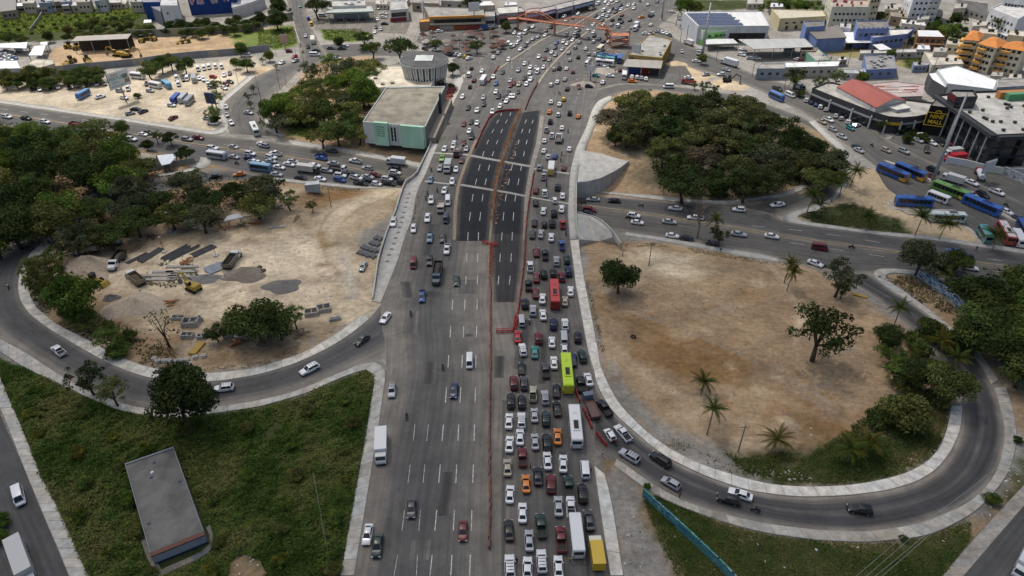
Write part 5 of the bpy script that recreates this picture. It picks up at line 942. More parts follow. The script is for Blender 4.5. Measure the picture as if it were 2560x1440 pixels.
# large single trees near the camera
for a in ((450,1005,185,'round',DK,'by the ramp kerb above the weeds'), (215,945,105,'airy',DK,'leaning over the loop ramp'), (278,978,92,'airy',OL,'beside the loop ramp kerb'), (640,800,150,'broad',MD,'inside the construction loop'), (695,812,105,'broad',MD,'low beside the big construction tree'), (600,815,80,'broad',MD,'left flank of the construction clump'), (735,792,66,'airy',LT,'beside the big tree on the construction site'), (540,832,62,'broad',DK,'left of the big construction site tree'), (405,818,105,'sparse',GY,'among concrete frames on the site'), (268,815,40,'bush',MD,'near the loop pavement'), (320,838,52,'bush',MD,'next to the thin tree on site'), (190,742,135,'broad',BR_,'inside the bend of the loop'), (205,790,85,'bush',BR_,'below the bright tree in the bend'), (105,690,110,'airy',OL,'at the outer bend of the loop'), (80,672,60,'airy',OL,'on the bend behind the kerb'), (190,592,120,'airy',GY,'where the ramp leaves the wood'), (720,495,62,'airy',LT,'on the bare ground by the avenue'), (778,512,38,'airy',MD,'standing alone beside a pole'),
          (1550,693,108,'broad',DK,'standing alone on the cleared lot'), (2058,822,178,'airy',DK,'with forked trunk on the cleared lot'), (2105,690,110,'airy',GY,'by the ramp merge'), (2110,720,60,'airy',DK,'just below the ramp merge tree'), (2222,838,82,'round',DK,'at the loop edge of the cleared lot'), (2290,935,100,'round',DK,'inside the bend of the cleared lot'), (2235,945,42,'airy',MD,'slanting beside the dense lot tree'), (2378,965,128,'broad',OL,'overhanging the loop bend'), (2265,1040,150,'bush',OL,'spreading on the loop verge'), (2200,1045,80,'bush',MD,'on the verge of the cleared lot'), (2330,825,95,'bush',MD,'creeping over the loop ramp'), (2375,850,90,'bush',MD,'hanging over the ramp kerb'), (2300,860,70,'airy',LT,'behind the ramp creepers'), (2405,860,60,'bush',LT,'on the outer ramp kerb'), (2280,905,70,'airy',MD,'between the lot trees'),
          (2310,642,120,'broad',GY,'by the avenue nose island'), (2395,655,75,'broad',MD,'next to the avenue nose tree'), (1797,588,58,'airy',DK,'beside the palm on the avenue verge'), (5,1300,62,'bush',BR_,'at the left frame edge'), (-5,1345,60,'bush',BR_,'lower at the left frame edge'), (2260,1345,26,'bush',MD,'in the grass below the loop'), (2480,1245,48,'bush',BR_,'between loop and corner street'), (2545,1100,30,'bush',MD,'at the right frame edge'), (1617,1215,26,'bush',BR_,'at the end of the painted wall')):
    tree(*a)
# woods
n1 = fill('in the left wood', [(-30,310),(230,330),(345,365),(345,415),(300,440),(215,455),(180,395),(140,390),(128,440),(165,500),(120,540),(60,575),(-30,600)], 70, (88,135), ['broad','broad','round','airy'], [DK,MD,MD,BR_,OL], 'trees of the left wood', 1)
n2 = fill('in the belt behind the construction site', [(150,560),(230,500),(330,468),(420,452),(520,448),(640,448),(690,470),(660,500),(600,520),(500,540),(400,555),(320,570),(240,600),(170,610)], 62, (70,105), ['broad','airy','broad'], [DK,GY,MD,OL], 'trees behind the construction site', 2)
for a in ((305,320,42,'round',MD,'poking above the avenue'), (365,362,40,'broad',DK,'beside the avenue kerb'), (425,345,46,'broad',DK,'between hut and avenue'), (462,385,50,'broad',DK,'next to the nose island'), (390,340,36,'airy',MD,'by the avenue above the hut'), (488,440,52,'airy',MD,'on the slip road verge'), (350,445,58,'sparse',GY,'leafless looking by the low wall')): tree(*a)
n3 = fill('in the wooded cloverleaf', [(1545,255),(1590,228),(1760,245),(1880,265),(1960,300),(2040,330),(2085,365),(2085,425),(2020,455),(1920,478),(1800,485),(1680,470),(1640,420),(1560,340),(1530,290)], 68, (88,132), ['broad','umbrella','broad','airy'], [DK,DK,DO,DO,GY,OL,DB], 'trees of the wooded cloverleaf', 3)
for a in ((1690,262,80,'round',DK,'dark at the head of the cloverleaf'), (1590,262,115,'umbrella',OL,'at the kerb end of the cloverleaf'), (1540,345,50,'broad',DK,'at the cloverleaf slope')): tree(*a)
n4 = fill('in the hall garden', [(668,300),(690,255),(745,210),(780,160),(830,145),(925,160),(935,200),(930,240),(905,285),(895,335),(840,350),(800,345),(800,300),(760,280),(715,285),(700,320),(680,325)], 54, (76,112), ['broad','umbrella','broad','airy'], [OL,OL,MD,LT,GY,BR_], 'trees of the hall garden', 4)
for a in ((905,228,82,'round',BR_,'large beside the hall'), (750,310,12,'bush',DK,'small on the lawn'), (762,318,12,'bush',DK,'second small one on the lawn')): tree(*a)
for (x, y, w_, kd, c_, wh) in [(847,105,32,'round',DK,'at the fuel station lawn'),(910,97,56,'umbrella',DK,'right of the fuel station lawn'),(1002,120,88,'umbrella',DK,'behind the round pavilion'),(930,122,60,'umbrella',MD,'left behind the pavilion'),(1090,108,42,'umbrella',MD,'at the taxi rank'),(1192,115,44,'umbrella',MD,'in the street market'),(1130,170,40,'broad',DK,'beside the pavilion wall'),(1100,195,26,'bush',MD,'in the pavilion planter'),(1128,215,20,'bush',BR_,'at the pavement corner'),(1265,67,30,'round',MD,'by the market shops'),(690,45,60,'round',DK,'on the street corner'),(650,45,34,'round',DK,'beside the parking deck'),(693,20,50,'round',DK,'above the street corner'),(790,15,70,'umbrella',DK,'behind the fuel station'),(1180,10,60,'round',DK,'behind the long shop row'),
  (75,190,60,'broad',OL,'at the lot end'),(35,200,44,'broad',OL,'at the left lot edge'),(115,185,50,'broad',OL,'over the parked cars'),(165,190,36,'broad',MD,'along the lot wall'),(207,180,40,'broad',MD,'left of the billboard'),(245,182,44,'broad',OL,'behind the billboard'),(375,175,60,'broad',MD,'over the bus park'),(400,160,52,'broad',MD,'behind the bus park'),(425,155,48,'broad',OL,'by the wall in the lot'),(460,162,52,'broad',MD,'above the parked vans'),(600,123,40,'round',MD,'at the wall end'),(588,158,30,'round',LT,'by the van row'),(615,160,46,'broad',MD,'at the street side of the lot'),(538,212,40,'airy',MD,'by the small billboard'),(537,250,46,'airy',LT,'on the lot kerb'),(532,285,48,'airy',LT,'at the lot corner'),(540,300,34,'bush',MD,'below the lot corner tree'),(343,240,22,'bush',MD,'between parked cars'),(618,240,26,'airy',GY,'on the traffic island'),(632,222,22,'airy',GY,'on the island tip'),(625,260,20,'airy',MD,'low on the traffic island'),(672,140,30,'round',YG,'at the corner lot'),(655,150,20,'airy',LT,'by the corner van'),(690,165,18,'airy',MD,'on the corner sand'),
  (120,92,30,'round',DK,'at the yard wall'),(20,95,40,'broad',MD,'at the meadow edge'),(55,98,36,'broad',OL,'on the meadow edge wall'),
  (1715,12,56,'broad',BR_,'by the showroom'),(1740,20,40,'broad',OL,'behind the showroom roof'),(1755,147,30,'round',MD,'at the mast foot'),(1762,215,38,'airy',MD,'on the ramp verge'),(1790,220,26,'airy',DK,'at the ramp sand patch'),(1737,212,22,'airy',LT,'thin on the ramp verge'),(1990,188,62,'airy',DK,'on the street pavement'),(2050,205,44,'airy',MD,'before the shop row'),(2095,190,50,'airy',MD,'above the shop row'),(2157,192,34,'round',MD,'behind the shop row'),(2130,105,18,'round',MD,'by the blue warehouse'),(2195,42,40,'round',MD,'by the apartments'),(2228,135,26,'round',MD,'on the workshop lot'),(2345,72,50,'broad',MD,'in the garden block'),(2372,85,56,'broad',LT,'in the garden block'),(2388,47,36,'round',DK,'behind the garden block'),(2420,140,36,'round',MD,'below the condominiums'),(2482,150,44,'airy',MD,'in front of the condominiums'),(2375,110,30,'round',MD,'beside the small cream house'),(2000,10,44,'broad',BR_,'behind the beige warehouse'),(1960,5,40,'broad',LT,'at the top edge'),(2250,305,30,'airy',DK,'at the mall parking'),(2205,310,40,'airy',DK,'along the mall parking'),(2180,300,34,'airy',DK,'before the curved shops'),(2270,350,34,'bush',DK,'in the mall planter'),(2300,345,28,'bush',DK,'at the mall wall'),(2235,290,24,'bush',MD,'on the curved shop roof'),(2300,280,24,'bush',MD,'on the kiosk roof edge'),(2000,235,30,'bush',MD,'by the white van')]:
    tree(x, y, w_, kd, c_, wh)
fill('below the superstore', [(415,55),(520,52),(640,42),(640,70),(520,80),(415,80)], 34, (42,58), ['broad','round'], [DK,MD], 'trees below the superstore', 5)
fill('between yard and meadow', [(150,75),(200,52),(300,45),(375,65),(370,85),(250,92),(165,98)], 36, (40,56), ['broad','round'], [DK,MD,OL], 'trees between yard and meadow', 6)
fill('on the right hand slope', [(2400,720),(2460,690),(2590,690),(2590,930),(2520,905),(2470,850)], 60, (85,125), ['broad','round'], [DK,MD,MD,LT], 'trees on the right hand slope', 7)
fill('on the mall verge', [(2200,305),(2320,335),(2320,350),(2230,325)], 22, (26,36), ['bush'], [DK], 'verge shrubs', 8)
for x, y, w_, i in ((1742,565,70,0),(1556,625,30,1)):
    r = .5*w_/ppm(y); p = g(x, y+(30 if w_ > 50 else 15)); root = thing('bare_tree', 'leafless brown tree beside the avenue' if w_ > 50 else 'small leafless tree on the cleared lot', 'tree', p, i); root.scale = (r*1.5,)*3; link('branches', BARE[i], root)
fill('in the weeds by the kiosk', FIELD0, 58, (14,32), ['bush'], [OL,BR_,LT,YG], 'shrubs in the weeds', 21, [KIOSK0])
fill('in the meadow', [(0,40),(120,34),(340,30),(330,55),(200,70),(0,95)], 30, (14,24), ['bush'], [BR_,LT,OL], 'shrubs in the meadow', 22)
fill('among the left wood', [(0,330),(200,340),(340,380),(300,430),(200,450),(120,500),(40,560),(0,580)], 70, (50,80), ['bush'], [DK,MD,OL], 'understorey of the left wood', 23)
fill('under the cloverleaf trees', [(1560,290),(1750,260),(1960,310),(2070,370),(2070,430),(1900,480),(1680,470)], 70, (48,76), ['bush'], [DK,MD,OL,GY], 'understorey of the cloverleaf', 24)
fill('on the cloverleaf fringe', [(1560,230),(1760,240),(1900,262),(1900,275),(1760,255),(1560,245)], 70, (60,80), ['broad'], [DO,DK], 'fringe of the cloverleaf', 28)
fill('along the bus lot wall', [(10,190),(250,178),(260,195),(10,212)], 34, (44,60), ['broad','round'], [MD,OL], 'trees along the bus lot wall', 25)
fill('among the back houses', [(2240,60),(2420,40),(2420,90),(2330,110),(2240,90)], 34, (26,44), ['broad','round'], [MD,LT,DK], 'trees among the back houses', 26)
fill('behind the warehouse', [(1880,4),(2060,2),(2060,20),(1900,22)], 34, (26,40), ['broad','bush'], [MD,LT,OL], 'trees behind the warehouse', 27)
fill('along the inner left loop', [(80,650),(130,620),(150,700),(230,800),(330,860),(300,880),(180,820),(95,755)], 44, (34,62), ['bush','airy'], [MD,OL,LT], 'plants along the inner left loop', 29)
fill('on the inner right loop edge', [(2200,830),(2280,840),(2370,920),(2385,990),(2330,1010),(2250,960)], 40, (44,74), ['bush','airy','bush'], [MD,OL,LT,DK], 'plants on the inner right loop edge', 30)
# palms
FR = MB(); nseg = 9; Lf = 3.6; pts = [(Lf*t, .55*math.sin(t*2.2)-1.15*t*t*1.0) for t in [k/nseg for k in range(nseg+1)]]
for k in range(nseg):
    (x0, z0), (x1, z1) = pts[k], pts[k+1]; wv = .55*math.sin(math.pi*min(1, .12+k/nseg*.95))+.12
    for s in (-1, 1):
        for j in range(4):
            a = j/4; b_ = a+.24; xa, za = x0+(x1-x0)*a, z0+(z1-z0)*a; xb, zb = x0+(x1-x0)*b_, z0+(z1-z0)*b_
            FR.add([(xa,0,za),(xb,0,zb),(xb+.28,s*wv,zb-.28-.1*j)], [(0,1,2) if s > 0 else (0,2,1)])
    FR.tube((x0,0,z0),(x1,0,z1),.035,.03,4)
FRV = np.array([tuple(v) for v in FR.v]); frm = FR.mesh('frond', [LEAF]); a_ = frm.color_attributes.new('Col','FLOAT_COLOR','POINT'); rs_ = np.random.RandomState(1); cc = np.ones((len(FRV),4),np.float32); cc[:,:3] = rs_.uniform(.7,1.3,(len(FRV),1)); a_.data.foreach_set('color', cc.ravel())
PT = MB(); prev = Vector((0,0,-.1))
for k in range(8):
    t = (k+1)/8; q = Vector((.9*t*t, 0, 6*t)); PT.tube(prev, q, .2-.01*k, .19-.01*k, 7, cap=False); prev = q
ptm = PT.mesh('trunk', [mat('palm_bark', (.14,.115,.09), (.24,.2,.16), 4, .95)], True)
def palm(cx, cy, hgt, where, sz=1.0, colr_=(.06,.085,.02), nf=22):
    p = g(cx, cy, hgt); root = thing('palm_tree', f'coconut palm {where}', 'palm tree', (p.x, p.y, p.z), R.uniform(0,6.28), 'palms'); k = hgt/6
    o = link('trunk', ptm, root); o.scale = (k*.8, k*.8, k)
    for j in range(nf):
        f = link('frond', frm, root); f.location = (.9*k*.8, 0, hgt-.05); s = .84*sz*R.uniform(.85,1.2); f.scale = (s,s,s); f.rotation_euler = (R.uniform(-.2,.2), R.uniform(-.75,.45) if j > 4 else R.uniform(-1.15,-.6), j*2.399+R.uniform(-.2,.2)); v = R.uniform(.75,1.25); f.color = (colr_[0]*v*(1.5 if R.random() < .2 else 1), colr_[1]*v, colr_[2]*v, 1)
for a in ((1760,950,3.2,'low among brush on the cleared lot',1.05),(1782,1028,7,'tall and slender on the cleared lot',.95),(1945,1095,3.0,'stocky at the grass edge of the lot',1.1,(.085,.09,.02)),(2130,1128,3.4,'on the loop verge, lower of the pair',1.1),(2180,1102,3.4,'on the loop verge, upper of the pair',1.05,(.08,.09,.02)),(2255,765,6,'beside the ramp bend',1),(2350,848,5,'among creepers on the ramp',1.1,(.085,.085,.02)),(2388,892,5,'outermost over the ramp',1.1),(1975,655,7,'taller of two on the lot rim',.95,(.075,.085,.02)),(1980,682,6,'shorter of two on the lot rim',.95,(.075,.085,.02)),(1795,552,9,'rising behind the verge tree',1),(2140,422,7,'topmost of the kerb trio',1.15),(2112,445,7,'middle of the kerb trio',1.1),(2092,458,7,'lowest of the kerb trio',1.1),(2030,487,7,'at the tip of the green triangle',1.2),(2055,512,4,'small at the tip of the green triangle',1),(2177,543,5,'in the green triangle',1.15),(2305,545,6.5,'left of two before the teal coach',1.3),(2365,556,6,'right of two before the teal coach',1.3),(2497,590,5,'before the red coach',1.3),(2350,672,5,'under the avenue nose trees',1.2),(2440,730,5,'on the right hand slope',1.3),(1695,25,9,'by the showroom mast',1.3),(2500,55,9,'before the terraced apartments',1.4),(2357,308,5,'in the mall forecourt',1.2),(1985,205,6,'before the street depot',1.2),(2155,190,5,'behind the curved shops',1.2)):
    palm(*a)
# tree labels: colour, habit and place, counted outwards where several match
from collections import defaultdict
ORD = ['first','second','third','fourth','fifth','sixth','seventh','eighth','ninth','tenth','eleventh','twelfth','thirteenth','fourteenth','fifteenth','sixteenth','seventeenth','eighteenth','nineteenth','twentieth']+[f'{n}{"st" if n % 10 == 1 else "nd" if n % 10 == 2 else "rd" if n % 10 == 3 else "th"}' for n in range(21, 400)]
dd = defaultdict(list)
for tr in TREELOG: dd[(tr[5], KW[tr[4]], tr[6])].append(tr)
for (c_, kd, wh), lst in dd.items():
    lst.sort(key=lambda q: q[1]); wh = wh.replace('in the belt behind the construction site','in the belt behind the works')
    for k, q in enumerate(lst): q[0]['label'] = f'{c_} {kd} {wh}' if len(lst) == 1 else f'{c_} {kd} {wh}, {ORD[k]} from the left'
# ------------------------------------------------------------------ weeds, scrub and grass
SCRUB = leaf_material('scrub_leaf', .2)
def scrub(name, polys, dens, size, hmax, cols, seed, clump=.3, hole=(), mound=1.0):
    rs = np.random.RandomState(seed); Ps = []
    for poly in polys:
        P = W(poly); xs = [p[0] for p in P]; ys = [p[1] for p in P]; area = (max(xs)-min(xs))*(max(ys)-min(ys)); n = int(area*dens)
        x = rs.uniform(min(xs), max(xs), n); y = rs.uniform(min(ys), max(ys), n); j = 1.2
        k = inpoly(x+rs.normal(size=n)*.25, y+rs.normal(size=n)*.25, P)
        for h_ in hole: k &= ~inpoly(x, y, W(h_))
        Ps.append(np.c_[x[k], y[k]])
    Q = np.concatenate(Ps); x, y = Q[:,0], Q[:,1]; n = len(x)
    def nz(f, s): return (vnoise(x+500, y+500, f*.42, int(s))+.5*vnoise(x+500, y+500, f*.95, int(s)+50))/.75-1
    hh = np.clip(.5+.75*nz(.9, 1+seed)+.5*nz(2.3, 2+seed), .06, 1.5)*mound*hmax*.6
    cov = nz(.35, 5+seed)+.6*nz(1.1, 7+seed); keep = cov > -1.0+clump; keep &= rs.random(n) < .95
    x, y, hh = x[keep], y[keep], hh[keep]; n = len(x); z = zg(x, y)+hh*rs.random(n)**.7
    N = np.c_[rs.normal(size=n)*.6, rs.normal(size=n)*.6, np.ones(n)]; N /= np.linalg.norm(N,axis=1)[:,None]
    cn = nz(.55, 11+seed)[keep] if False else ((vnoise(x+500, y+500, .12, seed+70)+.7*vnoise(x+500, y+500, .45, seed+71))/.85-1)
    c0, c1, c2 = (np.array(c) for c in cols); t = np.clip(.5+cn*.9+rs.normal(size=n)*.22, 0, 1)[:,None]; C_ = np.where(t < .5, c0+(c1-c0)*t*2, c1+(c2-c1)*(t*2-1)); C_ = C_*rs.uniform(.6,1.4,n)[:,None]
    V, F, CC = leaf_cards(np.c_[x, y, z], N, size, rs, C_); o = link(name, npmesh(name, V, F, SCRUB, col=CC)); setp(o, kind='stuff'); return o
FIELD = [(-60,885),(62,922),(165,972),(290,1028),(362,1042),(450,1049),(540,1037),(640,1024),(765,990),(840,955),(905,932),(932,935),(935,952),(914,1080),(849,1440),(840,1490),(250,1490),(222,1440),(160,1300),(102,1187),(62,1080),(25,1000),(0,942)]
KIOSK = T(0,1080)((1260,330),(1735,160),(2180,1180),(1600,1470),(1450,1300))
scrub('weeds', [FIELD], 80, .19, 2.1, ((.046,.08,.018),(.085,.135,.03),(.17,.165,.06)), 3, .1, [KIOSK, [(575,1405),(610,1385),(650,1400),(670,1440),(620,1470),(570,1450)]])
scrub('grass', [[(1608,1250),(1640,1238),(1720,1278),(1830,1316),(1920,1338),(2045,1354),(2170,1360),(2310,1346),(2425,1302),(2428,1345),(2355,1440),(2330,1480),(1720,1480),(1690,1440),(1640,1330)]], 60, .15, .5, ((.042,.068,.015),(.075,.108,.026),(.125,.12,.045)), 5, .2)
scrub('grass', [[(1805,1125),(1850,1148),(1960,1128),(2010,1150),(2090,1095),(2150,1050),(2220,1010),(2330,985),(2372,1010),(2362,1075),(2345,1115),(2318,1150),(2255,1182),(2170,1202),(2095,1211),(1960,1200),(1860,1180)]], 52, .17, .8, ((.036,.06,.014),(.07,.10,.024),(.12,.115,.04)), 7, .4)
scrub('grass', [[(1998,538),(2050,520),(2140,512),(2235,545),(2290,590),(2170,576),(2050,561)]], 14, .22, .3, ((.035,.05,.016),(.06,.065,.025),(.11,.095,.045)), 9, .7)
scrub('grass', [[(-60,36),(120,26),(360,20),(350,45),(300,60),(150,80),(-60,98)]], 3.2, .6, .8, ((.09,.13,.025),(.13,.185,.03),(.18,.18,.05)), 11, .1)
scrub('grass', [[(645,78),(738,66),(742,108),(690,122),(645,115)],[(805,75),(900,72),(920,85),(910,100),(850,104),(812,98)],[(2252,142),(2298,142),(2348,170),(2272,168)],[(716,302),(760,288),(793,302),(788,334),(760,343),(722,333)]], 5, .4, .4, ((.07,.10,.02),(.09,.13,.025),(.14,.14,.04)), 13, .1)
scrub('scrub_patches', [[(75,730),(95,772),(142,812),(205,842),(287,887),(375,918),(470,925),(430,870),(330,820),(250,790),(150,700),(85,650)],[(330,680),(410,655),(480,660),(500,690),(430,720),(340,710)],[(2190,690),(2285,690),(2330,720),(2420,800),(2300,760),(2250,720)]], 9, .26, .7, ((.03,.045,.012),(.055,.065,.02),(.1,.09,.035)), 15, .75)
scrub('scrub_patches', [[(20,560),(160,480),(350,420),(660,450),(640,520),(400,560),(150,620),(-40,640),(-40,300),(240,330),(350,400)],[(1540,260),(1900,275),(2090,370),(2050,460),(1800,498),(1660,480)],[(2300,660),(2590,680),(2590,960),(2510,920)],[(670,320),(700,250),(790,160),(930,150),(940,230),(900,340)]], 3.0, .4, .9, ((.025,.035,.012),(.05,.055,.018),(.09,.08,.035)), 17, .5)

scrub('verge_weeds', [[(1660,1112),(1842,1188),(1995,1214),(2095,1213),(2095,1200),(1990,1200),(1850,1172),(1680,1092)],[(1462,700),(1480,795),(1500,880),(1515,880),(1492,790),(1474,700)],[(1560,608),(1655,607),(1920,653),(1920,662),(1655,617),(1560,618)],[(640,925),(765,882),(840,838),(830,825),(750,868),(640,908),(510,922)],[(1610,1228),(1720,1280),(1830,1318),(1700,1262)],[(800,462),(905,472),(890,480),(800,472)]], 14, .16, .35, ((.04,.055,.016),(.075,.085,.03),(.13,.11,.055)), 19, .85)
# ------------------------------------------------------------------ vehicles
PAINT = mat('car_paint', (1,1,1), None, rough=.32, objcol=True, spec=.5)
PAINT.node_tree.nodes['Principled BSDF'].inputs['Coat Weight'].default_value = .25
TRIM = mat('black_trim', (.02,.02,.02), None, rough=.6); TYRE = mat('tyre', (.018,.018,.018), None, rough=.9); RIM = mat('wheel_rim', (.3,.3,.31), None, rough=.4, metal=.6)
CGL = mat('car_glass', (.012,.015,.018), None, rough=.08, spec=.55); HL = mat('headlight_lens', (.7,.7,.68), None, rough=.2); TLM = mat('taillight_lens', (.3,.012,.012), None, rough=.3)
CMATS = [PAINT, TRIM, CGL, HL, TLM, TYRE, RIM]
def ring8(x, zb, zt, hw):
    d = zt-zb
    return [(x,-hw*.88,zb),(x,hw*.88,zb),(x,hw,zb+d*.3),(x,hw*.98,zb+d*.78),(x,hw*.84,zt),(x,-hw*.84,zt),(x,-hw*.98,zb+d*.78),(x,-hw,zb+d*.3)]
def wheel_mesh(r=.32, w_=.2):
    mb = MB(); mb.tube((0,-w_/2,0),(0,w_/2,0),r,n=12,mi=0)
    for s in (-1,1): mb.tube((0,s*w_/2,0),(0,s*(w_/2+.012),0),r*.62,n=8,mi=1)
    return mb.mesh('wheel', [TYRE, RIM])
WH = {r: wheel_mesh(r, w_) for r, w_ in ((.31,.2),(.36,.23),(.42,.25),(.5,.32))}
def lerp(a, b, t): return tuple(x+(y-x)*t for x, y in zip(a, b))
def quad_in(mb, q, iu, iv, off, mi):
    a, b, c, d = (Vector(p) for p in q); n = (b-a).cross(d-a).normalized()*off
    def P(u, v): return (a*(1-u)+b*u)*(1-v)+(d*(1-u)+c*u)*v+n
    mb.add([P(iu,iv),P(1-iu,iv),P(1-iu,1-iv),P(iu,1-iv)], [(0,1,2,3)], mi)
class Spec: pass
def car_spec(name, L, Wd, st, cab, wheel, wx, zl, bed=None, nwin=1, rack=False):
    s = Spec(); s.name = name; s.L = L; hw = Wd/2
    body = MB(); body.loft([ring8(*q) for q in st], 0)
    (xb0, xb1, wb, zb), (xt0, xt1, wt, zt) = cab
    B = [(xb0,-wb,zb),(xb1,-wb,zb),(xb1,wb,zb),(xb0,wb,zb)]; Tp = [(xt0,-wt,zt),(xt1,-wt,zt),(xt1,wt,zt),(xt0,wt,zt)]
    e = .12; Tr = [(xt0+e,-wt+e,zt+.05),(xt1-e,-wt+e,zt+.05),(xt1-e,wt-e,zt+.05),(xt0+e,wt-e,zt+.05)]
    body.hull8(B, Tp, 0); body.hull8(Tp, Tr, 0)
    # dark underbody, bumpers, mirrors
    x0, x1 = st[0][0], st[-1][0]; body.box(x0+.35, x1-.35, -hw*.8, hw*.8, .16, .34, 1)
    body.box(x1-.12, x1+.04, -hw*.6, hw*.6, .32, .48, 1); body.box(x0-.04, x0+.12, -hw*.6, hw*.6, .34, .48, 1)
    for sg in (-1,1): body.box(xb1-.55, xb1-.4, sg*hw*.97-.09, sg*hw*.97+.09, zb+.02, zb+.16, 0)
    if bed:
        a, b_, z0, z1 = bed; body.box(a, b_, -hw*.94, -hw*.84, z0, z1, 0); body.box(a, b_, hw*.84, hw*.94, z0, z1, 0); body.box(a, a+.08, -hw*.84, hw*.84, z0, z1, 0); body.box(a+.08, b_, -hw*.84, hw*.84, z0-.02, z0+.03, 1)
    if rack:
        for x in (xt0+.4, (xt0+xt1)/2, xt1-.4): body.box(x-.03,x+.03,-wt+.1,wt-.1,zt+.1,zt+.16,1)
    ws = MB(); quad_in(ws, (B[1],B[2],Tp[2],Tp[1]), .07, .06, .012, 0)
    rw = MB(); quad_in(rw, (B[3],B[0],Tp[0],Tp[3]), .1, .10, .012, 0)
    sw = {}
    for sg, q in ((0,(B[0],B[1],Tp[1],Tp[0])), (1,(B[2],B[3],Tp[3],Tp[2]))):
        mb = MB()
        for k in range(max(2, nwin)):
            n_ = max(2, nwin); u0 = .05+.9*k/n_+.012; u1 = .05+.9*(k+1)/n_-.012
            a, b_, c, d = q; quad_in(mb, (lerp(a,b_,u0), lerp(a,b_,u1), lerp(d,c,u1), lerp(d,c,u0)), 0, .1, .012, 0)
        sw[sg] = mb
    hl = MB(); yl = hw*.66; hl.box(x1-.32, x1-.02, -.19, .19, zl-.09, zl+.07); tl = MB(); tl.box(x0+.0, x0+.2, -.14, .14, zl, zl+.22)
    r = wheel; s.r = r
    # near parts
    s.near = [('body', body.mesh(name+'_body', [PAINT, TRIM], 2), (0,0,0)), ('windshield', ws.mesh('windshield', [CGL]), (0,0,0)), ('rear_window', rw.mesh('rear_window', [CGL]), (0,0,0)), ('side_window', sw[0].mesh('side_window', [CGL]), (0,0,0)), ('side_window', sw[1].mesh('side_window', [CGL]), (0,0,0))]
    wl = [(wx[0],-hw+.12),(wx[0],hw-.12),(wx[1],-hw+.12),(wx[1],hw-.12)]; s.wl = wl
    whs = [('wheel', WH[r], (x, y, r)) for x, y in wl]
    hlm, tlm = hl.mesh('headlight', [HL]), tl.mesh('taillight', [TLM])
    s.near += whs+[('headlight', hlm, (0,-yl,0)), ('headlight', hlm, (0,yl,0)), ('taillight', tlm, (0,-yl,0)), ('taillight', tlm, (0,yl,0))]
    mid = MB(); mid.v = list(body.v); mid.f = list(body.f); mid.m = list(body.m)
    for mb, mi, oy in ((hl,3,-yl),(hl,3,yl),(tl,4,-yl),(tl,4,yl)): mid.add([(v[0],v[1]+oy,v[2]) for v in mb.v], mb.f, mi)
    gz = MB()
    for mb in (ws, rw, sw[0], sw[1]): gz.add(mb.v, mb.f, 0)
    s.mid = [('body', mid.mesh(name+'_body', CMATS, 2), (0,0,0)), ('glazing', gz.mesh('glazing', [CGL]), (0,0,0))]+whs
    far = MB(); far.v = list(mid.v); far.f = list(mid.f); far.m = list(mid.m); far.add(gz.v, gz.f, 2)
    for x, y in wl: far.tube((x,y-.1,r),(x,y+.1,r),r,n=8,mi=5)
    s.far = far.mesh(name, CMATS, 2); return s
SP = {}
SP['s'] = car_spec('sedan', 4.5, 1.78, [(-2.25,.45,.72,.7),(-2.16,.3,.95,.8),(-1.5,.24,1.0,.87),(0,.24,.95,.89),(1.15,.24,.95,.88),(1.85,.26,.84,.83),(2.15,.33,.72,.74),(2.25,.42,.6,.64)], ((-1.72,1.12,.79,.93),(-1.0,.22,.57,1.42)), .31, (-1.35,1.38), .62)
SP['h'] = car_spec('hatchback', 3.85, 1.68, [(-1.9,.42,.8,.7),(-1.82,.28,1.0,.8),(0,.24,.95,.84),(1.0,.24,.95,.83),(1.6,.26,.84,.78),(1.85,.33,.72,.7),(1.92,.42,.6,.6)], ((-1.8,1.0,.76,.94),(-1.45,.15,.57,1.48)), .31, (-1.2,1.2), .62)
SP['u'] = car_spec('suv', 4.55, 1.86, [(-2.25,.5,.9,.78),(-2.18,.34,1.08,.87),(-1,.3,1.05,.92),(0.9,.3,1.05,.92),(1.8,.32,.98,.88),(2.15,.4,.86,.8),(2.25,.5,.7,.7)], ((-2.1,1.05,.84,1.04),(-1.72,.28,.66,1.68)), .36, (-1.38,1.4), .74, rack=True)
SP['p'] = car_spec('pickup_truck', 5.15, 1.82, [(-2.55,.45,.74,.82),(-2.45,.36,.78,.88),(-.75,.34,.80,.9),(-.7,.34,1.04,.9),(1.2,.34,1.04,.9),(2.1,.36,.98,.87),(2.45,.42,.86,.8),(2.55,.5,.7,.7)], ((-.72,1.4,.82,1.03),(-.55,.6,.66,1.66)), .36, (-1.6,1.65), .76, bed=(-2.5,-.75,.78,1.08))
SP['v'] = car_spec('van', 4.8, 1.78, [(-2.4,.42,1.0,.82),(-2.35,.3,1.15,.87),(0,.28,1.12,.89),(1.6,.28,1.08,.88),(2.2,.32,.95,.84),(2.4,.42,.75,.74)], ((-2.33,2.05,.85,1.1),(-2.25,1.25,.72,1.92)), .31, (-1.5,1.55), .72, nwin=4)
SP['m'] = car_spec('minibus', 6.6, 2.05, [(-3.3,.45,1.2,.95),(-3.25,.34,1.35,1.0),(0,.32,1.35,1.02),(2.6,.32,1.3,1.01),(3.15,.36,1.1,.97),(3.3,.45,.9,.88)], ((-3.22,3.0,.99,1.32),(-3.15,2.55,.88,2.5)), .36, (-1.9,2.1), .8, nwin=6)
TYPEW = {'s':'sedan','h':'hatchback','u':'suv','p':'pickup','v':'van','m':'minibus'}; NAMEW = {'s':'sedan','h':'hatchback','u':'suv','p':'pickup_truck','v':'van','m':'minibus'}
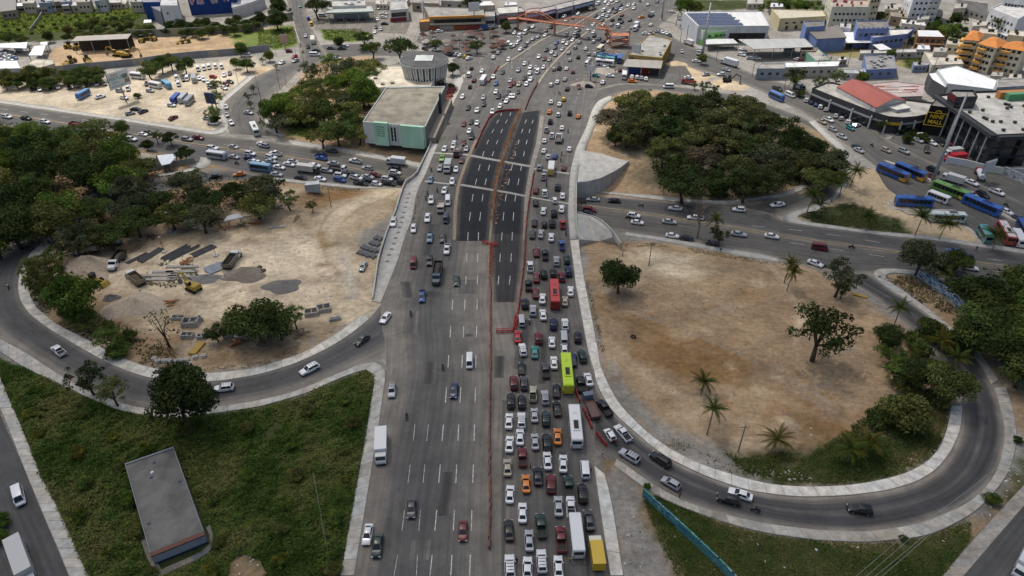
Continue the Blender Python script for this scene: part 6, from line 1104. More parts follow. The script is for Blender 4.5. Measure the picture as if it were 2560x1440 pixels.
COLS = {'w':('white',(.70,.70,.71)),'k':('black',(.011,.011,.013)),'g':('dark grey',(.05,.052,.057)),'S':('silver',(.36,.37,.39)),'r':('maroon',(.13,.010,.016)),'R':('red',(.36,.02,.02)),'b':('blue',(.03,.085,.28)),'n':('navy',(.014,.024,.075)),'o':('orange',(.60,.19,.02)),'t':('teal',(.04,.22,.22)),'l':('light blue',(.13,.24,.33)),'y':('beige',(.38,.34,.25)),'G':('dark green',(.013,.036,.028)),'L':('lime green',(.2,.46,.06)),'P':('purple',(.05,.038,.085)),'Y':('yellow',(.6,.4,.03))}
LG = [(975,1440),(1006,1322),(1024,1175),(1042,1010),(1060,860),(1078,720),(1095,600),(1110,480),(1135,380),(1165,290),(1215,200),(1260,130),(1340,60),(1500,-20)]
RG = [(1490,1440),(1462,1250),(1442,1050),(1425,880),(1412,720),(1400,600),(1400,480),(1410,380),(1430,290),(1450,220),(1500,130),(1580,60),(1700,-20)]
VEH = []       # every wheeled thing: dict for the labels
def heading(px, py, d, conv):
    if d in ('A','T'):
        t = (px-poly_at(LG, py))/(poly_at(RG, py)-poly_at(LG, py)); q = py-8; x2 = poly_at(LG, q)+(poly_at(RG, q)-poly_at(LG, q))*t; x1 = px
        a, b = conv(px, py), conv(x2, q); v = (b-a) if d == 'A' else (a-b)
    else:
        k = 6/math.hypot(*d); a, b = conv(px, py), conv(px+d[0]*k, py+d[1]*k); v = b-a
    an = math.atan2(v.y, v.x); L_ = math.hypot(v.x, v.y) or 1; return an, math.atan2(v.z, L_)
def place_car(px, py, t, c, d, zone, jitter=.04):
    if t == 's' and py < 330 and c != 'o' and len(VEH) % 3 == 0: t = 'h'  # some distant cars listed as sedans are drawn and labelled as hatchbacks
    lay = m if on_main(px, py) else g
    an, pit = heading(px, py, d, lay); p = lay(px, py, .75); an += R.gauss(0, jitter); sp = SP[t]; cw, cc = COLS[c]
    zo = .085; f = R.uniform(.92,1.06); col = tuple(min(1, x*f) for x in cc)
    lod = 0 if py > 640 else 1 if py > 330 else 2
    rot = (0, -pit, an); sc = R.uniform(.96,1.04)
    if lod == 2:
        o = link(NAMEW[t], sp.far); o.location = (p.x, p.y, p.z+zo); o.rotation_euler = rot; o.scale = (sc*R.uniform(.94,1.05), sc, sc*R.uniform(.94,1.06)); o.color = (*col, 1); setp(o, None, TYPEW[t] if t != 'p' else 'pickup truck')
    else:
        o = thing(NAMEW[t], None, TYPEW[t] if t != 'p' else 'pickup truck', (p.x, p.y, p.z+zo), an); o.rotation_euler = rot; o.scale = (sc*R.uniform(.94,1.05), sc, sc*R.uniform(.94,1.06))
        for nm, me, loc in (sp.near if lod == 0 else sp.mid):
            ch = link(nm, me, o); ch.location = loc
            if nm == 'body': ch.color = (*col, 1)
    VEH.append(dict(o=o, x=px, y=py, desc=f'{cw} {TYPEW[t]}' if not (c == 'o' and t == 's') else 'orange taxi sedan', zone=zone)); return o
def batch(ox, oy, d, zone, s, jitter=.04):
    for e in s.split(';'):
        e = e.split()
        if len(e) < 3: continue
        place_car(ox+float(e[0])/4, oy+float(e[1])/4, e[2][0], e[2][1], (float(e[3]), float(e[4])) if len(e) > 4 else d, zone, jitter)
# jammed carriageway (driving away)
J = 'in the traffic jam'
batch(1280,1080,'A',J, '-25 120 sw;80 50 sw;230 95 sS;350 105 uk;455 45 so;105 250 pr;355 285 sw;512 315 sw;730 375 vw;-45 355 sy;140 515 so;260 440 sk;390 520 ur;568 540 pG;705 615 uk;-20 620 sw;105 805 sw;465 740 sS;588 745 pw;770 880 sg;-30 980 sk;290 940 pG;172 1085 sS;490 1075 pr;298 1290 uw;155 1360 sw;465 1350 sw;-20 1345 uw')
batch(1280,720,'A',J, '305 105 sw;130 155 uk;210 225 uS;310 265 sw;235 50 sr;585 30 sw;530 130 sy;95 325 vS;415 360 un;530 365 uw;58 485 sR;265 500 ur;400 540 sw;518 500 vS;660 490 uk;108 615 uw;228 640 st;523 600 hw;420 745 sw;612 715 sn;703 680 uG;98 805 sk;338 825 pg;690 960 pk -.15 -1;765 915 sw -.25 -1;18 950 ur;120 950 ug;210 1060 py;445 1025 sk;330 1095 uS;98 1140 uk;-10 1130 uk;450 1205 sk;225 1270 sS;338 1305 uG;95 1325 uw;925 1195 pk -.65 -1;-30 1330 sw')
batch(1280,360,'A',J, '320 65 sw;362 125 uw;430 120 sb;573 45 sw;275 230 uS;520 235 sr;318 325 pS;240 460 sr;328 490 pw;455 430 ug;505 515 sw;428 560 hw;237 585 sk;315 665 sw;420 690 uk;497 645 sw;225 785 sk;325 800 hk;403 790 uk;508 800 pR;205 900 sg;290 895 sS;392 930 sw;497 1010 pb;242 1080 sr;332 1105 pk;445 1170 uS;550 1155 uG;183 1225 pw;318 1300 uk;245 1335 sr;413 1290 uk;497 1325 ur;565 1270 un;165 1410 pk')
# ramp to the cleared-lot loop
batch(1280,1080,(-1,-.6),'on the loop ramp round the cleared lot', '980 25 hw -.65 -1;1110 10 pw -.75 -.85;1175 240 uS -1 -.66;1485 275 uk -1 -.62;1590 510 hS -1 -.55;2285 620 sw -1 -.33;2165 670 uk -1 -.3'); batch(1920,1080,(-1,-.05),'on the loop ramp round the cleared lot','920 770 uk')
# open carriageway (coming towards the camera)
O_ = 'on the open lanes'
batch(640,720,'T',O_, '1660 80 pb;2135 735 vw;1980 1025 sn;1360 1025 uS'); batch(640,1080,'T',O_, '1555 760 sg;2070 985 sr;1115 1020 sw -.14 1;1215 1135 sG -.2 1')
batch(640,360,'T',O_+' beside the overpass', '1885 50 hw;1975 20 uw;2105 45 sS;1862 145 uL;1840 240 sS;2000 250 sw;2055 160 sr;1745 355 sl;1962 370 sw;1885 460 sw;1752 560 uw;1918 570 vw;1715 735 sw;1900 745 vP;1575 840 sw -.1 1;1740 930 pl;1865 935 sg;1910 1050 pw;1575 1190 vr;1735 1165 ug;2005 1365 sG;1375 780 uw -.3 1')
batch(640,360,(-.5,1),'parked on the construction site','1070 1220 sS')
batch(640,720,(-.8,1),'on the loop ramp round the construction site','1295 295 sw -.7 1;1060 515 sg -1 .78;535 810 uw -1 .5'); batch(0,720,(-1,.1),'on the loop ramp round the construction site','2240 1000 uw'); batch(0,720,(-1,-.75),'on the loop ramp round the construction site','585 625 pw'); batch(0,360,(1,-.42),'on the loop ramp round the construction site','440 795 sw'); batch(0,1080,(.36,1),'on the bottom corner street','190 645 vw')
batch(640,360,(1,.17),'on the avenue left of the overpass','150 130 uw;150 170 sS;30 185 sw;370 170 sS;330 200 sw;230 230 sw;585 210 sw;705 265 uS;205 300 sS;445 335 sk;640 345 sw;840 315 uw;835 355 ub;955 300 sk;1115 325 sS;1000 335 pw;1185 305 sr;1045 390 pk;1140 365 sk;1205 395 hw;1310 350 uw;1325 390 pk;1380 330 uk;1465 385 uk;1390 285 uw')
batch(640,360,(-1,-.17),'on the avenue left of the overpass','80 15 uS;195 95 pw;645 105 sn;650 140 sb;755 65 sg;770 190 sS;990 170 pw;1110 240 uS;1385 245 uk')
batch(0,360,(1,.17),'on the avenue left of the overpass','2125 40 uw;2335 25 sS;2500 95 uw;2340 125 sS;2495 140 sn;2540 180 pw;2145 320 sk -1 .1;2390 300 so -1 .1')
batch(0,0,(1,.17),'on the avenue beside the left wood','68 1165 uw;260 1180 pk;450 1215 uw;1040 1310 uw;1090 1355 sk;1100 1390 sS;1315 1390 uw;1430 1340 sw;1480 1325 sk;1870 1390 uS;1980 1375 pr')
batch(1280,360,(-1,-.08),'on the avenue right of the overpass','810 550 sS;1020 565 sk;1635 640 sw;2270 655 uw;1835 735 pw'); batch(1280,360,(1,.13),'on the avenue right of the overpass','775 655 ur;755 690 sk;1220 715 uw;1255 780 sw;1575 775 sS;1605 915 sw;1750 940 sk;2015 990 sk;2270 900 sS')
batch(1920,360,(1,.14),'on the avenue near the palms','40 920 sw;520 1035 vr;475 1190 sw .9 .4;1795 1170 sw;2020 1235 sw'); batch(1920,360,(-1,-.14),'on the avenue near the palms','1870 1070 sb;1975 1130 uk;95 605 sw -1 .15')
batch(1920,360,(1,.45),'on the street above the bus yard','890 30 sG;910 60 sS;1180 60 hy;1360 70 uS;2040 385 sw;2145 505 uk;2290 480 pw;2040 500 sS;1650 260 uk;1610 310 sr;1470 240 sg;2385 670 sw;2510 740 sg'); batch(1920,360,(.3,1),'parked at the mall forecourt','1590 60 ug;1820 20 sr;1750 -10 sk')
# the highway further back
F_ = 'on the far highway'
batch(1280,0,'T',F_+' between the medians','270 565 sw;325 585 sr;375 595 sy;400 520 sw;435 545 sS;343 500 sk;430 475 sn;445 425 sb;515 415 uw;505 490 sS;555 435 sw;605 400 sw;578 375 sk;545 345 sS;630 330 sS;660 360 uk;668 300 sk;125 635 sw;185 670 sw;238 675 sS;315 672 sw;65 700 uS;178 728 sw;255 715 vw;125 780 sk;187 790 sw;145 838 sw;70 838 sy;15 830 sr;60 915 sg;15 960 sw;860 35 vw;915 105 vw;835 155 sg;870 180 sw;910 150 sw;955 160 sS;900 205 sk;975 115 sw;1000 85 sk;1035 120 uk;1050 85 sb;1095 90 sw;1085 50 sn;1165 55 uw;1220 40 sw;1220 80 sw;1275 10 sk;815 245 sw;765 290 sw;815 320 sw;915 245 sw')
batch(1280,0,'T',F_+' service lanes','85 490 sw;135 455 sk;165 415 sS;210 385 sS;260 365 sS;333 350 sw;15 455 uw;50 430 sw;75 395 sS;75 360 vw;130 325 vw;210 265 sw;160 280 sk;340 305 sr;390 270 vk;420 155 sn;520 165 uw;495 140 sS;560 135 sw;660 135 sw;685 95 sS;615 175 sS;650 275 sw;545 200 sw;965 40 sw;935 20 sw;1000 5 sw;1055 10 sw;25 330 sw;30 290 sg')
batch(1280,0,'A',F_+' outbound lanes','1360 45 sw;1450 15 vw;1295 170 so -1 .1;1100 150 sr;1080 190 sk;1095 220 sk;1180 200 sk;1005 200 sg;995 245 sS;1060 260 vw;950 335 sk;825 355 sn;870 380 uw;968 375 sS;970 415 sw;910 415 sk;817 415 sw;757 378 sS;675 420 sS;635 475 sS;740 485 sw;570 525 sS;768 540 sy;830 540 uw;775 585 sw;663 570 sk;580 595 sS;750 635 vw;420 690 sS;475 680 uk;545 682 sw;610 718 sr;530 790 sS;455 815 sw;392 845 sw;553 885 sk;392 1015 sw;518 990 sY;475 1040 sw;375 1115 so;463 1145 sw;577 1130 uk;665 1160 so;383 1215 uk;500 1275 sw;345 1300 pS;400 1355 pw;325 1405 sw;1390 245 sw;1165 315 sS;1200 275 sS;1235 290 mw')
batch(640,0,'T',F_+' beside the hall','2065 965 sw;2275 970 sS;2120 1075 sk;2280 1040 sk;2212 1100 sw;2365 1115 uw;2440 1060 sw;2400 915 sw;2425 960 sk;2480 980 sk;2505 1005 sw;2525 925 sk;2545 960 sw;2150 1215 sk;2210 1225 sw;2078 1240 sr;2133 1305 sw;2155 1365 uk;2075 1425 sr;1980 1435 sw;2375 765 sw;2400 835 sb;2260 708 sw;2465 720 sk;2525 595 sw;2545 800 sS;2545 850 sr')
batch(640,0,(.5,-1),'at the market kerb','2140 865 sk;2180 800 sr;2130 750 vw;2155 680 sk;2375 570 sw;2420 525 sS;1935 530 sS 1 -.4;2005 540 sS 1 -.4;2050 550 sw 1 -.4;2095 565 sY 1 -.4;2130 580 sw 1 -.4;2525 430 vw;2550 460 vw;2250 260 sw 1 -.1;2340 260 sw 1 -.1;1835 310 sw 1 -.1;1760 320 sS 1 -.1;1790 495 sw 1 .2;1690 485 sk 1 .2')
batch(640,0,(-1,.5),'on the street by the fuel station','260 625 sw;395 605 sS;383 565 sR;600 500 sk 1 0;585 545 vw 1 0;815 580 sw 1 0;520 465 vk -.1 1;497 355 sS -.1 1;555 240 vY -.1 -1;525 185 vb -.1 -1;440 60 st -.1 1;330 510 sr 1 -.1;750 480 sg 1 0;860 480 sG 1 0;890 455 sw 1 0;665 155 vw 1 0;1190 315 sw -.5 1;1250 290 sS 0 1;1200 270 sk 0 1;1285 235 sk 1 0;1275 170 sw 1 0;1275 135 sw 1 0;1215 190 sw 0 1;1225 80 sw 0 1;60 1438 sw 1 .15;330 95 sg;345 140 sk')
batch(0,0,(.1,1),'on the sandy bus lot','1000 965 sw 1 -.3;1240 975 sw 1 .2;1715 1050 sw 1 .1;1730 1175 sr 1 -.5;1430 1110 sg 1 -.4;1300 1130 sS 1 -.2;1355 1090 sk 1 0;395 890 sw;580 870 sw .2 1;690 868 sP;770 845 vw;865 845 vG;970 835 vw;1045 830 sy;505 880 sk .8 1;320 885 sk;1280 885 vw;1500 905 sS 1 .1;1465 835 sk;1765 780 vw;1785 840 vw;1830 790 sk;1870 785 vw;1995 780 sw;2035 790 pw;2075 815 sw;2130 765 sR 1 0;2240 745 sw;2295 730 sP;1980 690 vw;2040 680 vw;2090 670 vw;2155 665 vw;2215 665 vw;2475 555 vw 1 0;2260 840 sr 1 .4;2300 815 sk 1 .4;2240 875 sw 1 .4;2115 870 sw 1 -.1;2080 1180 sS 1 .1;2125 1230 pw 1 .05;1200 905 sS 1 0')
batch(0,0,(.3,1),'on the side street by the bus lot','2260 1065 sw;2265 1145 sS;2310 1225 pw .5 1;2485 1125 sS 1 .2')
batch(0,0,(1,.1),'in the white car lot','30 520 sw;70 545 sw;110 560 sw;60 580 sw;100 595 sw;20 600 sw;140 575 sb;190 500 vw;310 490 sP .3 1;120 525 sS;20 555 sS;60 505 sk')
batch(1920,0,(1,.45),'on the street before the shop row','95 885 pg;385 1000 uw .4 -1;435 1020 sn .4 -1;480 1040 sb .4 -1;525 1065 sw .4 -1;580 1090 sS .4 -1;680 1155 sS .2 -1;735 1180 sS .2 -1;805 1215 uw .2 -1;885 1250 sw 1 -.3;825 1280 st;605 1195 pw;540 1215 sy;650 1290 sS;740 1365 sS;220 950 vw;1550 1355 sw;1710 1410 sk;300 590 sw 1 .1;335 605 sr 1 .1;1505 1400 sS;1640 1425 sw')
batch(1280,0,(1,.1),'around the ochre bus station','840 755 st;980 755 sw;910 820 sw .6 -1;770 860 sk;670 865 pr .3 1;1200 765 sw .1 -1;1250 770 sw .1 -1;1295 775 sS .1 -1;1340 785 sw .1 -1;1205 810 so;1080 695 sr .2 -1;1565 865 vw -1 0;935 675 sw;1770 775 sw;1940 740 sS -1 .1;2090 740 sw -1 .1;2145 695 sS 1 .3;1700 510 sS .5 1;2295 545 uw 1 .2;2310 518 vw 1 .2;2390 580 sS;2440 580 pw;1845 610 sw;1340 335 sw;1390 330 sy;1500 320 sw 1 .5;1540 330 sw 1 .5;1580 350 sg 1 .5;1465 315 sS;1605 115 sw;1700 190 pw;1710 250 sS;2360 300 sw;2440 318 sS')
# ---- large vehicles
def big(name, cat, px, py, d, desc, zone, parts, conv=None, h0=1.2):
    lay = conv or (m if on_main(px, py) else g); an, pit = heading(px, py, d, lay); p = lay(px, py, h0); o = thing(name, None, cat, (p.x, p.y, p.z+.085), an); o.rotation_euler = (0, -pit, an)
    for nm, me, loc, c_ in parts:
        ch = link(nm, me, o); ch.location = loc
        if c_ is not None: ch.color = (*c_, 1)
    VEH.append(dict(o=o, x=px, y=py, desc=desc, zone=zone)); return o
_bm = {}
def bus_parts(L, Wd, Hh, body_c, rear_c=None, roof_c=None, ac=True, nw=8, stripe=None):
    key = (L, Wd, Hh, nw); hw = Wd/2
    if key not in _bm:
        b = MB(); b.loft([[(x,-w_,z0),(x,w_,z0),(x,w_,z1),(x,w_*.9,z2),(x,-w_*.9,z2),(x,-w_,z1)] for x, w_, z0, z1, z2 in ((-L/2,hw*.94,.5,Hh-.35,Hh-.18),(-L/2+.15,hw,.36,Hh-.2,Hh),(L/2-.5,hw,.36,Hh-.2,Hh),(L/2-.12,hw*.97,.38,Hh-.6,Hh-.3),(L/2,hw*.92,.5,Hh-1.6,Hh-1.4))], 0)
        wn = MB(); z0, z1 = Hh*.46, Hh-.42; wn.box(-L/2*.97/nw*0-.0, (L*.86)/nw-.1, -.02, .02, z0, z1)
        ws = MB(); ws.hull8([(L/2-.02,-hw*.84,Hh*.42),(L/2+.02,-hw*.84,Hh*.42),(L/2+.02,hw*.84,Hh*.42),(L/2-.02,hw*.84,Hh*.42)], [(L/2-.2,-hw*.84,Hh-.45),(L/2-.13,-hw*.84,Hh-.45),(L/2-.13,hw*.84,Hh-.45),(L/2-.2,hw*.84,Hh-.45)])
        rw = MB(); rw.box(-L/2-.03,-L/2+.03,-hw*.75,hw*.75,Hh*.55,Hh-.5); a = MB(); a.box(-1.6,1.6,-.75,.75,Hh-.02,Hh+.22); a.box(-1.2,1.2,-.5,.5,Hh+.22,Hh+.27,1)
        hc = MB(); hc.box(-.4,.4,-.4,.4,Hh-.01,Hh+.06)
        re = MB(); re.box(-L/2-.045,-L/2+L*.2,-hw-.03,hw+.03,.42,Hh*.5); re.box(-L/2-.05,-L/2+.1,-hw*.9,hw*.9,.42,Hh-.25)
        ro = MB(); ro.box(-L/2+.3,L/2-.7,-hw*.82,hw*.82,Hh-.01,Hh+.035); tl = MB(); tl.box(-L/2-.07,-L/2,-.12,.12,.8,1.2); hl = MB(); hl.box(L/2-.1,L/2+.05,-.2,.2,.7,.95)
        _bm[key] = dict(b=b.mesh('body',[PAINT]), w=wn.mesh('window',[CGL]), ws=ws.mesh('windshield',[CGL]), rw=rw.mesh('rear_window',[CGL]), a=a.mesh('air_conditioner',[PAINT, TRIM]), hc=hc.mesh('roof_hatch',[PAINT]), re=re.mesh('rear_panel',[PAINT]), ro=ro.mesh('roof_panel',[PAINT]), tl=tl.mesh('taillight',[TLM]), hl=hl.mesh('headlight',[HL]))
    k = _bm[key]; P = [('body',k['b'],(0,0,0),body_c),('windshield',k['ws'],(0,0,0),None),('rear_window',k['rw'],(0,0,0),None)]
    for i in range(nw):
        for s in (-1,1): P.append(('window',k['w'],(-L*.43+i*L*.86/nw+.05,s*(hw+.012),0),None))
    P += [('wheel',WH[.42 if L < 9 else .5],(x,s*(hw-.12),.42 if L < 9 else .5),None) for x in (-L*.28,L*.3) for s in (-1,1)]
    for s in (-1,1): P += [('taillight',k['tl'],(0,s*hw*.8,0),None),('headlight',k['hl'],(0,s*hw*.7,0),None)]
    if roof_c: P.append(('roof_panel',k['ro'],(0,0,0),roof_c))
    if ac: P.append(('air_conditioner',k['a'],(-L*.12,0,.03),tuple(min(1,x*.9+.02) for x in (roof_c or body_c)))); P.append(('roof_hatch',k['hc'],(L*.22,0,.03),tuple(min(1,x*.85) for x in (roof_c or body_c))))
    if rear_c: P.append(('rear_panel',k['re'],(0,0,0),rear_c))
    return P
WB=(.66,.66,.67); BL=(.02,.075,.30); LIM=(.42,.60,.02); TE=(.10,.33,.33)
for px, py, d, L_, desc, zone, c_, rc, fc, ac, Wd, Hh in (
 (1417,935,'A',11.5,'lime yellow articulated looking city bus',J,LIM,(.45,.42,.03),LIM,True,2.5,3.1),
 (1386,738,'A',10.8,'red city bus',J,(.40,.03,.025),(.2,.015,.015),(.42,.045,.04),True,2.5,3.1),
 (1438,1068,'A',10.5,'white city bus with grey roof vents',J,WB,None,(.68,.68,.68),True,2.5,3.1),
 (1441,1340,'A',8.2,'white long minibus coach',J,WB,None,None,False,2.3,2.9),
 (1378,422,'A',7.5,'white school style bus with yellow hood',J,(.62,.6,.55),(.5,.38,.12),(.64,.64,.6),False,2.3,2.8),
 (2231,434,(-1,-.42),11.5,'blue coach with orange yellow tail, lower of the two',"in the bus yard",BL,(.55,.30,.03),None,True,2.5,3.3),
 (2275,432,(-1,-.42),11.5,'blue coach with orange yellow tail, upper of the two',"in the bus yard",BL,(.55,.30,.03),None,True,2.5,3.3),
 (2374,479,(-1,-.38),12,'green coach with yellow tail',"in the bus yard",(.12,.27,.05),(.6,.5,.02),None,True,2.5,3.3),
 (2283,507,(-1,-.06),11.5,'plain blue coach beside the kerb',"in the bus yard",(.025,.10,.34),None,None,True,2.5,3.3),
 (2453,516,(-1,-.42),12,'long blue coach facing the street',"in the bus yard",(.02,.10,.38),None,None,True,2.5,3.3),
 (2367,546,(-1,-.05),10.5,'teal and white coach behind palms',"in the bus yard",(.42,.52,.50),None,(.6,.62,.6),True,2.5,3.2),
 (2462,587,(-.6,-1),8,'teal short bus',"in the bus yard",(.09,.28,.27),None,None,False,2.3,2.9),
 (2512,585,(-.6,-1),11,'red and white coach',"in the bus yard",(.4,.05,.05),None,(.6,.55,.52),True,2.5,3.2),
 (2545,597,(-.6,-1),8,'white short bus',"in the bus yard",WB,None,None,False,2.3,2.9),
 (2560,572,(-.6,-1),9,'blue short bus at the frame edge',"in the bus yard",BL,None,None,False,2.3,2.9),
 (542,389,(1,.13),8,'silver blue midibus',"on the avenue left of the overpass",(.34,.38,.42),None,(.55,.56,.58),False,2.3,2.8),
 (652,419,(1,.13),8.2,'blue midibus',"on the avenue left of the overpass",(.10,.20,.32),None,(.2,.33,.45),False,2.3,2.8),
 (637,324,(-.5,-1),10,'white and green city bus',"on the side street by the bus lot",(.45,.55,.48),None,(.66,.68,.66),True,2.5,3),
 (208,237,(-1,.55),7.5,'single blue bus standing apart',"on the sandy bus lot",(.03,.13,.36),None,(.10,.24,.45),False,2.3,2.8),
 (439,247,(-1,1),7.5,'blue bus leftmost of three',"on the sandy bus lot",(.02,.06,.3),None,None,False,2.3,2.8),
 (458,246,(-1,1),7.5,'silver bus in the middle of three',"on the sandy bus lot",(.34,.37,.40),None,None,False,2.3,2.8),
 (473,252,(-1,1),7.5,'grey bus rightmost of three',"on the sandy bus lot",(.24,.26,.28),None,None,False,2.3,2.8),
 (417,212,(1,.7),7.5,'pale blue bus',"on the sandy bus lot",(.08,.25,.42),None,(.16,.36,.52),False,2.3,2.8),
 (344,190,(1,.1),7.5,'white bus behind the billboard',"on the sandy bus lot",WB,None,None,False,2.3,2.8),
 (485,197,(.05,1),7,'silver bus beside white vans',"on the sandy bus lot",(.36,.38,.4),None,None,False,2.3,2.8),
 (388,213,(1,.2),6.8,'white midibus with dark windows',"on the sandy bus lot",WB,None,None,False,2.2,2.7),
 (1941,242,(1,.45),8,'blue and white bus',"on the street before the shop row",(.05,.12,.32),None,(.1,.18,.4),False,2.3,2.9),
 (1208,201,'T',7.5,'white midibus',F_+' beside the hall',WB,None,None,False,2.3,2.8),
 (782,101,(.05,1),8,'white and yellow bus','on the street by the fuel station',(.6,.58,.48),None,None,False,2.4,2.9),
 (1501,122,'A',7.5,'cream midibus',F_+' outbound lanes',(.6,.56,.45),None,None,False,2.3,2.8),
 (1561,188,(.1,-1),7.5,'white bus nose first','around the ochre bus station',WB,None,None,False,2.3,2.8),
 (1512,158,(1,.1),9.5,'white bus in front of teal one','around the ochre bus station',WB,None,None,True,2.5,3),
 (1514,150,(1,.12),9.5,'teal bus between white and blue ones','around the ochre bus station',(.1,.28,.3),None,None,True,2.5,3),
 (1519,144,(1,.14),9.5,'blue bus at the back of the three','around the ochre bus station',(.03,.09,.26),None,None,True,2.5,3),
 (1549,148,(.2,-1),8,'blue bus parked crosswise','around the ochre bus station',(.03,.1,.3),None,None,False,2.5,3),
 (2345,494,(-1,-.38),7,'white minibus beside the green coach',"in the bus yard",WB,None,None,False,2.2,2.7)):
    big('bus', 'bus', px, py, d, desc, zone, bus_parts(L_, Wd, Hh, c_, rc, fc, ac, 8 if L_ > 9 else 6))
_tm = {}
def cab_mesh(hood=False):
    key = ('cab', hood)
    if key in _tm: return _tm[key]
    b = MB(); w_ = 1.1
    if hood:
        b.loft([[(x,-h_,z0),(x,h_,z0),(x,h_,z1),(x,-h_,z1)] for x, h_, z0, z1 in ((0,w_,.6,2.5),(1.1,w_,.6,2.55),(1.55,w_,.6,1.7),(2.7,.85,.6,1.55),(2.85,.8,.6,1.3))], 0); xw = (1.12,1.52,1.72,2.5)
    else:
        b.loft([[(x,-h_,z0),(x,h_,z0),(x,h_,z1),(x,-h_,z1)] for x, h_, z0, z1 in ((0,w_,.5,2.3),(1.2,w_,.5,2.35),(1.65,w_*.98,.5,1.5),(1.8,w_*.95,.55,1.2))], 0); xw = (1.24,1.62,1.52,2.28)
    b.box(1.5 if hood else 1.75, 2.95 if hood else 1.9, -.95, .95, .45, .7, 1)
    ws = MB(); quad_in(ws, ((xw[1],-w_,xw[2]),(xw[1],w_,xw[2]),(xw[0],w_,xw[3]),(xw[0],-w_,xw[3])), .06, .06, .03, 0)
    sw = MB(); sw.box(.3,1.1,-.02,.02,1.6,2.2); _tm[key] = (b.mesh('cab',[PAINT,TRIM]), ws.mesh('windshield',[CGL]), sw.mesh('side_window',[CGL])); return _tm[key]
def truck_parts(kind, L, cab_c, box_c, hood=False, load=None, wd=2.3, hb=2.1):
    cb, ws, sw = cab_mesh(hood); xc = L/2-(2.9 if hood else 1.85); P = [('cab',cb,(xc,0,0),cab_c),('windshield',ws,(xc,0,0),None),('side_window',sw,(xc,-1.11,0),None),('side_window',sw,(xc,1.11,0),None)]
    x0, x1 = -L/2, xc-.15; hw = wd/2; b = MB(); b.box(x0,x1+.4,-.45,.45,.55,.85,1); l = None
    if kind == 'box': b.box(x0,x1,-hw,hw,.9,.9+hb); b.box(x0-.02,x1+.02,-hw-.02,hw+.02,.9+hb-.12,.9+hb+.03); nm = 'cargo_box'
    elif kind == 'flat':
        b.box(x0,x1,-hw,hw,.85,1.0); b.box(x0,x1,-hw,-hw+.08,1.0,1.5); b.box(x0,x1,hw-.08,hw,1.0,1.5); b.box(x0,x0+.08,-hw,hw,1.0,1.5); nm = 'flatbed'
    elif kind == 'dump':
        b.hull8([(x0+.3,-hw*.8,.95),(x1,-hw*.8,.95),(x1,hw*.8,.95),(x0+.3,hw*.8,.95)],[(x0+.2,-hw*.82,1.1),(x1,-hw*.82,1.1),(x1,hw*.82,1.1),(x0+.2,hw*.82,1.1)])
        for s in (-1,1):
            b.box(x0,x1,s*hw-.07,s*hw+.07,1.05,2.35)
            for k in range(6): b.box(x0+.2+k*(x1-x0-.4)/5-.05,x0+.2+k*(x1-x0-.4)/5+.05,s*(hw+.12)-.05,s*(hw+.12)+.05,1.05,2.3)
        b.box(x0,x0+.1,-hw,hw,1.05,2.2); b.box(x1-.1,x1,-hw,hw,1.05,2.5); nm = 'dump_bed'
        l = MB(); l.loft([[(x,-hw+.1,1.3),(x,hw-.1,1.3),(x,hw*.5,z_),(x,-hw*.5,z_)] for x, z_ in ((x0+.12,1.6),((x0+x1)/2,2.15),(x1-.12,1.7))])
    elif kind == 'tank':
        n = 12; b.loft([[(x, r_*1.05*math.cos(2*math.pi*i/n), 1.75+r_*.9*math.sin(2*math.pi*i/n)) for i in range(n)] for x, r_ in ((x0,.85),(x0+.15,1.05),(x1-.15,1.05),(x1,.85))]); b.tube((x0+1.5,0,2.6),(x0+1.5,0,2.85),.3,n=8,mi=1); nm = 'tank'
    P.append((nm, b.mesh(nm,[PAINT,TRIM]), (0,0,0), box_c))
    if l is not None and load: P.append(('load', l.mesh('load',[mat('earth_load',(.6,.6,.6),(1,1,1),2,.95,objcol=True)]), (0,0,0), load))
    r = .42 if L < 8 else .5; P += [('wheel',WH[r],(x,s*(hw-.12),r),None) for x in ((x0+1.0,xc+.9) if L < 7.6 else (x0+.9,x0+2.0,xc+(1.9 if hood else .9))) for s in (-1,1)]; return P
DKB = (.02,.022,.022)
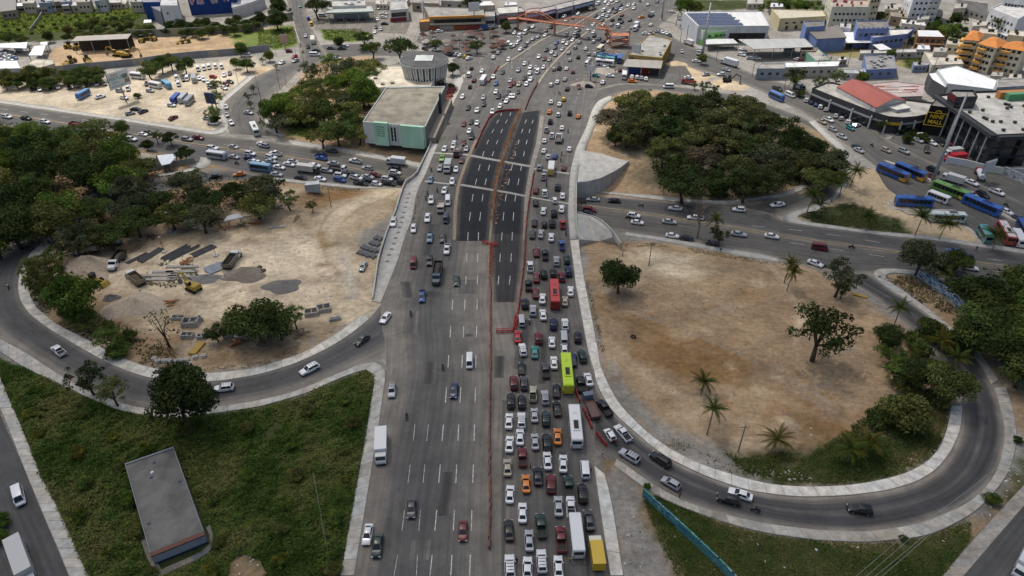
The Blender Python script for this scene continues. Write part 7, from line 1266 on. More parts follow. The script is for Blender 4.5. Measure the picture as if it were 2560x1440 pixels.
for nm, px, py, d, desc, zone, P in (
 ('box_truck',953,1118,(-.03,1),'white refrigerated box truck','on the open lanes',truck_parts('box',8.2,(.62,.62,.6),(.66,.66,.66),wd=2.4)),
 ('box_truck',1491,1382,'A','yellow box truck with grey roof',J,truck_parts('box',6.6,(.62,.6,.5),(.55,.36,.02),wd=2.2)),
 ('box_truck',58,1412,(.36,1),'large pale grey box truck','on the bottom corner street',truck_parts('box',11,(.4,.4,.4),(.42,.42,.42),wd=2.5,hb=2.6)),
 ('box_truck',2562,1412,(-.5,1),'white box truck at the frame edge','on the bottom right street',truck_parts('box',7,(.6,.6,.6),(.62,.63,.66),wd=2.4)),
 ('box_truck',989,404,(-1,-.12),'white box truck','on the avenue left of the overpass',truck_parts('box',7.4,(.55,.55,.55),(.6,.61,.63),wd=2.3)),
 ('box_truck',1119,418,'T','grey box truck','on the open lanes beside the overpass',truck_parts('box',7.2,(.5,.5,.48),(.42,.43,.42),wd=2.3)),
 ('box_truck',1102,516,'T','beige flat truck','on the open lanes beside the overpass',truck_parts('flat',6.2,(.5,.46,.36),(.42,.39,.32),wd=2.1)),
 ('box_truck',2380,448,(-1,-.3),'white box truck','on the street above the bus yard',truck_parts('box',7.5,(.55,.55,.55),(.5,.5,.5),wd=2.4)),
 ('box_truck',2388,396,(-1,.1),'red delivery truck','at the mall loading wall',truck_parts('box',8,(.4,.02,.03),(.42,.025,.035),wd=2.4)),
 ('box_truck',2380,382,(-1,.1),'white delivery truck','at the mall loading wall',truck_parts('box',7,(.55,.55,.55),(.45,.46,.48),wd=2.4)),
 ('tanker_truck',2450,436,(-.4,-1),'white and red tank truck','at the mall loading wall',truck_parts('tank',8,(.3,.03,.03),(.5,.52,.55))),
 ('box_truck',1823,158,(-1,-.3),'white box truck','around the ochre bus station',truck_parts('box',9.5,(.55,.56,.6),(.6,.6,.62),wd=2.5,hb=2.6)),
 ('box_truck',1748,130,(-.5,1),'white cab truck at the mast','around the ochre bus station',truck_parts('box',6,(.6,.6,.6),(.3,.3,.32),wd=2.2)),
 ('box_truck',1722,107,(-1,-.4),'white box truck by the green office','around the ochre bus station',truck_parts('box',6.5,(.55,.55,.55),(.6,.6,.6),wd=2.3)),
 ('dump_truck',1722,204,(-1,-.1),'red dump truck','around the ochre bus station',truck_parts('flat',7,(.25,.04,.03),(.25,.05,.04))),
 ('dump_truck',1397,346,'A','white tipper truck with brown load','on the far highway outbound lanes',truck_parts('dump',6.4,(.6,.6,.6),(.55,.54,.52),load=(.14,.09,.06))),
 ('dump_truck',1143,380,'T','pale tipper truck with maroon cab','on the open lanes beside the overpass',truck_parts('dump',7,(.1,.02,.025),(.5,.46,.42),load=(.3,.25,.2))),
 ('dump_truck',1093,683,'T','long dark dump truck','on the open lanes beside the overpass',truck_parts('dump',9.5,(.06,.07,.09),DKB,True,(.07,.06,.05))),
 ('box_truck',1478,1013,(-.42,-1),'flatbed truck with maroon bed and grey blue cab',J,truck_parts('flat',7.6,(.10,.14,.18),(.12,.06,.05),wd=2.2)),
 ('garbage_truck',770,424,(1,.12),'white garbage truck','on the avenue left of the overpass',truck_parts('box',8.2,(.05,.07,.05),(.5,.48,.43),wd=2.4)),
 ('box_truck',845,421,(1,.14),'dark flatbed truck with white cab','on the avenue left of the overpass',truck_parts('flat',6.6,(.6,.6,.6),(.05,.045,.04))),
 ('box_truck',1628,36,'A','white truck with dark bed','on the far highway outbound lanes',truck_parts('flat',6.5,(.6,.6,.6),(.08,.1,.12))),
 ('box_truck',1480,20,'T','beige truck','on the far highway between the medians',truck_parts('flat',7,(.4,.36,.3),(.42,.38,.3))),
 ('box_truck',1430,25,'T','white box truck','on the far highway service lanes',truck_parts('box',7.5,(.6,.6,.6),(.6,.6,.6))),
 ('box_truck',1592,62,'A','white box truck','on the far highway outbound lanes',truck_parts('box',6,(.5,.1,.1),(.66,.66,.66))),
 ('box_truck',1998,218,(1,.4),'dark canopy truck with white top','on the street before the shop row',truck_parts('box',6,(.06,.07,.06),(.5,.5,.5))),
 ('box_truck',195,310,(1,.16),'maroon stake truck','on the avenue beside the left wood',truck_parts('flat',8,(.12,.02,.02),(.13,.02,.02))),
 ('dump_truck',292,652,(-.62,.8),'white cabbed dump truck with black bed','on the construction site',truck_parts('dump',8.6,(.66,.66,.66),DKB,True,(.13,.10,.08))),
 ('dump_truck',265,600,(1,.06),'black dump truck with white hood','on the construction site',truck_parts('dump',9,(.5,.5,.5),DKB,True,(.12,.09,.07))),
 ('tanker_truck',212,626,(-1,.08),'white water tank truck','on the construction site',truck_parts('tank',7.6,(.6,.6,.58),(.45,.42,.36),True)),
 ('dump_truck',336,694,(-1,-.8),'dump truck with wooden brown bed','on the construction site',truck_parts('dump',8.4,(.62,.62,.6),(.2,.15,.1),True,(.13,.09,.06))),
 ('dump_truck',581,648,(.75,-1),'dark dump truck parked near the pipes','on the construction site',truck_parts('dump',8.6,(.6,.6,.58),(.17,.145,.11),True,(.03,.025,.02)))):
    big(nm, 'truck', px, py, d, desc, zone, P)
# ---- labels: look, then the neighbour in front or beside, then a count
zg_ = defaultdict(list)
for v in VEH: zg_[v['zone']].append(v)
LAB = set()
for z, lst in zg_.items():
    same = defaultdict(list)
    for v in lst: same[v['desc']].append(v)
    for dsc, vs_ in same.items():
        if len(vs_) == 1: vs_[0]['o']['label'] = f'{dsc} {z}'; LAB.add(f'{dsc} {z}'); continue
        vs_.sort(key=lambda v: -v['y'])
        for k, v in enumerate(vs_):
            best = min((q for q in lst if q is not v), key=lambda q: math.hypot(q['x']-v['x'], (q['y']-v['y'])*1.3)); dx, dy = best['x']-v['x'], best['y']-v['y']
            rel = 'beside' if abs(dx) > abs(dy)*1.2 else ('below' if dy < 0 else 'above'); nd = ' '.join(best['desc'].split()[:3])
            z2 = ' '.join(z.split()[:8])
            lab = f'{dsc} {rel} the {nd}, {ORD[k]} from the bottom {z2}'
            w_ = lab.split()
            if len(w_) > 16: lab = f'{dsc}, {ORD[k]} such from the bottom {z2}'
            v['o']['label'] = lab; LAB.add(lab)
        for v in vs_: v['o']['group'] = ' '.join(f'{dsc} vehicles {z}'.split()[:10])
# ------------------------------------------------------------------ overpass edges, barriers and site details
zmf = lambda x, y: zm(y)
ORG = mat('orange_plastic', (.30,.065,.03), (.42,.10,.045), 1.5, .55); REDP = mat('red_paint', (.30,.02,.02), (.42,.035,.03), 1.5, .5); RUST = mat('rusty_steel', (.22,.085,.035), (.38,.16,.06), 2.0, .8)
CONW = mat('pale_concrete', (.36,.35,.32), (.52,.50,.46), .45, .9, 7)
wall_line('parapet', 'pale concrete parapet along the outer pavement of the overpass', [(932,750),(946,651),(965,590),(989,532),(1010,465),(1016,454),(1040,441),(1055,410),(1072,375),(1077,360),(1096,310)], 1.0, .35, (.5,.48,.44), conv=m, pz=lambda x, y: zm(y), pan=4)
wall_line('parapet', 'low concrete edge beam above the avenue mouth', [(1447,598),(1440,560),(1440,520),(1441,455)], .8, .35, (.45,.43,.39), conv=m, pz=lambda x, y: zm(y), pan=4)
# wing wall and the sloping concrete aprons
wt = [(1443,457),(1470,455),(1500,448),(1535,430),(1555,417),(1572,403)]
WZ = [1.7,1.6,1.3,.9,.6,.35]; P = [atz(a, b, z) for (a, b), z in zip(wt, WZ)]; root = thing('wing_wall', 'curved concrete retaining wall at the avenue mouth', 'wall', P[0]); PP, t = resample(P, n=20)
for i in range(len(PP)-1):
    a, b_ = PP[i], PP[i+1]; e = b_-a; n = np.array([-e[1], e[0]])/np.hypot(*e)*.2; o = np.array(P[0])[:2]; qs = [a-n-o, b_-n-o, b_+n-o, a+n-o]; zt = float(np.interp(i/19, np.linspace(0,1,6), WZ))+.3; mb = MB(); mb.hull8([(q[0],q[1],-7.5) for q in qs], [(q[0],q[1],zt-1.7) for q in qs]); c_ = R.gauss(.42,.02); colr(mb.build('wall_panel', PLAS, root), (c_,c_*.97,c_*.92))
def apron(name, label, pxs, zs, M_):
    P = [atz(a, b, z) for (a, b), z in zip(pxs, zs)]; o = P[0]; mb = MB(); mb.prism([(p.x-o.x, p.y-o.y) for p in P], [-7]*len(P), [z-o.z*0 for z in zs]); ob = mb.build(name, M_); ob.location = (o.x, o.y, 0); setp(ob, kind='structure'); return ob
apron('apron', '', [(1443,458),(1470,456),(1500,449),(1535,431),(1572,404),(1505,385),(1449,374)], [1.7,1.6,1.3,.9,.35,.9,1.85], CONW)
ap = apron('apron', '', [(1447,598),(1500,603),(1553,611),(1540,590),(1520,565),(1495,545),(1465,538),(1441,532)], [1.72]+[float(g(a, b).z)+.12 for a, b in ((1500,603),(1553,611))]+[.1,.1,.6,1.3,1.75], CONW)
wall_line('parapet', 'curved kerb wall at the foot of the sloping apron', [(1443,531),(1465,537),(1495,545),(1520,565),(1540,590),(1553,611)], 1.0, .35, (.45,.43,.4), conv=lambda a, b: atz(a, b, .9), pz=lambda x, y: 0*x+.2, pan=3)
# drain grates let into the outer pavement
gm_ = MB(); gm_.box(-.55,.55,-.4,.4,0,.03)
for k in range(5): gm_.box(-.5+k*.22,-.4+k*.22,-.38,.38,.03,.05,1)
gme = gm_.mesh('drain_grate', [mat('iron', (.05,.045,.04), (.09,.08,.07), 3, .8), STEEL]); pv = [o for o in bpy.data.objects if o.name.startswith('pavement')]
for x, y in U2((1530,500),(1518,546),(1505,590),(1492,637),(1480,688),(1465,738),(1453,787),(1438,838),(1422,890),(1397,945),(1380,1000),(1357,1056),(1332,1113),(1312,1177)):
    p = m(x, y); o = link('drain_grate', gme); o.location = (p.x, p.y, p.z+.175); o.parent = pv[-1] if False else None; setp(o, f'dark drain grate set in the overpass pavement', 'grate', 'drain grates in a row along the overpass pavement')
pl_ = MB(); n = 6
pl_.loft([[(r*math.cos(1.047*i), r*math.sin(1.047*i), z) for i in range(n)] for r, z in ((.9,0),(1.25,.7),(1.0,.7),(.95,.55))]); plm = pl_.mesh('planter', [mat('brick_red', (.12,.03,.028), (.2,.05,.04), 2, .9)])
for k, (x, y) in enumerate(T2((1770,1250),(1795,1190),(1830,1140),(1868,1092),(1885,1045),(1912,1000),(1930,965),(1945,930),(1962,905))): o = link('planter', plm); o.location = g(x, y)+Vector((0,0,.18)); o.scale = (1.7,1.7,1.2); setp(o, f'dark red hexagonal planter beside the hall, {ORD[k]} from the bottom', 'planter')
# earth median between the fresh carriageways
ribbon('median_earth_strip', [(1219,692),(1221,650),(1222,603),(1226,560),(1230,515),(1240,450),(1262,375),(1284,310),(1300,277)], [(1232,692),(1230,650),(1228,603),(1232,560),(1236,515),(1246,450),(1267,375),(1289,310),(1305,277)], mat('median_earth2', (.17,.13,.09), (.34,.27,.19), .9), zmf, .24, 3, conv=m, skirt=.3)
ribbon('kerb_rubble_strip', [(1307,600),(1311,497),(1325,415),(1340,360),(1350,290)], [(1316,600),(1322,497),(1336,415),(1352,360),(1360,290)], mat('rubble_grey', (.13,.12,.105), (.34,.31,.27), 1.6), zmf, .13, 4, conv=m)
ribbon('kerb_rubble_strip', [(1132,600),(1134,520),(1143,460),(1170,387),(1188,350)], [(1140,600),(1142,520),(1150,460),(1177,387),(1195,350)], mat('rubble_brown', (.15,.115,.08), (.36,.29,.21), 1.6), zmf, .13, 4, conv=m)
def row(name, label, group, cat, pts, step, mesh_, conv=m, zo=.09, zf=zmf, jit=.05, colf=None):
    PP, t = resample([conv(*p) for p in pts], step)
    for i in range(len(PP)-1):
        a, b_ = PP[i], PP[i+1]; c = (a+b_)/2; o = link(name, mesh_); o.location = (c[0]+R.gauss(0,.04), c[1], float(zf(*c))+zo); o.rotation_euler = (0,0,math.atan2(b_[1]-a[1], b_[0]-a[0])+R.gauss(0,jit)); setp(o, label, cat, group)
        if colf: o.color = (*colf(), 1)
bar = MB(); bar.hull8([(-.98,-.2,0),(.98,-.2,0),(.98,.2,0),(-.98,.2,0)], [(-.95,-.16,.35),(.95,-.16,.35),(.95,.16,.35),(-.95,.16,.35)]); bar.hull8([(-.95,-.13,.35),(.95,-.13,.35),(.95,.13,.35),(-.95,.13,.35)], [(-.93,-.09,.9),(.93,-.09,.9),(.93,.09,.9),(-.93,.09,.9)]); bm_ = bar.mesh('barrier', [mat('barrier_plastic', (.75,.75,.75), (1,1,1), 2, .5, objcol=True)])
ocol = lambda: (lambda f: (.23*f,.08*f,.05*f))(R.uniform(.8,1.2)); rcol = lambda: (lambda f: (.3*f,.04*f,.034*f))(R.uniform(.85,1.15))
row('barrier', 'faded orange plastic barrier in the line dividing the near carriageways', 'orange barriers dividing the near carriageways', 'barrier', [(1224,1375),(1225,1255),(1224,1080),(1226,900),(1227,720),(1224,692)], 2.0, bm_, colf=ocol)
row('barrier', 'red plastic barrier in the line beside the jammed lanes', 'red barriers beside the jammed lanes', 'barrier', [(1285,826),(1297,770),(1303,720),(1310,660),(1313,600),(1318,535),(1327,477),(1335,432)], 2.0, bm_, colf=rcol)
row('barrier', 'red plastic barrier edging the head of the dark asphalt', 'red barriers at the head of the dark asphalt', 'barrier', [(1187,372),(1205,330),(1222,298),(1238,283),(1262,278),(1300,277)], 2.0, bm_, colf=rcol)
row('barrier', 'orange plastic barrier along the upper highway median', 'orange barriers on the upper median', 'barrier', [(1313,275),(1322,250),(1335,225),(1345,208)], 2.0, bm_, colf=ocol)
row('barrier', 'red plastic barrier lying along the highway near the market', 'red barriers near the market', 'barrier', [(1222,208),(1235,185),(1248,168)], 2.0, bm_, colf=rcol)
for lab, p in (('red plastic barrier closing the ramp nose behind the lime bus', [(1438,975),(1446,1000),(1450,1008)]), ('red plastic barrier in the middle of the ramp nose line', [(1456,1022),(1470,1050),(1481,1074)]), ('red plastic barrier nearest the pavement tip', [(1490,1084),(1505,1105),(1516,1118)])): row('barrier', lab, lab.replace('red plastic barrier', 'red barriers'), 'barrier', p, 2.0, bm_, colf=rcol)
# rebar cages along the new median
rc = MB()
for k in range(9): rc.tube((-2.4+k*.6,-.25,0),(-2.4+k*.6+.1*math.sin(k),-.22,1.5+.3*math.sin(k*2.1)),.035,n=4); rc.tube((-2.4+k*.6,.25,0),(-2.4+k*.6,.2,1.4+.3*math.cos(k*1.7)),.035,n=4)
for z in (.4,.9,1.3): rc.tube((-2.5,-.24,z),(2.5,-.24,z),.03,n=4); rc.tube((-2.5,.24,z),(2.5,.24,z),.03,n=4)
rcm = rc.mesh('rebar_cage', [RUST]); row('rebar_cage', 'rusty reinforcement cage standing along the unfinished median', 'rebar cages of the unfinished median', 'rebar cage', [(1229,560),(1233,515),(1243,450),(1264,375),(1287,310),(1302,277)], 3.4, rcm, zo=.2, jit=.25)
# trench girders in red
def girder(label, a, b_, c, d):
    A_, B_, C_, D_ = (m(*q) for q in (a, b_, c, d)); root = thing('barrier_girder', label, 'barrier', A_)
    for p, q, nm in ((A_, B_, 'cross_rail'), (C_, D_, 'long_rail')):
        mb = MB(); u = (q-p); n = Vector((-u.y, u.x, 0)).normalized()*.35; o = A_
        for s in (-1, 1):
            for z in (.3, 1.0): mb.tube(p+n*s-o+Vector((0,0,z)), q+n*s-o+Vector((0,0,z)), .09, n=5)
        k = max(2, int(u.length/1.2))
        for j in range(k+1):
            x = p+u*(j/k)-o; mb.tube(x+n+Vector((0,0,0)), x-n+Vector((0,0,1.05)), .07, n=4); mb.tube(x-n, x+n+Vector((0,0,1.05)), .07, n=4)
        mb.build(nm, REDP, root)
girder('red steel girder barrier at the end of the dark lanes', (1206,608),(1242,616),(1228,616),(1226,688)); girder('red steel girder barrier at the head of the closed lane', (1241,832),(1285,830),(1285,830),(1292,790))
cn = MB(); cn.box(-.2,.2,-.2,.2,0,.04,1); cn.tube((0,0,.04),(0,0,.75),.15,.03,8,0); cnm = cn.mesh('traffic_cone', [ORG, TRIM])
for x, y in U2((1620,540),(1598,630),(1593,660),(1591,695),(1580,745),(1572,760)): p = m(x, y); o = link('traffic_cone', cnm); o.location = (p.x, p.y, p.z+.07); setp(o, 'orange traffic cone on the kerb side of the overpass lanes', 'traffic cone', 'cones on the overpass kerb')
# ------------------------------------------------------------------ footbridge
OR2 = mat('salmon_steel', (.34,.13,.075), (.46,.18,.10), 1.2, .6); fbp = [atz(*q, 6.5) for q in T3((-40,185),(60,178),(430,228),(960,288))]
fb = thing('footbridge', 'salmon painted footbridge with two arched trusses over the highway', 'bridge', (fbp[0].x, fbp[0].y, 0)); fo = Vector((fbp[0].x, fbp[0].y, 0))
for i in range(3):
    a, b_ = fbp[i]-fo, fbp[i+1]-fo; u = b_-a; n = Vector((-u.y,u.x,0)).normalized()*1.5; mb = MB(); mb.hull8([a-n-Vector((0,0,.5)),b_-n-Vector((0,0,.5)),b_+n-Vector((0,0,.5)),a+n-Vector((0,0,.5))],[a-n,b_-n,b_+n,a+n]); mb.build('deck', OR2, fb)
    if i == 0: continue
    for s in (-1,1):
        ar = MB(); K = 14; pr = None
        for k in range(K+1):
            t = k/K; p = a+u*t+n*s; q = p+Vector((0,0,.3+4.2*math.sin(math.pi*t)))
            if pr is not None: ar.tube(pr, q, .28, n=6)
            ar.tube(p, q, .1, n=4); pr = q
        ar.build('arch', OR2, fb); rl = MB(); rl.tube(a+n*s+Vector((0,0,1.1)), b_+n*s+Vector((0,0,1.1)), .08, n=4); rl.build('railing', OR2, fb)
for i, p in enumerate(fbp[1:]):
    mb = MB(); q = p-fo; mb.box(q.x-.5,q.x+.5,q.y-.5,q.y+.5,-.5,5.98); mb.box(q.x-1.8,q.x+1.8,q.y-.7,q.y+.7,5.3,5.97); mb.build('pier', OR2, fb)
bn = MB(); a, b_ = fbp[2]-fo, fbp[3]-fo; p = a+(b_-a)*.55; q = a+(b_-a)*.78; n = Vector((0,-1.7,0)); bn.hull8([p+n+Vector((0,0,-.6)),q+n+Vector((0,0,-.6)),q+n+Vector((0,.05,-.6)),p+n+Vector((0,.05,-.6))],[p+n+Vector((0,0,.9)),q+n+Vector((0,0,.9)),q+n+Vector((0,.05,.9)),p+n+Vector((0,.05,.9))]); colr(bn.build('banner', PAINTED, fb), (.6,.62,.62))
st = thing('stair_tower', 'salmon steel zigzag stair tower at the end of the footbridge', 'stairs', g(1547,118)); so = st.location
for k in range(4):
    s = 1 if k % 2 == 0 else -1; z0 = k*1.6; mb = MB(); x0, x1 = -4.5*s, 4.5*s; y0 = (k % 2)*2.2-1
    mb.hull8([(x0,y0,z0),(x1,y0,z0+1.6),(x1,y0+1.8,z0+1.6),(x0,y0+1.8,z0)],[(x0,y0,z0+.25),(x1,y0,z0+1.85),(x1,y0+1.8,z0+1.85),(x0,y0+1.8,z0+.25)]); mb.tube((x0,y0,z0+1.2),(x1,y0,z0+2.8),.07,n=4); mb.tube((x0,y0+1.8,z0+1.2),(x1,y0+1.8,z0+2.8),.07,n=4); mb.build('stair_flight', OR2, st)
for x in (-5,5):
    for y in (-1.5,3.5): mb = MB(); mb.box(x-.2,x+.2,y-.2,y+.2,-.2,8.2); mb.build('post', OR2, st)
for z in (3.2,6.5):
    mb = MB(); mb.box(-5.2,5.2,-1.8,3.8,z-.15,z-.02); mb.build('landing', OR2, st)
# ------------------------------------------------------------------ masts, lamps, poles, billboards
def mast(label, base, top_h, r0, r1, name='mast', heads=False):
    p = g(*base); o = thing(name, label, 'mast', p); mb = MB(); mb.tube((0,0,-.2),(0,0,top_h),r0,r1,10); mb.build('pole', mat('galvanised', (.34,.34,.35), (.46,.46,.47), 1, .5), o, True); mb = MB(); mb.tube((0,0,-.1),(0,0,.5),r0*1.7,r0*1.6,10); mb.build('base', CONC, o)
    if heads:
        mb = MB(); mb.tube((0,0,top_h-.3),(0,0,top_h+.1),1.2,1.2,12)
        for k in range(8): an = k*.785; mb.box(1.2*math.cos(an)-.25,1.2*math.cos(an)+.25,1.2*math.sin(an)-.2,1.2*math.sin(an)+.2,top_h-.7,top_h-.25)
        mb.build('lamp_ring', STEEL, o)
    return o
mast('tall tapering grey mast on the bus yard pavement', (2330,455), 32, .6, .3); mast('tall grey mast beside the green office', (1756,138), 26, .7, .35); mast('tall grey mast near the top of the outbound lanes', (1654,50), 24, .7, .35)
def lamp(px, py, h_, label, conv, an=0.0, name='street_lamp'):
    p = conv(px, py); o = thing(name, label, 'street lamp', p, an, 'street lamps'); mb = MB(); mb.tube((0,0,0),(0,0,h_),.11,.06,6); mb.build('pole', STEEL, o); mb = MB(); mb.tube((0,0,h_-.1),(1.8,0,h_+.25),.05,.04,5); mb.build('arm', STEEL, o); mb = MB(); mb.hull8([(1.5,-.14,h_+.16),(2.4,-.1,h_+.2),(2.4,.1,h_+.2),(1.5,.14,h_+.16)],[(1.5,-.14,h_+.28),(2.4,-.08,h_+.28),(2.4,.08,h_+.28),(1.5,.14,h_+.28)]); mb.build('lamp_head', STEEL, o)
for k, (x, y) in enumerate(((1342,213),(1373,172),(1420,118),(1470,78))): lamp(x, y, 10, f'median street lamp, {ORD[k]} up the highway', m)
for k, (x, y) in enumerate(((1490,205),(1715,102),(1855,150),(2163,312),(596,210),(561,240),(740,140),(868,102),(690,140),(648,235),(716,215))): lamp(x, y, 9, ['slim street lamp before the rubble heap','slim street lamp at the sand patch','slim street lamp on the depot street','slim street lamp before the curved shops','slim street lamp on the bus lot kerb','slim street lamp at the small billboard','slim street lamp at the corner sand','slim street lamp at the fuel lawn','slim street lamp beside the corner tree','slim street lamp on the traffic island','slim street lamp at the garden street'][k], g, k)
upm = MB(); upm.tube((0,0,0),(0,0,8),.14,.09,6); upm.box(-.9,.9,-.06,.06,7.3,7.42); upme = upm.mesh('utility_pole', [mat('pole_wood', (.1,.085,.07), (.17,.15,.12), 3, .9)])
for x, y, l_ in ((828,518,'thin dark utility pole on the bare earth by the avenue'),(1622,664,'lone wooden utility pole on the cleared lot'),(1845,1130,'wooden utility pole by the tall lot palm'),(2038,190,'utility pole before the street depot'),(1716,100,'utility pole near the station sand')): p = g(x, y); o = link('utility_pole', upme); o.location = p; setp(o, l_, 'pole')
def billboard(label, pts, zc, hh, base, cols, txt=()):
    A_, B_ = atz(*pts[0], zc), atz(*pts[1], zc); u = B_-A_; L_ = u.length; an = math.atan2(u.y, u.x); c = (A_+B_)/2; o = thing('billboard', label, 'billboard', (c.x, c.y, 0), an); mb = MB(); mb.box(-L_/2,L_/2,-.12,.12,zc-hh/2,zc+hh/2); colr(mb.build('panel', PAINTED, o), cols); mb = MB(); mb.box(-L_/2-.2,L_/2+.2,.12,.4,zc-hh/2-.2,zc+hh/2+.2); mb.build('frame', STEEL, o); mb = MB(); mb.tube((0,.4,-.2),(0,.4,zc-hh/2+.5),.35,.3,8); mb.build('post', STEEL, o)
    for s_, x, z, sz, c_ in txt:
        cu = bpy.data.curves.new('lettering', 'FONT'); cu.body = s_; cu.size = sz; cu.align_x = 'CENTER'; cu.align_y = 'CENTER'; cu.extrude = .02; M_ = mat('ink_'+str(c_), c_, None, rough=.7); cu.materials.append(M_); t = link('lettering', cu, o); t.location = (x*L_, -.16, zc+z*hh); t.rotation_euler = (math.pi/2,0,0)
        TXT.append(t)
    return o
TXT = []
billboard('large white advertising billboard on a single post in the bus lot', ((272,207),(322,190)), 10, 6.5, None, (.62,.64,.64), (('GRAN',-.2,.36,1.2,(.5,.25,.12)),('APERTURA',-.12,.12,2.0,(.05,.32,.22)),('SUPER',-.2,-.14,1.1,(.1,.35,.33)),('PROXIMAMENTE',-.1,-.36,.9,(.1,.35,.33))))
for k, (x, z, c_) in enumerate(((.3,.12,(.2,.16,.14)),(.36,-.2,(.3,.2,.16)))):
    o = [q for q in bpy.data.objects if q.name == 'billboard'][0]; L_ = (atz(322,190,10)-atz(272,207,10)).length; mb = MB(); mb.box(x*L_-1.2,x*L_+1.2,-.17,-.13,10+z*6.5-.9,10+z*6.5+.9); colr(mb.build('printed_photo', PAINTED, o), c_)
billboard('dark navy billboard among the lot corner trees', ((513,245),(536,247)), 6, 4.5, None, (.03,.05,.13)); billboard('white billboard beside the ochre station', ((1580,122),(1600,126)), 8, 5, None, (.5,.5,.52)); billboard('white signboard on posts at the rubble heap', ((1467,170),(1488,171)), 6, 2.5, None, (.6,.6,.62)); billboard('white roof billboard above the long shop row', ((1172,18),(1198,16)), 12, 4.5, None, (.62,.63,.64)); billboard('white sign banner by the loading wall', ((2462,420),(2488,412)), 6, 4, None, (.6,.6,.6)); billboard('orange topped totem sign on the corner lawn', ((700,98),(718,96)), 5, 4, None, (.45,.3,.24)); billboard('tall narrow white sign beside the shop row', ((1054,15),(1058,17)), 9, 6, None, (.6,.62,.65))
for wh, pts in (('depot street', ((1700,108),(1790,152),(1880,192),(1960,222),(2060,250),(2150,292))), ('garden street', ((655,262),(700,222),(762,168))), ('market road', ((1062,128),(1150,132),(1225,108),(1290,72))), ('back blocks', ((2030,150),(2120,160),(2250,150),(2330,185),(2440,178),(2290,95)))):
    for k, (x, y) in enumerate(pts): o = link('utility_pole', upme); o.location = g(x, y); o.rotation_euler = (0,0,k); setp(o, f'dark utility pole on the {wh}, {ORD[k]} from the left', 'pole', 'utility poles')
# murals
def mural(name, c):
    M_ = bpy.data.materials.new(name); M_.use_nodes = True; t = M_.node_tree; n = t.nodes; L = t.links; b = n['Principled BSDF']; tc = n.new('ShaderNodeTexCoord'); mp = n.new('ShaderNodeMapping'); mp.inputs['Scale'].default_value = (.26,.26,.6); L.new(tc.outputs['Object'], mp.inputs[0]); wv = n.new('ShaderNodeTexNoise'); wv.inputs['Scale'].default_value = .9; wv.inputs['Distortion'].default_value = 2.2; wv.inputs['Detail'].default_value = 3; L.new(mp.outputs[0], wv.inputs['Vector']); rp = n.new('ShaderNodeValToRGB'); cr = rp.color_ramp; cr.interpolation = 'EASE'
    for k, q in enumerate(c):
        e = cr.elements[k] if k < 2 else cr.elements.new(.5); e.color = (*q, 1)
    for k, e in enumerate(cr.elements): e.position = .4+.2*k/(len(c)-1)
    L.new(wv.outputs['Fac'], rp.inputs[0]); L.new(rp.outputs[0], b.inputs['Base Color']); b.inputs['Roughness'].default_value = .8; return M_
MU = mural('mural_paint', [(.008,.02,.06),(.02,.12,.2),(.2,.36,.42),(.03,.2,.2),(.02,.16,.05),(.12,.28,.36)])
wall_line('painted_wall', 'long wall painted with teal and blue mural crossing the grass', [(1606,1240),(1660,1290),(1720,1345),(1790,1412),(1850,1475)], 2.3, .3, (.5,.5,.5), M_=MU, pan=5); wall_line('painted_wall', 'blue and white mural wall below the slope trees', [(2292,690),(2330,715),(2380,752),(2436,802)], 2.4, .3, (.5,.5,.5), M_=mural('mural_paint_pale', [(.02,.05,.12),(.05,.16,.3),(.3,.4,.46),(.45,.48,.5)]), pan=5); wall_line('painted_wall', 'grey yard wall with pale mural beside the tank truck', [(2505,435),(2560,460),(2620,490)], 3, .3, (.5,.5,.5), M_=mural('mural_paint_grey', [(.1,.1,.11),(.25,.27,.3),(.45,.47,.5)]), pan=5)
# ------------------------------------------------------------------ construction site
def mound(name, label, px, py, rx, ry, hh, col, seed=1, an=0.0):
    rs = np.random.RandomState(seed); n, k = 36, 9; c = g(px, py); V = [(0,0,hh)]; F = []
    for j in range(1, k+1):
        t = j/k
        for i in range(n):
            a = 2*math.pi*i/n; w_ = 1+.12*math.sin(3*a+seed)+.08*math.sin(5*a+2*seed); z = hh*max(0, (1-t)**1.1*(1+.15*math.sin(2*a+seed)))+rs.normal()*.06*(1-t); V.append((rx*t*w_*math.cos(a), ry*t*w_*math.sin(a), z-(.15 if j == k else 0)))
    mb = MB(); mb.v = V
    for i in range(n): mb.f.append((0, 1+i, 1+(i+1) % n)); mb.m.append(0)
    for j in range(k-1):
        for i in range(n): a = 1+j*n+i; b_ = 1+j*n+(i+1) % n; mb.f.append((a, a+n, b_+n, b_)); mb.m.append(0)
    o = mb.build(name, mat('heap_'+str(round(col[0]*1000)), tuple(x*.8 for x in col), tuple(min(1,x*1.2) for x in col), 1.6, .95, 7, bump=.8), None, True); o.location = c; o.rotation_euler = (0,0,an); setp(o, label, 'earth mound')
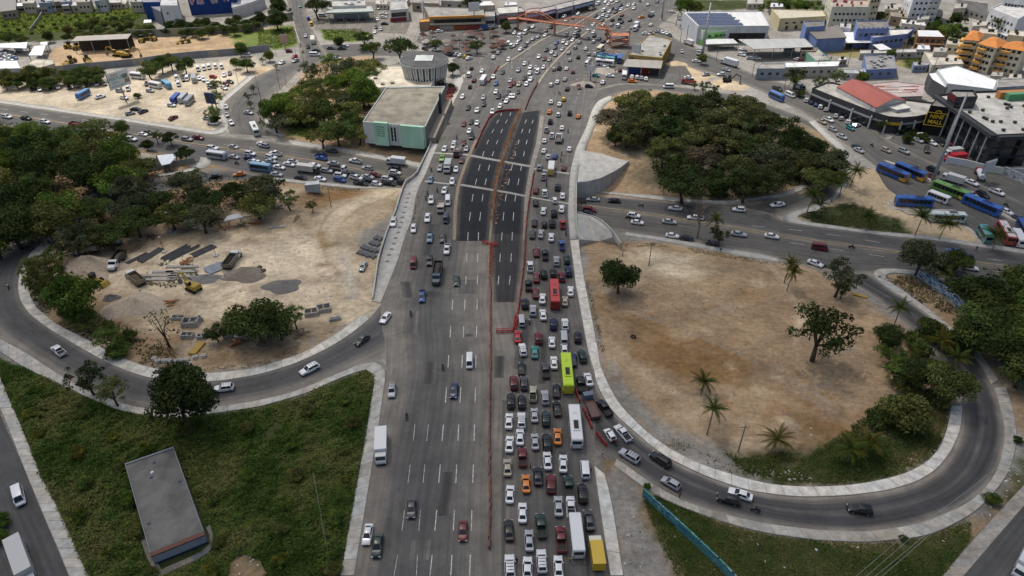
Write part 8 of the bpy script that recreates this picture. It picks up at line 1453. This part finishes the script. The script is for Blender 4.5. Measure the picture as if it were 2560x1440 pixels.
mound('sand_heap', 'large pale sand heap by the dump trucks', 225,668,10,6,4.0,(.42,.34,.25),1); mound('sand_heap', 'lower sand heap in front of the large one', 210,690,7,4.5,2,(.42,.34,.25),2); mound('sand_heap', 'broad low gravel heap at the loader', 340,765,9,5.5,2.8,(.40,.33,.25),3,.2); mound('gravel_heap', 'grey brown gravel heap beside the dark dump truck', 612,688,6.5,4,2.6,(.23,.195,.155),4); mound('gravel_heap', 'flat dark grey gravel heap', 706,716,5.5,3.6,1.5,(.16,.15,.14),5); mound('gravel_heap', 'dark grey gravel heap behind the excavator', 512,697,5,2.6,1.2,(.2,.19,.18),6); mound('gravel_heap', 'small dark heap by the bright tree', 278,745,2.5,1.8,1.2,(.12,.115,.11),7); mound('sand_heap', 'pale rubble heap beside the bus station', 1512,178,6,5,1.6,(.32,.28,.24),8); mound('sand_heap', 'sand heap at the station pit', 1690,160,6,4,1.5,(.5,.4,.26),9); mound('sand_heap', 'dug out sand heap on the ramp island', 1830,215,6,4,1.5,(.52,.43,.3),10); mound('sand_heap', 'mixed rubble heap at the highway kerb', 1460,212,6,4,1.8,(.28,.25,.22),11)
def pile_of(name, label, part, px, py, an, n, L_, r, gap, M_, layers=1, hollow=False):
    o = thing(name, label, 'pipe stack', g(px, py), an)
    for l_ in range(layers):
        for k in range(n-l_):
            mb = MB(); dx = R.gauss(0,.2); mb.tube((-L_/2+dx, 0, 0), (L_/2+dx, 0, 0), r, n=8); q = mb.build(part, M_, o); q.location = (0, (k-(n-1)/2+l_*.5)*gap, r+l_*r*1.75); q.rotation_euler = (0,0,R.gauss(0,.02))
STL = mat('dark_pipe', (.05,.052,.055), (.1,.1,.1), 1.5, .6); CPI = mat('concrete_pipe', (.12,.125,.13), (.2,.2,.2), 2, .8); PVC = mat('pale_pipe', (.3,.34,.38), (.42,.45,.48), 1.5, .5)
for lab, x, y, an, n, L_ in (('bundle of dark pipes at the left of the yard', 332,652,.95,3,9), ('wide bundle of dark pipes beside the lamp stand', 378,638,1.15,6,8), ('scattered dark rails in the middle of the yard', 440,632,1.0,5,9), ('pair of long rails beside the rusty box', 463,632,.95,3,10), ('dense dark pipe bundle at the right of the yard', 508,628,.9,7,7)): pile_of('pipe_stack', lab, 'pipe', x, y, an, n, L_, .17, .55 if 'dense' not in lab and 'wide' not in lab else .42, STL)
pile_of('pipe_stack', 'grey pale pipes laid beside the dump truck', 'pipe', 537,672,.75,6,5,.28,.75,PVC); 
for k, (x, y) in enumerate(((917,637),(926,624),(937,610),(946,597))): pile_of('pipe_stack', f'short concrete pipes laid side by side below the parapet, {ORD[k]} row up', 'pipe', x, y, 1.15, 9 if k < 2 else 5 if k == 2 else 4, 1.9, .34, .72, CPI)
BOXC = mat('precast_concrete', (.27,.26,.24), (.40,.385,.35), 1.2, .9)
def frame_box(label, px, py, an, L_, W_, H_, group='precast concrete frames'):
    o = MB(); t = .22; o.box(-L_/2,L_/2,-W_/2,-W_/2+t,0,H_); o.box(-L_/2,L_/2,W_/2-t,W_/2,0,H_); o.box(-L_/2,-L_/2+t,-W_/2+t,W_/2-t,0,H_); o.box(L_/2-t,L_/2,-W_/2+t,W_/2-t,0,H_); o.box(-.1,.1,-W_/2+t,W_/2-t,H_-.25,H_-.03); q = o.build('precast_frame', BOXC); q.location = g(px, py); q.rotation_euler = (0,0,an); setp(q, label, 'concrete frame', group)
for k, a in enumerate(((478,812,.05,4,2.6,1.6),(492,805,.8,3,1.6,1.2),(447,797,0,3.5,1.4,.8),(470,843,0,3,1.6,1.2),(505,845,.1,2.2,1.4,1),(578,800,.6,3.2,2,1.2),(580,838,.1,4,2,1),(610,842,.1,4,2,1),(780,785,.25,3.6,2.4,1.2),(810,775,.3,3.6,2.6,1.2),(838,800,.3,3,.9,.8))): frame_box(f'grey precast concrete frame, {ORD[k]} from the left among those lying on site' if False else f'grey hollow precast concrete frame {["beside the gravel slope","leaning by the first frame","above the thin tree","right of the thin tree","left of the dark tree","behind the dark tree","under the big site tree","right under the big site tree","by the loop gore, lower","by the loop gore, upper","long and narrow near the gore"][k]}', *a)
bk = MB(); bk.box(-.55,.55,-.45,.45,0,.75); bk.box(-.4,.4,-.3,.3,.75,.8,1); bkm = bk.mesh('concrete_block', [mat('white_block', (.42,.41,.38), (.58,.56,.52), 2, .85), CONCD])
for k, (x, y) in enumerate(T(0,720)((1548,720),(1585,742),(1650,738),(1697,738),(1775,740),(1818,735),(1873,730),(1958,702),(2040,690),(1898,775))): o = link('concrete_block', bkm); o.location = g(x, y); o.rotation_euler = (0,0,R.uniform(-.4,.4)); setp(o, f'pale concrete block, {ORD[k]} from the left in the loop row' if k < 9 else 'pale concrete block lying below the loop row', 'concrete block', 'pale blocks by the loop')
for k, (x, y, an, L_) in enumerate(((702,813,.3,4),(690,825,.3,4.5),(400,690,0,10),(400,700,.02,9),(455,668,0,9),(455,680,.02,9),(455,692,0,8),(408,681,0,6),(700,497,0,6),(692,568,.2,5),(600,543,.3,7),(2150,740,-.5,3.5))):
    mb = MB(); mb.box(-L_/2,L_/2,-.5,.5,0,.3); o = mb.build('concrete_slab', BOXC if k != 11 else mat('ochre_steel', (.3,.19,.03), (.4,.26,.05), 2, .6)); o.location = g(x, y); o.rotation_euler = (0,0,an); setp(o, ['pale slab lying below the loop gore','second pale slab below the loop gore','long slab half hidden in yard weeds','longest slab half hidden in yard weeds','upper slab on the weedy rack','second slab on the weedy rack','third slab on the weedy rack','short slab beside the weedy rack','pale beam on the bare ground by the pole','broken slab near the dirt track','white beam beside the tin shelter','yellow slab beside the ramp merge'][k], 'slab')
for k, x in enumerate((487,493,499)): mb = MB(); mb.box(-.3,.3,-2.2,2.2,0,.5); o = mb.build('yellow_beam', mat('ochre_steel', (.3,.19,.03), (.4,.26,.05), 2, .6)); o.location = g(x, 873); o.rotation_euler = (0,0,-.2); setp(o, f'ochre steel beam, {ORD[k]} of three by the block row', 'beam')
TIM = mat('timber', (.13,.09,.06), (.27,.2,.14), 1.5, .9)
for k, (x, y, lab) in enumerate(((560,570,'timber stack by the tin shelter'),(610,565,'timber stack right of the tin shelter'),(470,575,'timber stack among the rusty posts'),(640,560,'loose boards on the rubble ground'),(690,520,'boards heaped behind the dirt track'),(745,545,'low board heap near the lone tree'),(595,860,'boards under the big site tree'),(660,852,'boards at the right of the big site tree'),(745,835,'pallet heap near the loop gore'),(425,760,'boards at the gravel heap foot'),(380,590,'board heap beside the backhoe'),(340,620,'boards behind the tank truck'),(470,655,'rusty formwork on the pipe yard'),(640,690,'yellowish boards beside the gravel heap'))):
    o = thing('timber_stack', lab, 'timber stack', g(x, y), R.uniform(0,3))
    for j in range(7): mb = MB(); L_ = R.uniform(1.2,2.4); mb.box(-L_,L_,-.14,.14,0,.12); q = mb.build('board', TIM if k % 3 else RUST, o); q.location = (R.gauss(0,.5), R.gauss(0,.7), .03+.13*j*.6); q.rotation_euler = (0,0,R.gauss(0,.5))
# light stands and posts
for k, (x, y, h_) in enumerate(((411,630,5),(563,694,5),(540,640,4),(425,580,6),(431,582,7),(437,582,7),(488,570,6),(505,565,6),(510,572,6))):
    o = thing('light_stand', ['red site light stand by the pipes','red site light stand by the slabs','small generator light stand by the dense pipes','rusty post, first of the site trio','rusty post, second of the site trio','rusty post, third of the site trio','rusty post near the tin shelter','rusty post beside the tin shelter','rusty post behind the tin shelter'][k], 'post', g(x, y)); mb = MB(); mb.tube((0,0,0),(0,0,h_),.08,.06,6); mb.build('pole', RUST, o); mb = MB(); mb.box(-.6,.6,-.6,.6,0,.35); colr(mb.build('base', PAINTED, o), (.5,.5,.5)); mb = MB(); mb.box(-.35,.35,-.15,.15,h_,h_+.3); colr(mb.build('lamp_head', PAINTED, o), (.45,.45,.45))
o = thing('portable_toilet', 'teal portable toilet with white roof by the loop bushes', 'toilet', g(147,703)); mb = MB(); mb.box(-.6,.6,-.6,.6,0,2.1); colr(mb.build('cabin', PAINTED, o), (.02,.09,.09)); mb = MB(); mb.hull8([(-.65,-.65,2.1),(.65,-.65,2.1),(.65,.65,2.1),(-.65,.65,2.1)],[(-.3,-.5,2.4),(.3,-.5,2.4),(.3,.5,2.4),(-.3,.5,2.4)]); colr(mb.build('roof', PAINTED, o), (.6,.62,.62)); mb = MB(); mb.box(-.4,.4,-.64,-.58,.1,1.95); colr(mb.build('door', PAINTED, o), (.025,.11,.11))
YM = mat('machine_yellow', (.28,.185,.03), (.42,.285,.05), 1.5, .5)
def excavator(label, p, an, s=1.0, YM=YM):
    o = thing('excavator', label, 'excavator', p, an); o.scale = (s,)*3
    for y in (-1.1,1.1):
        mb = MB(); mb.loft([[(x,y-.3,z) for x, z in ((-1.8,.1),(1.8,.1),(2.0,.5),(1.7,.9),(-1.7,.9),(-2.0,.5))],[(x,y+.3,z) for x, z in ((-1.8,.1),(1.8,.1),(2.0,.5),(1.7,.9),(-1.7,.9),(-2.0,.5))]]); mb.build('track', TYRE, o)
    mb = MB(); mb.box(-2.2,1.3,-1.2,1.2,1.0,1.9); mb.hull8([(-2.3,-1.2,1.2),(-.6,-1.2,1.2),(-.6,1.2,1.2),(-2.3,1.2,1.2)],[(-2.2,-1.1,2.3),(-.8,-1.1,2.3),(-.8,1.1,2.3),(-2.2,1.1,2.3)]); mb.build('body', YM, o); mb = MB(); mb.box(.0,1.4,.2,1.2,1.9,3.0); mb.build('cab', CGL, o); mb = MB(); mb.box(-.05,1.45,.15,1.25,3.0,3.1); mb.build('cab_roof', YM, o)
    mb = MB(); mb.hull8([(1.2,-.5,1.6),(1.6,-.5,1.4),(1.6,0,1.4),(1.2,0,1.6)],[(3.4,-.45,4.3),(3.9,-.45,4.2),(3.9,-.05,4.2),(3.4,-.05,4.3)]); mb.hull8([(3.3,-.45,4.0),(3.4,-.45,4.4),(3.4,-.05,4.4),(3.3,-.05,4.0)],[(5.6,-.4,3.3),(5.7,-.4,3.7),(5.7,-.1,3.7),(5.6,-.1,3.3)]); mb.build('boom', YM, o); mb = MB(); mb.hull8([(5.4,-.38,3.7),(5.8,-.38,3.7),(5.8,-.12,3.7),(5.4,-.12,3.7)],[(5.9,-.36,1.2),(6.1,-.36,1.2),(6.1,-.14,1.2),(5.9,-.14,1.2)]); mb.build('stick', YM, o); mb = MB(); mb.hull8([(5.4,-.8,.3),(6.3,-.8,.2),(6.3,.3,.2),(5.4,.3,.3)],[(5.8,-.8,1.3),(6.3,-.8,1.2),(6.3,.3,1.2),(5.8,.3,1.3)]); mb.build('bucket', mat('worn_steel', (.1,.09,.08), (.2,.18,.16), 2, .6), o)
def loader(label, p, an, s=1.0):
    o = thing('wheel_loader', label, 'loader', p, an); o.scale = (s,)*3; mb = MB(); mb.hull8([(-2.6,-.9,.8),(0,-.9,.8),(0,.9,.8),(-2.6,.9,.8)],[(-2.4,-.8,1.9),(-.2,-.8,2.0),(-.2,.8,2.0),(-2.4,.8,1.9)]); mb.box(0,1.6,-.5,.5,.8,1.5); mb.build('body', YM, o); mb = MB(); mb.box(-.9,.3,-.75,.75,2.0,3.1); mb.build('cab', CGL, o); mb = MB(); mb.box(-1.0,.4,-.85,.85,3.1,3.22); mb.build('cab_roof', TRIM, o)
    for x in (-1.7,1.2):
        for y in (-1.1,1.1): mb = MB(); mb.tube((x,y-.28,.75),(x,y+.28,.75),.75,n=14); mb.tube((x,y-.3,.75),(x,y+.3,.75),.35,n=8,mi=1); mb.build('wheel', [TYRE, YM], o)
    mb = MB()
    for y in (-.45,.45): mb.hull8([(.9,y-.1,1.6),(1.1,y-.1,1.3),(1.1,y+.1,1.3),(.9,y+.1,1.6)],[(3.0,y-.1,1.0),(3.0,y-.1,.7),(3.0,y+.1,.7),(3.0,y+.1,1.0)])
    mb.build('lift_arm', YM, o); mb = MB(); mb.hull8([(2.9,-1.3,.15),(4.1,-1.3,.1),(4.1,1.3,.1),(2.9,1.3,.15)],[(2.8,-1.3,1.2),(3.3,-1.3,1.1),(3.3,1.3,1.1),(2.8,1.3,1.2)]); mb.build('bucket', YM, o)
excavator('yellow excavator with bent boom on the construction site', g(485,725), 2.6, 1.0); loader('yellow wheel loader with black cab roof by the sand heap', g(240,708), -.35, 1.0); loader('yellow backhoe loader behind the parked dump trucks', g(306,590), .4, .95)
for k, (x, y, f) in enumerate(T1(*[(a, b_) for a, b_ in ((710,485),(790,490),(1430,410),(1520,400),(1850,425),(700,640),(880,620))]) and [(177,121,0),(197,123,1),(357,104,0),(380,101,1),(463,107,0),(178,158,1),(220,155,0)]):
    (loader if f else loader)(['dark loader at the shed end','yellow loader under the shed end','yellow grader by the back wall','second yellow grader by the back wall','yellow loader alone on the yard sand','yellow loader by the front yard wall','old loader by the front yard wall'][k], g(x, y), k*.9, 1.15)
excavator('long armed yellow excavator inside the machine yard', g(318,143), .1, 1.2); excavator('second yellow excavator inside the machine yard', g(295,140), 2.9, 1.1); excavator('dark excavator on the ramp island sand', g(1818,205), -.4, 1.0, TRIM)
ty = MB(); n = 14
ty.loft([[((.42+.16*math.cos(a))*math.cos(2*math.pi*i/n), (.42+.16*math.cos(a))*math.sin(2*math.pi*i/n), .15+.14*math.sin(a)) for a in (0,1.57,3.14,4.71)] for i in range(n+1)], cap=False); tym = ty.mesh('tyre', [TYRE])
for x, y, l_ in ((649,669,'loose tyre on the gravel heap'),(659,677,'second loose tyre by the gravel heap'),(1583,843,'small loose tyre on the cleared lot')): o = link('loose_tyre', tym); o.location = g(x, y)+Vector((0,0,.05)); o.scale = (1.3,1.3,1.3); setp(o, l_, 'tyre')
# ------------------------------------------------------------------ people and motorcycles
SKIN = mat('skin', (.16,.085,.055), None, rough=.6); HAIR = mat('hair', (.012,.01,.009), None, rough=.8); TROU = mat('trousers', (.025,.03,.045), None, rough=.9); SHIRT = mat('shirt', (1,1,1), None, rough=.9, objcol=True)
def person_mesh(name, pose):
    J = dict(pel=(0,0,.95),sp=(0,0,1.15),ch=(0,0,1.38),nk=(.01,0,1.5),hd=(.03,0,1.64),tp=(.02,0,1.76))
    for s, k in ((-1,'l'),(1,'r')): J.update({'h'+k:(0,s*.1,.92),'k'+k:(.05 if k=='l' else -.02,s*.11,.5),'a'+k:(.08 if k=='l' else -.12,s*.11,.08),'t'+k:(.24 if k=='l' else .04,s*.12,.04),'s'+k:(0,s*.19,1.42),'e'+k:(.02,s*.25,1.15),'w'+k:(.12,s*.24,.92),'f'+k:(.15,s*.23,.82)})
    if pose == 'ride':
        J.update(pel=(-.1,0,.82),sp=(-.04,0,1.02),ch=(.05,0,1.24),nk=(.09,0,1.37),hd=(.13,0,1.5),tp=(.12,0,1.63))
        for s, k in ((-1,'l'),(1,'r')): J.update({'h'+k:(-.08,s*.11,.8),'k'+k:(.32,s*.2,.72),'a'+k:(.18,s*.18,.32),'t'+k:(.34,s*.18,.28),'s'+k:(.07,s*.19,1.28),'e'+k:(.25,s*.28,1.08),'w'+k:(.46,s*.27,1.02),'f'+k:(.54,s*.26,1.03)})
    E = [('pel','sp'),('sp','ch'),('ch','nk'),('nk','hd'),('hd','tp')]+[(a+k,b_+k) for k in 'lr' for a, b_ in (('h','k'),('k','a'),('a','t'),('s','e'),('e','w'),('w','f'))]+[('pel','h'+k) for k in 'lr']+[('ch','s'+k) for k in 'lr']
    ks = list(J); rad = {'p':.14,'s':.1,'c':.16}; RD = dict(pel=.14,sp=.13,ch=.16,nk=.06,hd=.105,tp=.07,h=.09,k=.065,a=.045,t=.04,s=.065,e=.048,w=.036,f=.04)
    me = bpy.data.meshes.new(name); me.from_pydata([J[k] for k in ks], [(ks.index(a), ks.index(b_)) for a, b_ in E], []); ob = bpy.data.objects.new(name, me); COL.objects.link(ob); md = ob.modifiers.new('skin','SKIN'); 
    for i, k in enumerate(ks): r = RD.get(k, RD.get(k[0], .06)); me.skin_vertices[0].data[i].radius = (r, r); me.skin_vertices[0].data[i].use_root = (k == 'pel')
    ob.modifiers.new('sub','SUBSURF').levels = 1; dg = bpy.context.evaluated_depsgraph_get(); out = bpy.data.meshes.new_from_object(ob.evaluated_get(dg)); out.name = name
    for M_ in (SHIRT, TROU, SKIN, HAIR): out.materials.append(M_)
    zn, zh = J['nk'][2], J['hd'][2]; zp = J['pel'][2]
    for p in out.polygons:
        c = p.center; p.use_smooth = True
        p.material_index = 3 if (c.z > zh+.04) else 2 if c.z > zn else 2 if (pose == 'stand' and abs(c.y) > .2 and c.z < 1.1) or (pose == 'ride' and c.x > .3 and c.z > .9) else 1 if c.z < zp+.06 else 0
    bpy.data.objects.remove(ob); return out
PST, PRI = person_mesh('standing_figure', 'stand'), person_mesh('riding_figure', 'ride')
mo = MB(); 
def mo_parts():
    w_ = MB(); w_.tube((0,-.06,0),(0,.06,0),.3,n=12); w_.tube((0,-.07,0),(0,.07,0),.12,n=6,mi=1); fr = MB(); fr.hull8([(-.6,-.1,.45),(.45,-.1,.4),(.45,.1,.4),(-.6,.1,.45)],[(-.5,-.09,.68),(.35,-.09,.72),(.35,.09,.72),(-.5,.09,.68)]); fr.tube((.66,0,.3),(.42,0,.98),.04,n=5); tk = MB(); tk.loft([[(x,-h_,.7),(x,h_,.7),(x,h_*.6,z),(x,-h_*.6,z)] for x, h_, z in ((0,.12,.84),(.2,.15,.92),(.42,.1,.86))]); se = MB(); se.hull8([(-.75,-.13,.7),(.02,-.12,.68),(.02,.12,.68),(-.75,.13,.7)],[(-.78,-.12,.82),(0,-.1,.76),(0,.1,.76),(-.78,.12,.82)]); hb = MB(); hb.tube((.42,-.34,1.0),(.46,0,1.02),.025,n=5); hb.tube((.46,0,1.02),(.42,.34,1.0),.025,n=5)
    return [('wheel',w_.mesh('wheel',[TYRE,RIM]),(-.62,0,.3)),('wheel',w_.mesh('wheel',[TYRE,RIM]),(.68,0,.3)),('frame',fr.mesh('frame',[TRIM]),(0,0,0)),('fuel_tank',tk.mesh('fuel_tank',[PAINT]),(0,0,0)),('seat',se.mesh('seat',[TRIM]),(0,0,0)),('handlebar',hb.mesh('handlebar',[STEEL]),(0,0,0))]
MOP = mo_parts(); SH = {'dark':(.02,.022,.028),'red':(.3,.03,.04),'white':(.6,.6,.6),'blue':(.04,.09,.25),'green':(.06,.14,.06),'yellow':(.5,.38,.05)}
def moto(px, py, d, shirt, where):
    lay = m if on_main(px, py) else g; an, pit = heading(px, py, d, lay); p = lay(px, py, .7); o = thing('motorcycle', f'small motorcycle {where}', 'motorcycle', (p.x, p.y, p.z+.085), an)
    for nm, me, loc in MOP: q = link(nm, me, o); q.location = loc; q.color = (.1,.02,.02,1)
    r = link('person', PRI); r.location = (p.x, p.y, p.z+.085); r.rotation_euler = (0,0,an); r.color = (*SH[shirt],1); setp(r, f'person in {shirt} shirt riding the motorcycle {where}', 'person')
for a in ((1027,783,'T','dark','coming past the ramp gore'),(1107,917,'T','dark','between the dashed lanes'),(1017,1040,'T','dark','near the weeds pavement'),(1323,803,'A','white','beside the silver van in the jam'),(1473,977,(-.3,-1),'dark','behind the tinted white sedan'),(1536,1105,(-.7,-.7),'red','behind the white ramp hatchback'),(1890,1273,(-1,-.2),'dark','below the white ramp sedan'),(20,716,(0,-1),'white','on the far bend of the left loop'),(1366,460,'A','dark','between jam lanes above the overpass joint'),(1404,384,'A','dark','beside the blue jam sedan'),(1402,400,'A','red','just behind another motorcycle in the jam'),(1415,583,'A','blue','at the overpass kerb of the jam'),(1409,630,'A','dark','behind the blue pickup in the jam'),(1603,512,(-1,-.08),'white','on the avenue behind the black sedan'),(1460,505,(-1,-.08),'green','at the avenue mouth'),(1570,543,(1,.12),'dark','beside the white avenue suv'),(2130,616,(1,.15),'dark','at the avenue median near the palms'),(1078,424,'T','dark','left of the silver sedan on the overpass'),(1093,475,'T','dark','ahead of the white overpass sedan'),(1069,483,'T','dark','upper of two beside the overpass pavement'),(1065,495,'T','dark','lower of two beside the overpass pavement'),(591,407,(1,.15),'dark','behind the silver avenue sedan'),(2516,511,(1,.5),'green','beside the long blue coach'),(2180,362,(1,.5),'green','on the street below the shop row'),(651,298,(0,1),'dark','on the street bend by the garden'),(1197,314,'T','blue','beside the hall pavement'),(1142,343,'T','dark','at the lower hall pavement'),(757,130,(1,.2),'dark','at the corner near the fuel station'),(1397,232,'A','dark','between far outbound lanes'),(1420,328,'A','dark','right of the far white sedan')):
    moto(*a)
for px, py, c_, lab, an in ((1292,1402,'dark','person in dark clothes walking between jammed cars near the bottom',1.5),(1326,1165,'red','person standing beside the red pickup in the jam',0),(1479,1172,'yellow','person in yellow at the white van door',2),(1506,1134,'white','person in pale top at the pavement tip',1),(1700,1238,'red','person in red on the outer loop pavement',2),(1425,1400,'yellow','street vendor holding a box behind the white coach',1.5),(1402,235,'dark','person walking across the far outbound lanes',0),(1385,232,'dark','second person crossing the far outbound lanes',0),(1322,158,'dark','person standing on the far median',1),(1397,160,'dark','person beside the black far suv',1),(1345,75,'dark','person in the group by the footbridge pier',0),(1350,77,'blue','person in blue by the footbridge pier',1),(1355,76,'dark','third person by the footbridge pier',2),(1613,25,'blue','person in blue crossing near the mast',0),(947,80,'dark','person on the fuel station forecourt',0),(985,85,'red','person in red by the corner shop',0),(1000,92,'dark','person by the dark van rank',1),(1150,180,'dark','person on the plaza beside the pavilion',0),(1158,195,'white','person in white on the plaza kerb',1),(1165,170,'blue','person in blue near the taxi rank',1),(2442,621,'dark','person on the avenue pavement',1),(1802,625,'dark','person walking on the avenue verge',1),(2233,342,'white','person in white on the mall forecourt',1),(1538,178,'dark','person beside the ochre station',1)):
    p = gm(px, py, .9); o = link('person', PST); o.location = (p.x, p.y, p.z+.09); o.rotation_euler = (0,0,an); o.color = (*SH[c_],1); setp(o, lab, 'person')
# ------------------------------------------------------------------ loose rubble, stones, litter
def debris(name, polys, n, smin, smax, cols, seed, conv=g):
    rs = np.random.RandomState(seed); V = []; F = []; C_ = []; cube = np.array([(-1,-1,-.6),(1,-1,-.6),(1,1,-.6),(-1,1,-.6),(-.8,-.8,.7),(.8,-.8,.6),(.8,.8,.7),(-.8,.8,.5)]); fc = np.array([(0,3,2,1),(4,5,6,7),(0,1,5,4),(1,2,6,5),(2,3,7,6),(3,0,4,7)])
    for poly in polys:
        P = W(poly, conv); xs = [p[0] for p in P]; ys = [p[1] for p in P]; k = 0; t = 0
        while k < n and t < n*20:
            t += 1; x, y = rs.uniform(min(xs),max(xs)), rs.uniform(min(ys),max(ys))
            if not inpoly(np.array([x]), np.array([y]), P)[0]: continue
            s = smin+(smax-smin)*rs.random()**3; a = rs.uniform(0,6.28); q = cube*np.array([s*rs.uniform(.7,1.5),s*rs.uniform(.6,1.1),s*rs.uniform(.4,.8)])+rs.normal(size=(8,3))*s*.12; q = np.c_[q[:,0]*math.cos(a)-q[:,1]*math.sin(a), q[:,0]*math.sin(a)+q[:,1]*math.cos(a), q[:,2]]; z = float(zg(x,y)) if conv is g else float(zm(y))
            F.append(fc+8*len(V)); V.append(q+np.array([x,y,z+s*.2])); C_.append(np.repeat([np.array(cols[rs.randint(len(cols))])*rs.uniform(.7,1.2)],8,0)); k += 1
    o = link(name, npmesh(name, np.concatenate(V), np.concatenate(F), mat('rubble', (.85,.85,.85), (1,1,1), 3, .9, vcol=True), col=np.concatenate(C_))); setp(o, kind='stuff')
debris('rubble', [[(1500,650),(1900,690),(2150,800),(2280,980),(2050,1120),(1700,1050),(1530,850)]], 600, .05, .2, [(.4,.36,.3),(.5,.46,.4),(.25,.19,.13)], 1)
debris('rubble', [[(150,640),(600,560),(900,600),(900,760),(700,860),(450,920),(250,850),(110,740)]], 600, .05, .22, [(.42,.37,.3),(.35,.32,.28),(.2,.16,.12)], 2)
debris('rubble', [[(640,480),(800,470),(800,560),(650,575),(560,560)],[(570,840),(740,820),(760,850),(600,880)],[(1850,1160),(2000,1180),(2060,1205),(1900,1195)]], 110, .06, .3, [(.4,.38,.34),(.3,.27,.23)], 3)
debris('rubble', [[(1425,208),(1490,165),(1520,172),(1495,205),(1450,220)],[(1515,125),(1550,125),(1555,140),(1520,140)]]  , 130, .15, .6, [(.3,.27,.24),(.42,.38,.33),(.16,.13,.11),(.3,.12,.08)], 4, m)
debris('rubble', [[(1233,560),(1240,520),(1262,440),(1290,350),(1296,350),(1272,440),(1250,520),(1244,560)]], 150, .08, .5, [(.22,.15,.1),(.32,.25,.18),(.16,.08,.05)], 14, m)
debris('litter', [FIELD, [(1640,1260),(1900,1345),(2200,1370),(2420,1310),(2340,1440),(1720,1440)],[(1560,1210),(1640,1420),(1560,1440)],[(560,1330),(680,1350),(690,1420),(600,1440)],[(2440,1270),(2540,1150),(2550,1200),(2440,1350)]], 70, .05, .22, [(.6,.6,.6),(.5,.5,.48),(.45,.42,.38),(.1,.1,.12)], 5)
# cables
def cable(label, pts):
    mb = MB()
    for a, b_ in zip(pts[:-1], pts[1:]):
        K = 8; pr = None
        for k in range(K+1):
            t = k/K; q = a+(b_-a)*t-Vector((0,0,.5*math.sin(math.pi*t)*.6)); 
            if pr is not None: mb.tube(pr, q, .025, n=4, cap=False)
            pr = q
    o = mb.build('cable', mat('cable_grey', (.3,.31,.3), None, rough=.5)); setp(o, label, 'cable')
cable('thin pale cable strung over the weeds', [atz(783,1182,1.2), atz(806,1310,1.0), atz(829,1440,.8), atz(840,1500,.7)])
for k, (a, b_) in enumerate((((2140,1440),(2245,1350)),((2165,1440),(2270,1350)),((2185,1440),(2300,1348)),((2205,1440),(2320,1340)))): cable(f'overhead wire crossing the lower grass, {ORD[k]} from the left', [atz(a[0]-40,a[1]+34,9), atz(*b_,9), atz(b_[0]+170,b_[1]-120,9), atz(b_[0]+280,b_[1]-210,9)])
# sub-mesh text becomes plain mesh
dg = bpy.context.evaluated_depsgraph_get()
for o in [q for q in bpy.data.objects if q.type == 'FONT']:
    me = bpy.data.meshes.new_from_object(o.evaluated_get(dg)); n_ = link('lettering', me, o.parent); n_.matrix_local = o.matrix_local.copy(); bpy.data.objects.remove(o)
